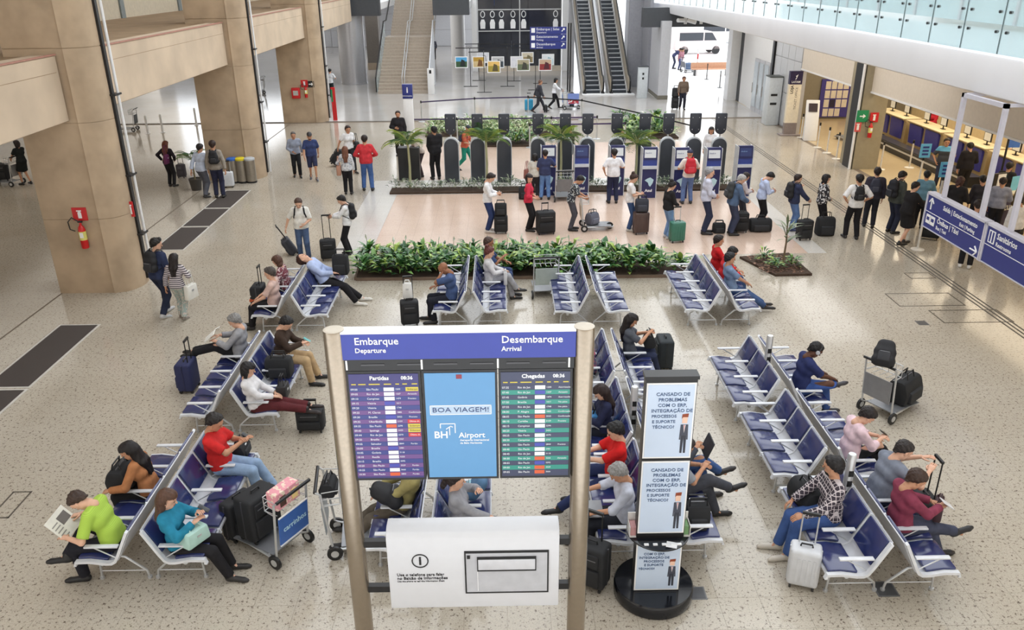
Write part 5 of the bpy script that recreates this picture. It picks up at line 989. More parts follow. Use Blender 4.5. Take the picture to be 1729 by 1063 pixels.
    if hair[0] == 'long':
        T = lambda q: HR@np.array(q)*.97+hcn; bk1 = sh-fw1*.095-u2*.01; bk2 = sh-fw1*.115-u2*.20
        pr = [seg(T((-.038, 0, .045)), T((.012, 0, .047)), .103, .099, .02), seg(T((-.06, -.03, 0)), T((-.06, .03, 0)), .075, None, .03)]
        for q_ in (-1, 1): pr += [seg(T((-.045, q_*.06, .01)), T((-.04, q_*.068, -.10)), .042, .034, .03), seg(T((-.04, q_*.066, -.09)), sh+lat*q_*.085-fw1*.06+u2*.03, .036, .03, .03), seg(T((-.085, q_*.035, -.03)), bk1+lat*q_*.05, .058, .044, .05), seg(bk1+lat*q_*.05, bk2+lat*q_*.035, .044, .024, .05)]
        v, f = field(pr, .011 if near else .018); cl = (v[f].mean(1)-hcn)@HR; f = f[~((cl[:, 0] > .012+.55*np.clip(cl[:, 2]-.045, 0, 1)) & (cl[:, 2] < .062) & (cl[:, 2] > -.14))]; v = v+.003*np.sin(v[:, [1, 0, 1]]*130)
        link('hair', polymesh('hair', v*s, f, [mat('hair_%d_%d_%d' % hair[1], hair[1], .55, var=.25, scale=40, spec=.4)]), body)
    elif hair[0] != 'bald':
        hmz = hair_mesh(hair[0], .0085 if near else .014); ho = link('cap' if hair[0] == 'cap' else 'hair', hmz, body); ho.matrix_local = Matrix([[*(HR[i]*s*.97), hcn[i]*s] for i in range(3)]+[[0, 0, 0, 1]])
        ho.material_slots[0].link = 'OBJECT'; ho.material_slots[0].material = mat('hair_%d_%d_%d' % hair[1], hair[1], .55, var=.25, scale=40, spec=.4)
    c, s0 = math.cos(hd*DEG), math.sin(hd*DEG)
    wpt = lambda q: Vector((x+(c*q[0]-s0*q[1])*s, y+(s0*q[0]+c*q[1])*s, z0+q[2]*s))
    R = dict(o=body, wpt=wpt, s=s, hd=hd, WL=WL, WR=WR, sh=sh, ch=ch, P=P, u2=u2, fw=fw1, l2=l2, hc=hcn, HR=HR, x=x, y=y, label=label); PEOPLE.append(R); return R
# ================================================================== luggage and hand-held things
def gear(name, label, cat, loc, hd=0, pitch=0, group=None):
    t = thing(name, label, cat, loc, hd*DEG, group); t.rotation_euler = (0, pitch*DEG, hd*DEG); return t
def suitcase(px, py, label, hd=90, size=(.42, .26, .62), c_=(32, 33, 36), handle=.42, tilt=0, world=None, hard=False, band=None):
    g = Vector(world) if world else G(px, py); w, d, h = size; t = gear('suitcase', label, 'suitcase', g, hd, tilt); m = col(c_, .35 if hard else .75)
    MB().box(-d/2, -w/2, .05, d/2, w/2, h).build('body', m, t, bevel=.045, seg=3)
    if hard:
        for k in range(4): MB().box(-d/2-.006, -w/2+.06+k*(w-.12)/4, .12, -d/2+.01, -w/2+.09+k*(w-.12)/4, h-.1).build('shell_rib', m, t); MB().box(d/2-.01, -w/2+.06+k*(w-.12)/4, .12, d/2+.006, -w/2+.09+k*(w-.12)/4, h-.1).build('shell_rib', m, t)
    else:
        MB().box(-d/2-.035, -w/2+.05, .1, -d/2+.02, w/2-.05, h*.55).build('front_pocket', m, t, bevel=.02); MB().box(-d/2-.025, -w/2+.06, h*.6, -d/2+.02, w/2-.06, h*.9).build('front_pocket', m, t, bevel=.018)
        MB().box(-d/2-.028, -w/2+.09, h*.78, -d/2-.02, w/2-.09, h*.80).build('zip', col((120, 120, 124), .4, .5), t)
    MB().box(-.012, -w/2-.004, .07, .012, w/2+.004, h-.02).build('seam', col(tuple(max(0, v-14) for v in c_) if sum(c_) > 120 else (62, 62, 66), .5), t)
    if band: MB().box(-d/2-.03, -w/2-.005, h*.4, d/2+.005, w/2+.005, h*.5).build('strap', col(band, .5), t)
    MB().tube([(0, -.07, h-.01), (0, -.06, h+.035), (0, .06, h+.035), (0, .07, h-.01)], .012, 6).build('top_grip', M_black, t, smooth=True)
    if handle: MB().tube([(d/2-.06, -.09, h-.02), (d/2-.06, -.09, h+handle), (d/2-.06, .09, h+handle), (d/2-.06, .09, h-.02)], .010, 6).build('pull_handle', M_alu if hard else M_black, t, smooth=True); MB().box(d/2-.075, -.1, h+handle-.015, d/2-.045, .1, h+handle+.02).build('handle_grip', M_black, t)
    for sx_ in (-1, 1):
        for sy in (-1, 1): w_ = MB().lathe([(.032, -.012), (.032, .012)], 10).build('wheel', M_black, t, loc=(sx_*(d/2-.04), sy*(w/2-.05), .032)); w_.rotation_euler.x = math.pi/2
    return t
def duffel(px, py, label, hd=0, size=(.55, .32, .32), c_=(30, 31, 34), world=None, name='duffel_bag', cat='bag'):
    g = Vector(world) if world else G(px, py); L_, w, h = size; t = gear(name, label, cat, g, hd)
    MB().prism([(-w*.46, .0), (w*.46, .0), (w*.52, h*.5), (w*.36, h*.92), (w*.2, h), (-w*.2, h), (-w*.36, h*.92), (-w*.52, h*.5)], -L_/2, L_/2, axis='x').build('body', col(c_, .8), t, bevel=min(.05, w*.14), seg=2)
    MB().prism([(-w*.62, h*.12), (-w*.42, h*.08), (-w*.42, h*.6), (-w*.6, h*.55)], -L_*.34, L_*.34, axis='x').build('side_pocket', col(tuple(min(255, v+12) for v in c_), .8), t, bevel=.015)
    for s in (-1, 1): MB().tube([(-.12, s*w*.25, h*.8), (-.10, s*w*.12, h*1.25), (.10, s*w*.12, h*1.25), (.12, s*w*.25, h*.8)], .012, 6).build('handle', M_black, t, smooth=True)
    MB().box(-L_*.3, -.008, h*.98, L_*.3, .008, h*1.0+.012).build('zip', col((110, 110, 114), .4, .5), t); return t
def backpack_at(loc, hd, pitch, label, c_=(30, 30, 34), size=(.17, .30, .44), straps=True, pc=None):
    t = gear('backpack', label, 'backpack', loc, hd, pitch); d, w, h = size
    V, F = field([seg((-d*.35, -w*.24, -h*.28), (-d*.35, w*.24, -h*.28), d*.52, None, .05), seg((-d*.35, -w*.22, h*.02), (-d*.35, w*.22, h*.02), d*.5, None, .05), seg((-d*.33, -w*.14, h*.28), (-d*.33, w*.14, h*.28), d*.46, None, .06)], .018); link('body', polymesh('body', V, F, [col(c_, .75)]), t)
    MB().box(-d*1.02, -w*.3, -h*.38, -d*.72, w*.3, -h*.02).build('front_pocket', col(pc or tuple(min(255, v+14) for v in c_), .7), t, bevel=.03); MB().box(-d*1.03, -w*.22, -h*.06, -d*1.0, w*.22, -h*.045).build('zip', col((130, 130, 134), .4, .4), t)
    if straps:
        for s in (-1, 1): MB().tube([(-.02, s*.09, h*.40), (.06, s*.095, h*.50), (.17, s*.11, h*.42), (.235, s*.125, h*.15), (.19, s*.15, -h*.15), (.02, s*.15, -h*.36)], .02, 6, flat=(1, .55)).build('strap', col(c_, .75), t, smooth=True)
    MB().tube([(-.03, -.04, h*.42), (-.04, 0, h*.5), (-.03, .04, h*.42)], .01, 6).build('top_loop', col(c_, .75), t); return t
def wear(R, label, **k): q = R['ch']-R['fw']*.115+R['u2']*.0; return backpack_at(R['wpt'](q), R['hd'], math.degrees(R['l2']), label, **k)
def phone(R, label, hand='R', tab=False, c_=(24, 24, 28)):
    W = R['W'+hand]; q = W+np.array([.075, (.0 if hand == 'R' else -.0), .045]); t = gear('tablet' if tab else 'phone', label, 'tablet' if tab else 'phone', R['wpt'](q), R['hd'], -55); w, h = (.12, .18) if tab else (.07, .14)
    MB().box(-.005, -w/2, -h/2, .005, w/2, h/2).build('case', col(c_, .3), t, bevel=.003); MB().box(-.0065, -w/2+.006, -h/2+.01, -.005, w/2-.006, h/2-.01).build('screen', col((150, 170, 190), .2), t); return t
def handbag(loc, hd, label, c_=(120, 76, 56), size=(.32, .12, .24), drop=.25, name='handbag'):
    t = gear(name, label, 'bag', loc, hd); L_, w, h = size; MB().prism([(-L_/2, 0), (L_/2, 0), (L_*.42, h), (-L_*.42, h)], -w/2, w/2, axis='y').build('body', col(c_, .6), t, bevel=.025)
    for s in (-1, 1): MB().tube([(-L_*.25, s*w*.3, h*.95), (-L_*.18, s*w*.1, h+drop), (L_*.18, s*w*.1, h+drop), (L_*.25, s*w*.3, h*.95)], .009, 6).build('strap', col(c_, .6), t, smooth=True)
    MB().box(-.03, -w/2-.006, h*.55, .03, -w/2, h*.68).build('clasp', M_alu, t); return t
CART = None
def cart(x, y, hd, label, board=(150, 154, 158), name=None):
    global CART
    t = gear('luggage_cart', label, 'luggage cart', (x, y, 0), hd)
    if CART is None:
        m = M_alu; f = MB()
        for s in (-1, 1):
            f.tube([(.62, s*.16, .10), (-.1, s*.27, .13), (-.22, s*.28, .18), (-.30, s*.28, .98), (-.36, s*.28, 1.03)], .016, 7)
        f.tube([(.62, -.16, .10), (.66, 0, .10), (.62, .16, .10)], .016, 7).tube([(-.05, -.26, .13), (-.05, .26, .13)], .014, 7).tube([(.3, -.2, .115), (.3, .2, .115)], .014, 7)
        bs = MB()
        for z in (.80, .90, 1.0): bs.tube([(-.29, -.27, z), (-.08, -.24, z), (-.08, .24, z), (-.29, .27, z)], .007, 5)
        for yy in (-.24, -.12, 0, .12, .24): bs.tube([(-.08, yy*.98, .80), (-.08, yy*.98, 1.0)], .006, 5); bs.tube([(-.08, yy*.98, .80), (-.29, yy, .80)], .006, 5)
        CART = dict(frame=f.mesh('frame', m, smooth=True), handle=MB().tube([(-.36, -.29, 1.03), (-.36, .29, 1.03)], .022, 8).mesh('handle', M_black, smooth=True), basket=bs.mesh('basket', m), platform=MB().box(-.12, -.24, .135, .58, .24, .15).mesh('platform', col((150, 152, 156), .4, .5)),
                    wheel=MB().lathe([(.09, -.02), (.1, -.015), (.1, .015), (.09, .02)], 18).mesh('wheel', M_black), hub=MB().lathe([(.05, -.024), (.05, .024)], 12).mesh('hub', M_alu))
    for n_ in ('frame', 'handle', 'basket', 'platform'): link(n_, CART[n_], t)
    for p in ((-.2, .3, .1), (-.2, -.3, .1), (.56, 0, .1)): w_ = link('wheel', CART['wheel'], t, p); w_.rotation_euler.x = math.pi/2; link('hub', CART['hub'], w_)
    b = MB().prism([(-.292, .36), (-.278, .36), (-.303, .76), (-.317, .76)], -.25, .25, axis='y').build('sign_board', col(board, .4), t)
    return t, b
def on(k, x, yl): return k
# ================================================================== seated travellers
def sit(label, xc, y0, k, side, pose, top, bot, pitch=.57, dx=0.0, dy=0.0, turn=0, **kw): return person(label, xc+side*(.40+dx), y0+(k+.5)*pitch+dy, (0 if side > 0 else 180)+turn, pose, top, bot, near=1, **kw)
JEANS = (66, 88, 128); LJEAN = (146, 170, 200); BLK = (34, 33, 36); NAVY = (40, 46, 78); WHT = (226, 226, 228)
def pattern(name, a, b_, kind, sc=10.0):
    if name in MATS: return MATS[name]
    m = mat(name, a, .85); nt = m.node_tree; N = nt.nodes; L = nt.links; bs = N['Principled BSDF']; tc = N.new('ShaderNodeTexCoord'); mx = N.new('ShaderNodeMix'); mx.data_type = 'RGBA'; mx.inputs[6].default_value = (*lin(a), 1); mx.inputs[7].default_value = (*lin(b_), 1)
    if kind == 'stripe': t = N.new('ShaderNodeTexWave'); t.bands_direction = 'Z'; t.inputs['Scale'].default_value = sc; r = N.new('ShaderNodeMath'); r.operation = 'GREATER_THAN'; r.inputs[1].default_value = .5; L.new(tc.outputs['Object'], t.inputs[0]); L.new(t.outputs['Fac'], r.inputs[0]); L.new(r.outputs[0], mx.inputs[0])
    elif kind == 'split': t = N.new('ShaderNodeSeparateXYZ'); r = N.new('ShaderNodeMath'); r.operation = 'GREATER_THAN'; r.inputs[1].default_value = sc; L.new(tc.outputs['Object'], t.inputs[0]); L.new(t.outputs['Z'], r.inputs[0]); L.new(r.outputs[0], mx.inputs[0])
    elif kind == 'blot': t = N.new('ShaderNodeTexNoise'); t.inputs['Scale'].default_value = sc; t.inputs['Detail'].default_value = 1; r = N.new('ShaderNodeMath'); r.operation = 'GREATER_THAN'; r.inputs[1].default_value = .56; L.new(tc.outputs['Object'], t.inputs[0]); L.new(t.outputs['Fac'], r.inputs[0]); L.new(r.outputs[0], mx.inputs[0])
    else:
        acc = None
        for ax in ('X', 'Y', 'Z'):
            t = N.new('ShaderNodeTexWave'); t.bands_direction = ax; t.inputs['Scale'].default_value = sc; L.new(tc.outputs['Object'], t.inputs[0]); r = N.new('ShaderNodeMath'); r.operation = 'GREATER_THAN'; r.inputs[1].default_value = .94; L.new(t.outputs['Fac'], r.inputs[0])
            if acc is None: acc = r
            else: q = N.new('ShaderNodeMath'); q.operation = 'MAXIMUM'; L.new(acc.outputs[0], q.inputs[0]); L.new(r.outputs[0], q.inputs[1]); acc = q
        L.new(acc.outputs[0], mx.inputs[0])
    L.new(mx.outputs[2], bs.inputs['Base Color']); return m
# ---- left block
R = sit('person in a lime green polo reading a newspaper on the front left bench', XL, 7.8, 0, -1, mix(SIT, lean=9, curve=14, head=42, la=(.42, .22, .74), ra=(.44, -.20, .78), lf=(.40, .10, .08), rf=(.52, .16, .42), rkp=(.5, -1, .5)), pattern('lime_stripe', (176, 206, 84), (160, 194, 70), 'stripe', 22), (36, 36, 44), hair=('buzz', (60, 44, 36)), sk='l', h=1.76, sleeve=.42, shoes=(30, 30, 32), dx=.02)
npg = gear('newspaper', 'open newspaper held by the person in lime green', 'newspaper', R['wpt'](np.array([.55, .02, .80])), R['hd'], 40); MB().box(-.012, -.20, -.16, -.008, .20, .16).build('sheet', col((226, 222, 212), .8), npg)
MB().box(-.0135, -.16, -.02, -.012, .02, .10).build('printed_picture', col((110, 104, 100), .8), npg)
for k in range(5): MB().box(-.0135, .05, -.13+k*.045, -.012, .17, -.115+k*.045).build('printed_lines', col((150, 146, 140), .8), npg)
R = sit('person with long black hair in an orange brown top hugging a black bag', XL, 7.8, 2, -1, mix(SIT, lean=6, curve=8, head=8, la=(.42, .26, .72), ra=(.40, -.14, .76), lf=(.40, .1, .08), rf=(.36, -.1, .08), hyaw=20), (176, 118, 78), BLK, hair=('long', (26, 20, 20)), fem=1, sk='t', h=1.66, dy=-.08)
duffel(0, 0, 'black bag on the lap of the person in orange brown', 90, (.40, .3, .30), world=R['wpt'](np.array([.34, .02, .655])))
R = sit('person in a turquoise jacket holding a phone on the front left bench', XL, 7.8, 0, 1, mix(SITPH, la=(.28, .06, .98), ra=(.26, -.10, .92), lf=(.56, .12, .08), rf=(.60, -.10, .08), head=24, lean=-15), (40, 128, 158), BLK, hair=('long', (84, 58, 44)), fem=1, sk='l', h=1.66, dy=-.05)
phone(R, 'phone in the hands of the person in turquoise', 'L')
handbag(R['wpt'](np.array([.24, -.10, .64])), 60, 'white and green patterned bag on the lap of the person in turquoise', (176, 210, 200), (.34, .2, .2), .04, 'patterned_bag')
R = sit('person in a red polo and light jeans holding a phone', XL, 7.8, 3, 1, mix(SITPH, lf=(.62, .14, .08), rf=(.50, -.12, .08), lean=-13, la=(.30, .05, .92), ra=(.34, -.04, .93)), (204, 44, 44), LJEAN, hair=('short', (34, 28, 26)), sk='t', h=1.78, sleeve=.42, shoes=(214, 208, 200), fat=.02, dy=-.12)
phone(R, 'phone in the hands of the person in the red polo', 'L'); duffel(0, 0, 'small black bag on the seat beside the person in the red polo', 90, (.34, .2, .22), world=(XL+.55, 7.8+3.95*.57, .47))
R = sit('grey haired person in a grey shirt reading a book with feet on a suitcase', XL, 11.25, 3, -1, mix(SIT, lean=-13, head=34, la=(.34, .12, .86), ra=(.36, -.12, .88), lf=(.80, .06, .62), rf=(.84, -.10, .60), lkp=(.3, 0, 1), rkp=(.3, 0, 1)), (150, 150, 154), (36, 36, 40), hair=('short', (130, 128, 126)), sk='l', h=1.74, sleeve=.92, shoes=(26, 26, 28))
bk_ = gear('book', 'open white book held by the grey haired reader', 'book', R['wpt'](np.array([.45, 0, .96])), R['hd'], -50)
for s in (-1, 1): MB().cbox((0, s*.09, 0), (.012, .17, .24), 0, Matrix.Rotation(s*.2, 3, 'Z')).build('page_block', col((234, 232, 226), .8), bk_)
suitcase(0, 0, 'navy suitcase under the feet of the grey haired reader', 0, (.42, .28, .58), (38, 44, 84), .40, world=(XL-1.28, 12.95, 0))
R = sit('person in a dark brown sweater and khaki trousers looking at a phone', XL, 11.25, 3, 1, mix(SITPH, lean=-1, head=36, lf=(.56, .16, .08), rf=(.50, -.12, .08), la=(.38, .05, .80), ra=(.38, -.05, .82)), (66, 52, 44), (190, 162, 124), hair=('short', (30, 26, 26)), sk='l', h=1.74, dy=-.1)
phone(R, 'phone in the hands of the person in dark brown', 'L', c_=(90, 170, 170)); duffel(0, 0, 'black shoulder bag on the seat beside the person in dark brown', 0, (.44, .3, .36), world=(XL+.5, 11.25+2.25*.57, .47))
R = sit('person in a white long sleeved top with burgundy trousers stretched over a case', XL, 11.25, 0, 1, mix(SIT, lean=-17, head=26, hyaw=14, la=(.30, .12, .72), ra=(.32, -.06, .74), lf=(.86, .06, .50), rf=(.90, -.06, .47), lkp=(.2, 0, 1), rkp=(.2, 0, 1)), (222, 220, 222), (92, 40, 44), hair=('bob', (28, 24, 26)), fem=1, sk='l', h=1.64, shoes=(40, 30, 30), dy=-.1)
handbag(R['wpt'](np.array([.40, .24, .56])), 90, 'black handbag beside the person in the white top', (34, 32, 34), (.30, .16, .24), .16)
suitcase(0, 0, 'small black suitcase under the outstretched burgundy legs', 90, (.44, .26, .42), handle=.1, world=(XL+1.22, 11.48, 0))
# ---- far benches
R = sit('person in a patterned red top on the far left bench beside a trolley case', XF1, 15.25, 2, -1, mix(SIT, lean=4, head=18, hyaw=-20), pattern('red_pattern', (120, 60, 70), (210, 190, 190), 'blot', 26), BLK, hair=('bob', (84, 56, 44)), fem=1, sk='l', h=1.62)
suitcase(0, 0, 'black case with an orange tag beside the far left bench', 0, (.40, .26, .56), band=(190, 84, 44), world=(XF1-1.05, 16.75, 0))
R = sit('person in a pale pink tee and black trousers on the far left bench', XF1, 15.25, 0, -1, mix(SIT, lean=-8, head=12, lf=(.50, .1, .08), rf=(.54, -.1, .08)), (206, 176, 166), BLK, hair=('short', (74, 66, 62)), sk='l', h=1.74, sleeve=.42, dy=.1)
R = sit('person in a pale blue shirt asleep with head tipped back', XF1, 15.25, 3, 1, mix(SIT, lean=-34, curve=0, head=-48, la=(.20, .08, .74), ra=(.20, -.06, .74), lf=(.72, .14, .08), rf=(.66, -.12, .08)), (176, 190, 224), BLK, hair=('short', (60, 36, 30)), sk='l', h=1.80, shoes=(220, 216, 208), dy=-.3)
duffel(0, 0, 'black rucksack resting on the knees of the sleeping person', 0, (.34, .3, .46), world=R['wpt'](np.array([.34, .14, .64])), name='rucksack')
R = sit('bald person in dark clothes resting head on hand on the far bench', XF2, 15.35, 1, -1, mix(SIT, lean=-8, curve=14, head=40, la=(.16, .06, 1.12), ra=(.32, -.12, .76), lf=(.36, .12, .08), rf=(.46, -.1, .08), lep=(.4, .6, -.8)), (70, 88, 128), (36, 38, 48), hair=('bald', (0, 0, 0)), sk='b', h=1.78, sleeve=.45, dy=-.35)
g = G(693, 546); suitcase(693, 548, 'black suitcase with a white bag on its handle beside the bald person', 100, (.38, .26, .56), handle=.5); handbag((g.x-.02, g.y+.02, .58), 0, 'white paper bag hung on the handle of the black suitcase', (232, 232, 230), (.22, .1, .34), .06, 'paper_bag')
R = sit('person with a red brown hair bun in pale grey on the far bench', XF2, 15.35, 2, 1, mix(SITPH, head=20, la=(.32, .06, .76), ra=(.32, -.06, .78), lf=(.52, .14, .08), rf=(.62, .06, .30)), (206, 204, 206), (168, 168, 174), hair=('bun', (92, 44, 40)), fem=1, sk='l', h=1.68, dy=.15)
handbag(R['wpt'](np.array([.36, -.16, .50])), 90, 'pale grey cloth bag on the knee of the person with the bun', (206, 206, 208), (.2, .08, .3), .05, 'cloth_bag')
R = sit('balding person in a dark blue shirt behind the one with the bun', XF2, 15.35, 3, 1, mix(SITPH, head=12, la=(.36, .08, .76)), (56, 72, 110), (60, 74, 112), hair=('buzz', (70, 52, 46)), sk='b', h=1.76, sleeve=.45, dy=.1)
t, b = cart(.95, 17.3, 95, 'empty grey luggage cart standing before the hedge', (168, 178, 174))
R = sit('person in a red tee at the far end of the right far bench', XF4, 15.25, 3, 1, mix(SIT, lean=-8, head=6), (198, 36, 40), (70, 74, 96), hair=('short', (36, 28, 26)), sk='t', h=1.72, sleeve=.42, dy=.2)
R = sit('person in a red top in the middle of the right far bench', XF4, 15.25, 2, 1, mix(SIT, lean=2, head=26, la=(.34, .06, .74), ra=(.36, -.12, .70)), (206, 44, 48), JEANS, hair=('short', (30, 26, 26)), sk='t', h=1.66, sleeve=.9, dy=.15)
R = sit('person in a grey blue tee stretching jeans legs on the right far bench', XF4, 15.25, 1, 1, mix(SIT, lean=-16, head=14, lf=(.86, .10, .10), rf=(.84, -.06, .10), la=(.3, .12, .66), ra=(.34, -.1, .68)), (120, 140, 170), JEANS, hair=('short', (26, 24, 26)), sk='t', h=1.74, sleeve=.42, dy=.1)
# ---- centre block
R = sit('person in a floral teal top half hidden by the steel post', XC, 11.75, 1, -1, mix(SIT, lean=0, head=20), pattern('floral_teal', (44, 80, 104), (200, 90, 110), 'blot', 30), BLK, .56, hair=('bald', (0, 0, 0)), sk='t', h=1.66, fem=1, dy=-.1)
R['o']
R = sit('long haired person in a dark grey tee reading a phone beside a dark suitcase', XC, 11.75, 2, 1, mix(SITPH, la=(.32, .05, .94), ra=(.32, -.05, .96), lf=(.52, .1, .08), rf=(.56, -.02, .08), lean=-13), (84, 88, 96), (44, 50, 74), .56, hair=('long', (26, 20, 20)), fem=1, sk='t', h=1.66, sleeve=.4, shoes=(200, 180, 160))
phone(R, 'phone in the hands of the long haired person in dark grey', 'L'); suitcase(0, 0, 'dark green black suitcase beyond the long haired person in dark grey', 0, (.44, .28, .60), (40, 46, 50), 0, world=(XC+1.12, 13.6, 0)); duffel(0, 0, 'black bag on the lap of the long haired person in dark grey', 90, (.28, .2, .22), world=R['wpt'](np.array([.36, .06, .65])))
R = sit('long haired person in a navy sweater writing on the centre bench', XC, 9.85, 0, -1, mix(SIT, lean=-8, head=34, la=(.32, .1, .80), ra=(.34, -.08, .80)), (38, 42, 70), (36, 38, 50), .56, hair=('long', (40, 26, 24)), fem=1, sk='l', h=1.64, dy=.42)
phone(R, 'phone in the hands of the person in the navy sweater', 'R', True, (220, 220, 222)); duffel(0, 0, 'bright blue bag on the seat beside the person in navy', 90, (.38, .26, .28), c_=(70, 140, 200), world=(XC-.5, 9.85+1.5*.56, .47))
R = sit('person in a red tee with glasses holding a camera beside the steel post', XC, 8.0, 2, -1, mix(SIT, lean=-11, head=26, la=(.42, .06, .84), ra=(.42, -.06, .85), lf=(.86, .22, .09), rf=(.46, -.14, .08)), (204, 34, 34), (44, 54, 92), .56, hair=('short', (28, 26, 28)), sk='l', h=1.76, sleeve=.45, shoes=(26, 26, 30), dy=-.1)
gl = gear('spectacles', 'dark spectacles worn by the person with the camera', 'glasses', R['wpt'](R['hc']+R['HR']@np.array([.09, 0, .006])), R['hd'], math.degrees(R['l2'])+26)
for s in (-1, 1): MB().tube([(0, s*.02, .012), (.004, s*.034, .015), (.002, s*.048, .01), (0, s*.046, -.012), (.004, s*.03, -.014), (.004, s*.02, -.004), (0, s*.02, .012)], .003, 5).tube([(0, s*.05, .01), (-.09, s*.076, .01)], .003, 5).build('lens_rim', M_black, gl)
MB().tube([(.004, -.02, .006), (.004, .02, .006)], .003, 5).build('nose_bridge', M_black, gl)
cm = gear('camera_body', 'black camera in the hands of the person in the red tee', 'camera', R['wpt'](np.array([.52, 0, .88])), R['hd'], 10); MB().box(-.03, -.065, -.045, .03, .065, .045).build('camera_case', M_black, cm, bevel=.01); w_ = MB().lathe([(.035, 0), (.038, .03), (.036, .08)], 14).build('lens', M_black, cm, loc=(.03, 0, 0)); w_.rotation_euler.y = math.pi/2
R = sit('grey haired person in a pale shirt with a laptop beside the totem', XC, 8.0, 0, -1, mix(SIT, lean=-5, head=36, la=(.40, .16, .72), ra=(.48, -.10, .88), lf=(.44, .12, .08), rf=(.5, -.12, .08)), (196, 200, 214), (40, 42, 50), .56, hair=('short', (150, 148, 146)), sk='t', h=1.74, sleeve=.6, dy=.1)
lp = gear('laptop', 'open grey laptop on the knees of the grey haired person', 'laptop', R['wpt'](np.array([.40, 0, .655])), R['hd']); MB().box(-.13, -.17, 0, .12, .17, .015).build('keyboard_base', col((150, 152, 156), .4, .4), lp); MB().cbox((.17, 0, .11), (.012, .34, .22), 0, Matrix.Rotation(.35, 3, 'Y')).build('laptop_lid', col((120, 122, 126), .4, .4), lp)
phone(R, 'white phone in the raised hand of the laptop user', 'R', c_=(226, 226, 228)); wt = R['wpt'](R['WL']); 
suitcase(0, 0, 'black suitcase with printed lid standing in front of the laptop user', 60, (.42, .28, .62), handle=.38, world=(1.02, 7.78, 0))
R = sit('person in blue jeans and dark sneakers hidden by the upper totem', XC, 8.0, 2, 1, mix(CROSS, lf=(.56, .1, .08), rf=(.70, .12, .42), lean=-6), (70, 74, 84), (70, 98, 150), .56, hair=('short', (40, 34, 32)), sk='t', h=1.76, shoes=(44, 40, 40), dy=.0)
tb = gear('folder', 'dark folder held by the person behind the upper totem', 'folder', R['wpt'](np.array([.46, -.05, .92])), R['hd'], 20); MB().box(-.01, -.15, -.12, .01, .15, .14).build('cover', col((46, 46, 52), .6), tb)
R = sit('person in grey trousers with crossed legs behind the lower totem', XC, 8.0, 1, 1, mix(CROSS, lf=(.58, .12, .08), rf=(.74, .14, .46), lean=-8), (150, 154, 162), (72, 74, 82), .56, hair=('short', (50, 42, 40)), sk='t', h=1.74, sleeve=.45, shoes=(28, 27, 28), dy=.1)
duffel(0, 0, 'black bag hanging over the bench edge beside the grey trousers', 0, (.3, .3, .34), world=(XC+.5, 8.0+.52*.56, .46))
# ---- behind the departures board
R = sit('person in olive and khaki clothes slumped on the bench under the departures screen', XD, 7.95, 1, -1, mix(SIT, lean=-30, head=10, lf=(.70, .2, .08), rf=(.74, -.1, .08), la=(.26, .1, .72)), (150, 140, 92), (96, 88, 78), .56, hair=('short', (60, 50, 44)), sk='t', h=1.76, dy=-.05)
backpack_at((XD-.60, 8.62, .70), 180, 60, 'black rucksack on the lap of the slumped person under the screen', straps=False, size=(.2, .32, .46))
R = sit('person in a grey sweater with hand at the chin under the screens', XD, 7.95, 0, 1, mix(SIT, lean=-14, head=14, la=(.22, .04, 1.04), ra=(.36, -.1, .70), lf=(.62, .1, .08), rf=(.78, .06, .3), lep=(.4, .8, -.6)), (150, 150, 156), (44, 48, 66), .56, hair=('pony', (40, 30, 30)), fem=1, sk='l', h=1.66, shoes=(150, 60, 60), dy=.1)
backpack_at((XD+.62, 8.85, .66), 0, 40, 'blue patterned rucksack beside the person in the grey sweater', (84, 120, 156), (.18, .28, .34), False, (150, 190, 200))
t, b = cart(-2.02, 8.62, 8, 'luggage cart half hidden behind the left steel post', (150, 156, 160)); duffel(0, 0, 'dark bag with a red tag in the cart behind the left steel post', 90, (.3, .2, .2), world=(-2.24, 8.6, .82))
# ---- right block
R = sit('person in a black and white plaid shirt with a silver suitcase', XR, 7.36, 1, -1, mix(SIT, lean=-3, head=4, hyaw=-34, la=(.42, .24, .72), ra=(.40, -.18, .64), lf=(.50, .16, .08), rf=(.56, -.04, .08)), pattern('plaid', (58, 50, 60), (206, 196, 198), 'plaid', 6), (66, 92, 146), .56, hair=('short+beard', (30, 26, 26)), sk='t', h=1.80, shoes=(196, 188, 176), dy=.12)
suitcase(1352, 985, 'silver hard shell suitcase in front of the plaid shirt', 70, (.36, .26, .56), (206, 208, 212), .42, hard=True)
duffel(0, 0, 'black bag on the seat beyond the plaid shirt', 100, (.5, .34, .30), world=(XR-.55, 7.36+2.35*.56, .47))
R = sit('person in a navy tee wearing headphones with an ankle on the knee', XR, 11.36, 0, 1, mix(SIT, lean=2, head=30, la=(.44, .10, .70), ra=(.46, -.06, .72), lf=(.52, .10, .08), rf=(.58, .12, .52), rkp=(.2, -1, .7), rtoe=15), (44, 52, 96), (62, 88, 150), .56, hair=('buzz', (22, 20, 22)), sk='d', h=1.80, sleeve=.45, shoes=(60, 58, 62), dy=.05)
hpn = gear('headphones', 'headphones on the head of the person in the navy tee', 'headphones', R['wpt'](R['hc']), R['hd'], math.degrees(R['l2'])+30); MB().tube([(0, .105*math.cos(a), .02+.115*math.sin(a)) for a in [math.pi*k/10 for k in range(11)]], .01, 6).build('headband', col((60, 60, 64)), hpn)
for s in (-1, 1): w_ = MB().lathe([(.03, 0), (.035, .02), (.03, .035)], 12).build('ear_cup', col((190, 190, 194)), hpn, loc=(0, s*.085, -.0)); w_.rotation_euler.x = -s*math.pi/2
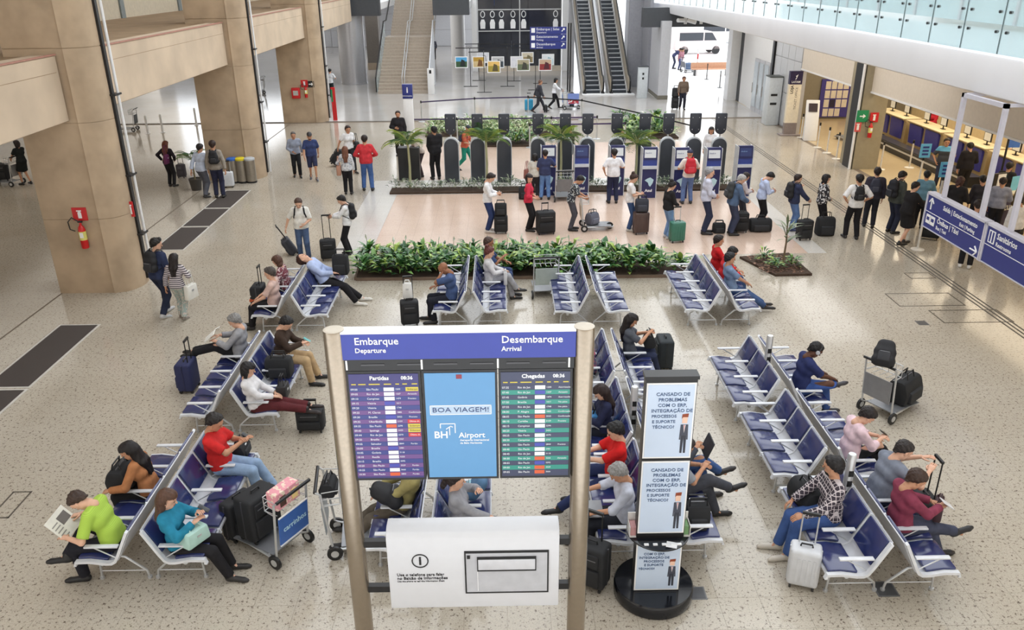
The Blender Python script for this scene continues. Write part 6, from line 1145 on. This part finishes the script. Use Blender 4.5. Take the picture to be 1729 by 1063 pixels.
t, b = cart(6.35, 11.75, 30, 'luggage cart with a grey board beside the person with headphones', (140, 140, 142)); backpack_at((6.12, 11.62, 1.16), 60, 45, 'black rucksack lying on top of the cart beside the headphones', straps=True, size=(.2, .32, .48)); duffel(0, 0, 'big black bag on the platform of the cart beside the headphones', 40, (.62, .38, .42), world=(6.75, 11.98, .15))
R = sit('person in a pale pink shirt and black trousers looking at a phone', XR, 9.36, 0, 1, mix(CROSS, lean=1, head=40, lf=(.56, .12, .08), rf=(.64, .10, .40), la=(.40, .05, .82), ra=(.40, -.04, .83)), (232, 204, 212), BLK, .56, hair=('short', (34, 28, 28)), sk='l', h=1.74, sleeve=.75, dy=.05)
phone(R, 'phone in the hands of the person in the pale pink shirt', 'L')
R = sit('person in a heather grey tee with glasses resting a raised hand on a trolley handle', XR, 7.36, 2, 1, mix(SIT, lean=10, head=16, la=(.52, .10, 1.02), ra=(.50, -.16, .98), lf=(.52, .14, .08), rf=(.46, -.12, .08), twist=10), (128, 134, 148), (64, 72, 96), .56, hair=('buzz', (46, 40, 38)), sk='l', h=1.80, sleeve=.42, dy=-.02)
suitcase(0, 0, 'black trolley case with a tall handle in front of the heather grey tee', 0, (.38, .25, .52), handle=.55, world=(XR+1.05, 8.75, 0))
R = sit('person in a burgundy shirt holding a tablet over crossed legs', XR, 7.36, 1, 1, mix(CROSS, lean=-5, head=34, lf=(.60, .06, .08), rf=(.82, .14, .32), la=(.40, .12, .80), ra=(.42, -.06, .84)), (132, 58, 78), (66, 70, 88), .56, hair=('short', (60, 42, 34)), sk='t', h=1.76, dy=-.08, shoes=(28, 27, 30))
phone(R, 'small tablet in the hands of the person in burgundy', 'R', True, (214, 214, 218)); handbag(R['wpt'](np.array([.52, .12, .58])), 60, 'dark burgundy satchel on the knees of the person in burgundy', (62, 40, 46), (.36, .1, .22), .06, 'satchel')
# ---- cart of the front left block
t, b = cart(-2.92, 8.50, 150, 'luggage cart with a blue carrinhos board and a pink bag beside the person in turquoise', (60, 104, 180))
text('carrinhos', .105, 'lettering', col((190, 226, 244), .5), b, (-.312, .19, .56), (math.pi/2, 0, -math.pi/2), bold=.001); MB().box(-.30, -.25, .345, -.285, .25, .36).box(-.325, -.25, .755, -.31, .25, .77).build('board_edge', M_wtx, b)
suitcase(0, 0, 'large black suitcase lying on the blue boarded cart', 150, (.5, .32, .66), handle=0, world=(-3.20, 8.66, .15)); suitcase(0, 0, 'second black suitcase leaning behind the blue boarded cart', 150, (.46, .22, .6), handle=0, world=(-3.52, 8.84, .0))
pk = gear('pink_shopping_bag', 'pink patterned bag in the basket of the blue boarded cart', 'bag', (-2.77, 8.41, .82), 150); MB().box(-.10, -.2, 0, .08, .2, .24).build('body', pattern('pink_print', (232, 160, 170), (240, 220, 200), 'blot', 20), pk, bevel=.02)
for k in (-1, 1): MB().box(-.106, k*.1-.05, .04, -.10, k*.1+.05, .18).build('printed_patch', col((250, 220, 150) if k < 0 else (90, 60, 50), .7), pk)
# ================================================================== standing and walking travellers
def up(label, px, py, ty, hd, pose, top, bot, hk=1.0, near=0, h=None, **kw):
    g = G(px, py); hh = h or min(1.92, max(1.5, tall(px, py, ty)*hk)); return person(label, g.x, g.y, hd, pose, top, bot, h=hh, near=near, **kw)
HIP = mix(STAND, la=(.02, .22, .98), lep=(0, 1, 0))
# left hall
R = up('person in a black top with a purple bag and long auburn hair, hand on hip', 291, 315, 237, 80, mix(STAND, ra=(.1, -.22, 1.0), la=(.02, .24, 1.0), lep=(-.2, 1, 0)), (40, 34, 40), BLK, fem=1, hair=('long', (110, 62, 44)))
handbag(R['wpt'](np.array([-.16, -.08, .92])), 80, 'purple shoulder bag on the back of the auburn haired person', (104, 40, 84), (.34, .1, .32), .3); suitcase(308, 300, 'dark grey case beside the auburn haired person', 90, (.3, .24, .5), (70, 66, 72), .3)
R = up('person in a pale blue shirt and grey trousers seen from behind at the mat', 347, 333, 241, 70, mix(WALK, lf=(.14, .1, .08), rf=(-.12, -.1, .1), rtoe=-10), (196, 206, 226), (96, 98, 108), hair=('short', (34, 28, 28)), sleeve=.9)
R = up('person in a grey cardigan with a black rucksack pulling a white case', 372, 334, 236, 100, mix(STAND, ra=(-.15, -.3, .8)), (150, 142, 132), (48, 50, 72), hair=('short', (50, 34, 28)), fem=1); wear(R, 'black rucksack with red trim on the person in the grey cardigan', size=(.18, .3, .46))
suitcase(388, 316, 'white trolley case beside the silver bins', 100, (.34, .24, .55), (222, 224, 228), .35, hard=True)
R = up('person in a black dress pushing a cart at the left edge', 46, 312, 236, 150, mix(STAND, la=(.38, .16, 1.0), ra=(.38, -.16, 1.0), lf=(.1, .1, .08), rf=(-.12, -.1, .1)), (30, 34, 34), (30, 34, 34), fem=1, skirt=.85, hair=('bob', (40, 30, 28)), sleeve=.4)
g = G(22, 312); t, b = cart(g.x, g.y, 170, 'luggage cart with a black case at the left edge', (140, 140, 140)); suitcase(0, 0, 'black suitcase on the cart at the left edge', 90, (.5, .3, .6), handle=0, world=(g.x-.32, g.y+.08, .15))
g = G(222, 221); cart(g.x, g.y, 185, 'lone empty luggage cart far beyond the near column', (60, 64, 66)); g = G(440, 158); cart(g.x, g.y, 200, 'lone luggage cart between the two farther columns', (90, 90, 94))
R = up('person in a grey vest over a pale shirt walking toward the camera', 503, 298, 219, 285, mix(WALK, lf=(.14, .1, .08), rf=(-.1, -.1, .1), rtoe=-10, ra=(.22, -.1, .98)), (150, 158, 176), (34, 34, 38), hair=('buzz', (90, 84, 82)))
R = up('person in a navy tee, shorts and dark cap walking toward the camera', 530, 303, 220, 285, mix(WALK, lf=(.22, .1, .09), rf=(-.2, -.08, .13)), (58, 70, 112), (48, 52, 78), hair=('cap+beard', (44, 42, 44)), sleeve=.45, legs=.5, fat=.02, shoes=(90, 92, 100))
R = up('person in a white blouse with two black bags pulling a tilted suitcase', 592, 290, 209, 300, mix(WALK, ra=(-.2, -.4, .78)), (230, 230, 232), (36, 36, 40), hair=('pony', (50, 34, 30)), fem=1, sleeve=.4); handbag(R['wpt'](np.array([0, .3, .75])), 300, 'black shoulder bag on the left side of the person in the white blouse', (32, 32, 34), (.36, .16, .34), .3)
g = G(562, 281); suitcase(0, 0, 'tilted black suitcase pulled by the person in the white blouse', 20, (.44, .28, .64), handle=.4, tilt=35, world=(g.x, g.y, .08))
R = up('person with long brown hair in a white and grey top seen from behind', 589, 328, 246, 95, mix(STAND, la=(.12, .24, .95)), pattern('greywhite', (206, 208, 212), (150, 156, 166), 'blot', 20), BLK, hair=('long', (110, 70, 52)), fem=1); handbag(R['wpt'](np.array([0, .27, .72])), 95, 'light brown handbag at the left side of the long brown hair', (176, 130, 108), (.3, .14, .32), .3)
R = up('person in a red shirt and blue jeans seen from behind in the left hall', 622, 322, 227, 95, mix(STAND, la=(.2, .2, 1.05), ra=(.2, -.2, 1.05), lf=(.04, .13, .08), rf=(-.02, -.13, .08)), (202, 58, 66), (74, 104, 160), hair=('short', (40, 30, 28)), fat=.03, sleeve=.9)
R = up('person in a white shirt with dark straps holding a trolley handle', 515, 437, 331, 280, mix(STAND, ra=(-.05, -.42, .86), la=(.26, .10, 1.04), head=24, lf=(.08, .12, .08), rf=(-.06, -.1, .08)), (224, 222, 216), (74, 92, 124), hair=('short', (74, 52, 42)), near=1, sleeve=.45, fat=.02, shoes=(44, 40, 40), sk='l'); wear(R, 'dark rucksack on the back of the person with the trolley handle', size=(.14, .28, .40))
suitcase(499, 428, 'dark slim trolley held by the person in the white shirt', 20, (.36, .22, .5), (60, 62, 70), .4, tilt=-30)
R = up('person in a white shirt with a black rucksack typing on a phone', 591, 430, 332, 185, mix(PHONE, la=(.40, .04, 1.14), ra=(.40, -.04, 1.12)), (232, 232, 234), BLK, hk=1.05, hair=('short', (30, 26, 26)), near=1, sleeve=.9, sk='l'); wear(R, 'black rucksack of the person typing on a phone'); phone(R, 'phone of the person with the black rucksack', 'L')
suitcase(556, 438, 'black suitcase with its handle fully pulled out near the sleeping person', 100, (.40, .25, .55), handle=.62)
R = up('person in a navy tee and dark jeans with a black rucksack walking with a companion', 279, 533, 400, 70, mix(WALK, lf=(.20, .1, .08), rf=(-.16, -.1, .1), rtoe=-14, hyaw=-40, la=(.1, .26, .85), ra=(.02, -.28, .82)), (48, 56, 84), (40, 46, 66), hair=('quiff', (30, 26, 24)), near=1, sleeve=.45, sk='l', shoes=(190, 190, 190)); wear(R, 'black rucksack of the person in dark jeans near the column', size=(.18, .32, .5))
R = up('person in a striped top and pale floral trousers walking beside the rucksack', 309, 539, 427, 88, mix(WALK, lf=(.12, .08, .08), rf=(-.1, -.08, .1), rtoe=-10, la=(.02, .3, .84), ra=(.16, -.22, 1.1)), pattern('bw_stripe', (214, 206, 208), (64, 56, 66), 'stripe', 8), pattern('floral', (156, 170, 164), (206, 190, 180), 'blot', 30), hair=('long', (30, 22, 22)), near=1, fem=1, sleeve=.9, sk='t', shoes=(120, 110, 100))
handbag(R['wpt'](np.array([.05, -.30, .55])), 70, 'white printed tote bag on the arm of the person in stripes', (226, 224, 216), (.34, .12, .32), .3, 'tote_bag')
R = up('person in a white tee far off near the grey round column', 560, 164, 115, 80, mix(WALK, ra=(.2, -.2, 1.2), lf=(.12, .1, .08), rf=(-.1, -.1, .1)), (224, 226, 230), (40, 52, 56), hair=('short', (30, 26, 26)), sleeve=.45)
# behind and around the kiosks
R = up('person in a black open suit with a white shirt beside the sign pylon', 676, 262, 186, 275, mix(STAND, ra=(.2, -.12, 1.1)), (40, 38, 42), BLK, coat=1, hair=('short+beard', (46, 34, 30)))
R = up('person in a long black coat seen from behind between palm and kiosk', 737, 303, 212, 110, mix(STAND, la=(.2, .12, .9), ra=(.2, -.12, .9)), (38, 37, 40), (34, 33, 36), coat=1, hem=-.25, hair=('short', (24, 22, 24)))
R = up('person in a pale top bending behind the leftmost palm', 713, 298, 232, 200, mix(STAND, lean=30, head=30, la=(.4, .1, .9), ra=(.4, -.1, .9)), (214, 200, 190), (70, 58, 62), hair=('short', (40, 30, 30)), h=1.7)
R = up('person in an orange top and green trousers walking behind the kiosks', 786, 287, 208, 340, mix(WALK, la=(.3, .1, 1.0), ra=(.3, -.1, 1.0), head=24), (196, 100, 76), (40, 140, 120), hair=('cap', (46, 52, 60)), sleeve=.45); wear(R, 'dark rucksack on the person in green trousers', size=(.15, .28, .4), c_=(60, 66, 84))
R = up('person in a white shirt and jeans looking at a phone beside stacked black cases', 824, 391, 289, 355, mix(PHONE, head=34), (236, 236, 238), (48, 62, 104), near=1, sleeve=.9, sk='l', shoes=(214, 208, 204), hair=('quiff', (44, 34, 32))); phone(R, 'phone of the person beside the stacked black cases', 'L')
suitcase(846, 393, 'black case carrying a smaller bag left of the red top', 90, (.38, .26, .52), handle=.3); g = G(846, 393); duffel(0, 0, 'black bag with a white strap on top of the case left of the red top', 0, (.34, .24, .34), world=(g.x, g.y, .53))
R = up('person in a crimson top and black trousers turning in the queue', 892, 389, 292, 350, mix(STAND, hyaw=-40, ra=(.24, -.16, 1.04), la=(.2, .12, 1.02), lf=(.06, .1, .08)), (206, 52, 76), BLK, near=1, fem=1, sleeve=.75, hair=('bob', (40, 26, 26)), sk='l'); suitcase(921, 394, 'large black suitcase in front of the crimson top', 100, (.52, .32, .66), handle=.2)
R = up('person in a beige blouse with a brown handbag at the kiosk', 903, 336, 264, 90, mix(STAND, ra=(.2, -.14, 1.0)), (206, 202, 192), (50, 46, 50), fem=1, hair=('bob', (28, 24, 24))); handbag(R['wpt'](np.array([-.02, .3, .82])), 60, 'brown handbag on the shoulder of the beige blouse', (136, 84, 76), (.28, .12, .3), .25); duffel(886, 335, 'black bag on the ground left of the beige blouse', 0, (.4, .3, .4))
R = up('person in a navy tee and jeans using a kiosk, seen from behind', 920, 337, 252, 88, mix(STAND, ra=(.26, -.26, 1.15), la=(.06, .26, .85), lf=(.0, .13, .08), rf=(.0, -.13, .08)), (58, 64, 96), (104, 138, 190), hair=('short', (36, 28, 28)), sleeve=.45, fat=.02)
R = up('person in a patterned black shirt leaning on a luggage cart', 963, 388, 291, 355, mix(PHONE, lean=14, head=30, la=(.42, .08, 1.02), ra=(.42, -.08, 1.0)), pattern('leafprint', (52, 56, 66), (190, 196, 196), 'blot', 22), (78, 78, 86), near=1, sleeve=.45, hair=('short', (28, 26, 26)), sk='t')
g = G(1000, 388); t, b = cart(g.x-.05, g.y+.1, 0, 'luggage cart pushed by the patterned black shirt', (196, 176, 150)); duffel(0, 0, 'grey rucksack on the cart of the patterned black shirt', 40, (.34, .3, .34), c_=(96, 98, 112), world=(g.x, g.y+.1, .15), name='rucksack')
g = G(945, 338); t, b = cart(g.x+.1, g.y, 95, 'luggage cart between the navy tee and the dark screened kiosk', (120, 120, 122))
R = up('person in a white shirt and dark jeans at a kiosk, seen from behind', 1034, 343, 250, 92, mix(STAND, la=(.1, .26, .95), ra=(.26, -.2, 1.1), lf=(.0, .12, .08), rf=(.0, -.12, .08)), (234, 234, 238), (44, 48, 74), hair=('short', (36, 30, 30)), sleeve=.45, fat=.02)
R = up('person in a white tee and jeans with a hair bun beside a bronze suitcase', 1061, 389, 291, 355, mix(PHONE, head=24), (230, 226, 226), (62, 84, 124), near=1, fem=1, sleeve=.4, hair=('bun', (60, 40, 34)), sk='l', shoes=(200, 196, 190)); suitcase(1081, 394, 'bronze hard shell suitcase beside the white tee', 100, (.42, .28, .64), (84, 66, 62), .2, hard=True); g = G(1081, 394); duffel(0, 0, 'dark quilted bag on top of the bronze suitcase', 0, (.36, .28, .36), c_=(50, 52, 62), world=(g.x, g.y, .65))
R = up('person in a black top and pale jeans holding a green suitcase', 1125, 402, 304, 20, mix(STAND, head=22, ra=(.26, -.1, 1.0)), (38, 36, 38), (120, 150, 190), near=1, fem=1, hair=('bun', (28, 24, 24)), sk='l', shoes=(200, 200, 204)); suitcase(1142, 408, 'green hard shell suitcase with a raised handle', 100, (.40, .27, .58), (60, 118, 100), .38, hard=True)
R = up('person with a red rucksack and dark cap at the kiosk, seen from behind', 1159, 344, 252, 92, mix(STAND, ra=(.26, -.2, 1.1), la=(.24, .2, 1.1), lf=(.0, .13, .08), rf=(.0, -.13, .08)), (224, 214, 206), (96, 116, 160), hair=('cap', (44, 44, 74)), sleeve=.45); wear(R, 'bright red rucksack at the blue kiosk', c_=(196, 36, 52), size=(.2, .34, .50), pc=(214, 60, 74))
R = up('grey haired person in a pale shirt and dark trousers waiting in the queue', 1187, 394, 281, 355, mix(STAND, la=(.22, .06, 1.0), ra=(.22, -.04, 1.0)), (206, 208, 226), (50, 54, 76), near=1, hair=('short', (150, 150, 154)), sk='l', sleeve=.95, shoes=(36, 34, 36))
R = up('person in a denim jacket with a grey rucksack in the queue', 1232, 396, 297, 5, mix(STAND, lean=8, ra=(.36, -.14, .98), la=(.34, .1, 1.0), head=20), (84, 104, 134), (60, 66, 88), hk=1.05, near=1, coat=1, hair=('short', (170, 168, 166)), sk='l'); wear(R, 'dark grey rucksack on the denim jacket', c_=(52, 54, 56), size=(.19, .32, .5))
R = up('dark haired person partly hidden behind the denim jacket', 1246, 380, 289, 5, mix(PHONE), (200, 190, 190), (50, 50, 60), hair=('bob', (40, 30, 28)), fem=1)
duffel(1213, 392, 'small black bag behind the denim jacket', 0, (.34, .26, .28)); suitcase(1248, 391, 'black upright case right of the denim jacket', 90, (.42, .3, .58), handle=.35)
R = up('person in a pale blue shirt and black trousers bowed over a phone in the queue', 1280, 384, 293, 2, mix(PHONE, head=48, lean=4), (186, 198, 228), BLK, hk=1.08, near=1, hair=('short', (26, 24, 26)), sk='l', sleeve=.95); phone(R, 'phone of the bowed person in pale blue', 'L'); duffel(1282, 389, 'black duffel bag at the feet of the bowed person', 0, (.62, .36, .36))
R = up('bearded person in a navy blazer and jeans resting a hand on a case handle', 1334, 389, 293, 5, mix(STAND, la=(.2, .1, 1.35), ra=(.42, -.16, .92), lep=(.3, .8, -.6), lf=(.06, .1, .08)), (52, 58, 84), (96, 124, 172), near=1, coat=1, hair=('short+beard', (44, 32, 28)), sk='l', shoes=(60, 70, 110)); wear(R, 'black rucksack on the navy blazer', size=(.19, .32, .48)); suitcase(1356, 404, 'black trolley with a silver handle under the hand of the navy blazer', 100, (.40, .26, .56), handle=.40)
R = up('person in a black and white cardigan with a dark bob', 1380, 391, 293, 5, mix(STAND, ra=(.2, -.1, 1.0), la=(.2, .1, 1.0)), pattern('bwcardigan', (44, 42, 46), (214, 212, 212), 'blot', 16), BLK, near=1, fem=1, hair=('bob', (26, 22, 24)), sk='l', sleeve=.95, hem=-.1); duffel(1391, 396, 'large black backpack on the floor behind the cardigan', 0, (.48, .36, .52), name='rucksack')
R = up('person in a white shirt with a small black rucksack seen from behind in the queue', 1436, 403, 293, 85, mix(STAND, lf=(.06, .13, .08), rf=(-.06, -.13, .08), la=(.1, .22, 1.0), ra=(.1, -.22, 1.0)), (232, 230, 230), BLK, near=1, hair=('short', (28, 24, 24)), sleeve=.5, sk='t'); wear(R, 'small black rucksack on the white shirt in the queue', size=(.15, .26, .42))
R = up('person in a dark jacket with a grey rucksack beside the white shirt', 1466, 384, 282, 70, mix(STAND, lf=(.06, .12, .08)), (62, 58, 70), (44, 44, 52), near=1, coat=1, hair=('quiff', (36, 26, 24)), sk='l'); wear(R, 'charcoal rucksack on the dark jacket', c_=(54, 56, 72), size=(.17, .3, .44))
R = up('person in an olive grey jacket with a big black rucksack in the queue', 1502, 393, 287, 20, mix(STAND, head=24, la=(.25, .1, 1.0)), (74, 78, 74), (44, 48, 66), near=1, coat=1, hair=('short', (34, 26, 26)), sk='l'); wear(R, 'big black rucksack on the olive grey jacket', size=(.2, .34, .54), c_=(32, 34, 42))
R = up('person in a black dress with bare calves reaching toward the counter', 1521, 413, 305, 15, mix(STAND, lean=6, ra=(.46, -.1, 1.16), la=(.42, .12, 1.1), lf=(.14, .08, .08), rf=(-.14, -.08, .1)), (34, 32, 34), (34, 32, 34), near=1, fem=1, skirt=.95, hair=('buzz', (30, 24, 24)), sk='l', fat=.03)
R = up('person in a teal blue shirt and black trousers behind the notice post', 1548, 385, 296, 60, mix(STAND, ra=(.3, -.1, 1.2)), (110, 150, 170), BLK, h=1.68, hair=('short', (26, 24, 26)), sleeve=.95); suitcase(1568, 402, 'wide black case on the floor left of the hanging sign', 60, (.5, .32, .5), handle=0)
# check-in crowd
R = up('person in a two-tone blue and charcoal tee standing at the counter', 1583, 318, 232, 250, mix(STAND, la=(.08, .26, .95), ra=(.12, -.25, .95)), pattern('twotone', (66, 70, 78), (104, 176, 214), 'split', 1.27), (54, 58, 76), hair=('short', (34, 26, 24)), sleeve=.45, fat=.02)
ck = [(1628, 452, 'person in black trousers and pale sneakers standing behind the hanging sign', (44, 42, 50), BLK, ('short', (40, 30, 28)), 60, (226, 224, 220)), (1600, 400, 'person in a black hoodie with a white collar above the sign', (40, 38, 40), BLK, ('bob', (70, 44, 40)), 40, (40, 38, 38)),
      (1640, 395, 'person in a dark blazer with a black rucksack above the sign', (52, 50, 56), (40, 40, 46), ('short', (26, 24, 24)), 70, (40, 38, 38)), (1622, 330, 'person in black at the lettered desk', (36, 34, 38), BLK, ('short', (22, 20, 22)), 80, (40, 38, 38)),
      (1683, 370, 'person in a long dark coat bending at the desk', (38, 38, 42), BLK, ('short', (28, 24, 24)), 40, (40, 38, 38)), (1672, 400, 'person in a grey and white top near the desk', (150, 154, 172), (40, 40, 46), ('short', (44, 34, 32)), 60, (40, 38, 38)),
      (1715, 400, 'person in an olive jacket at the right edge', (120, 108, 78), (60, 56, 50), ('short', (60, 44, 36)), 70, (40, 38, 38)), (1700, 440, 'person in a white tee partly behind the restroom sign', (226, 224, 222), (50, 50, 56), ('short', (40, 30, 28)), 100, (40, 38, 38)),
      (1740, 420, 'person in a black jacket cut by the right edge', (34, 33, 36), BLK, ('short', (30, 26, 26)), 90, (40, 38, 38))]
for i, (px, py, lab, tp, bt, hr, hd, sh_) in enumerate(ck): R = up(lab, px, py, 0, hd, mix(STAND, head=20 if i % 2 else 8, ra=(.25, -.12, 1.05)), tp, bt, h=1.74-.03*(i % 3), hair=hr, shoes=sh_, coat=i % 2)
for wx, wy, lab, tp, hr in [(17.6, 33.1, 'agent in a red top behind the farthest counter', (186, 40, 56), ('pony', (40, 30, 28))), (17.7, 27.4, 'agent in a pale blouse behind the second counter', (214, 196, 180), ('pony', (44, 30, 28))), (17.6, 24.6, 'agent in navy behind the nearest counter', (50, 56, 92), ('short', (30, 26, 26)))]:
    person(lab, wx, wy, 190, PHONE, tp, BLK, hair=hr, h=1.68, fem=1)
g = G(1410, 236); person('person in black bending over luggage behind the pale posts', g.x+1.2, g.y, 200, mix(STAND, lean=24, head=20, la=(.4, .1, .9), ra=(.4, -.1, .9)), (38, 36, 36), (44, 42, 44), hair=('short', (60, 40, 30))); t, b = cart(g.x+.5, g.y-.2, 120, 'luggage cart parked behind the pale posts', (120, 60, 50)); duffel(0, 0, 'dark bag beside the cart behind the pale posts', 0, (.6, .4, .4), world=(g.x+1.4, g.y-.8, 0))
# beyond the kiosks
R = up('person in a dark suit striding with a blue case near the photo stands', 909, 190, 137, 10, mix(WALK, lf=(.40, .08, .09), rf=(-.36, -.08, .16)), (62, 62, 70), (52, 52, 60), coat=1, hair=('buzz', (110, 80, 66)), h=1.7); suitcase(893, 187, 'turquoise suitcase behind the striding suit', 90, (.44, .26, .6), (52, 150, 190), .3, hard=True); suitcase(921, 189, 'small black case lying ahead of the striding suit', 0, (.36, .2, .36), handle=0)
R = up('person in a white top pushing a loaded luggage cart', 935, 183, 135, 0, mix(WALK, la=(.44, .14, 1.02), ra=(.44, -.14, 1.02)), (228, 228, 232), BLK, hair=('bob', (24, 22, 24)), fem=1, h=1.62); g = G(962, 184); t, b = cart(g.x-.1, g.y, 0, 'luggage cart with a bright picture board near the direction sign', (90, 130, 200)); suitcase(0, 0, 'black case standing on the cart near the direction sign', 0, (.44, .24, .7), handle=0, world=(g.x+.1, g.y, .15))
ad = tag(MB().box(-.3, -.02, 0, .3, .02, .55).build('advert_board', mat('advert', (120, 140, 200), .4), loc=(g.x+.15, g.y-.32, .3)), 'picture board with blue sky and red figures on the far cart', 'board'); MB().box(-.28, -.025, .02, .28, -.02, .25).build('advert_red_area', pattern('advred', (170, 60, 70), (230, 220, 220), 'blot', 9), ad)
R = up('person in a brown jacket walking in from the bright exit', 1151, 184, 126, 265, mix(WALK, lf=(.12, .1, .08), rf=(-.1, -.1, .1)), (120, 104, 92), (44, 44, 56), coat=1, hair=('short', (90, 54, 44)), h=1.72); suitcase(1139, 184, 'tall black case left of the brown jacket', 90, (.36, .28, .62), handle=.3); g = G(1139, 184); duffel(0, 0, 'black bag stacked on the tall case at the exit', 0, (.36, .26, .46), world=(g.x, g.y, .63))
R = up('person with long dark hair in white behind the rightmost kiosk', 1195, 290, 217, 255, mix(STAND), (232, 230, 232), (110, 100, 110), hair=('long', (28, 22, 24)), fem=1, h=1.66)
R = up('dark haired person behind the palm with yellow fronds', 963, 292, 221, 200, mix(PHONE), (60, 58, 62), BLK, hair=('short', (26, 24, 26)), h=1.74); R = up('person in a patterned shirt behind the kiosk of the white shirt', 1048, 290, 215, 200, mix(PHONE), pattern('leafprint2', (70, 74, 84), (200, 200, 196), 'blot', 18), BLK, hair=('short', (60, 40, 34)), h=1.72)
R = up('distant person in dark clothes beside the staircase wall', 733, 100, 66, 100, mix(WALK), (60, 62, 72), BLK, hair=('short', (30, 26, 26)), h=1.75)
R = up('distant person in a lilac top beside the white far column', 795, 60, 30, 270, mix(WALK), (150, 130, 190), (60, 80, 150), hair=('bob', (30, 26, 26)), fem=1, h=1.65)
R = up('person in navy bending over a trolley outside the exit', 1136, 116, 90, 350, mix(STAND, lean=40, head=20, la=(.6, .1, .9), ra=(.6, -.1, .9)), (70, 76, 110), (60, 64, 84), hair=('short', (40, 34, 32)), h=1.7); R = up('person in a striped shirt beside the trolley outside the exit', 1147, 118, 92, 300, mix(STAND, lean=20), (170, 120, 130), (70, 76, 110), hair=('short', (40, 34, 32)), h=1.6)
g = G(1158, 122); t, b = cart(g.x, g.y, 20, 'luggage cart with a blue case outside the exit', (120, 120, 124)); suitcase(0, 0, 'blue grey case on the cart outside the exit', 90, (.6, .3, .5), (96, 118, 150), 0, world=(g.x+.2, g.y, .15))
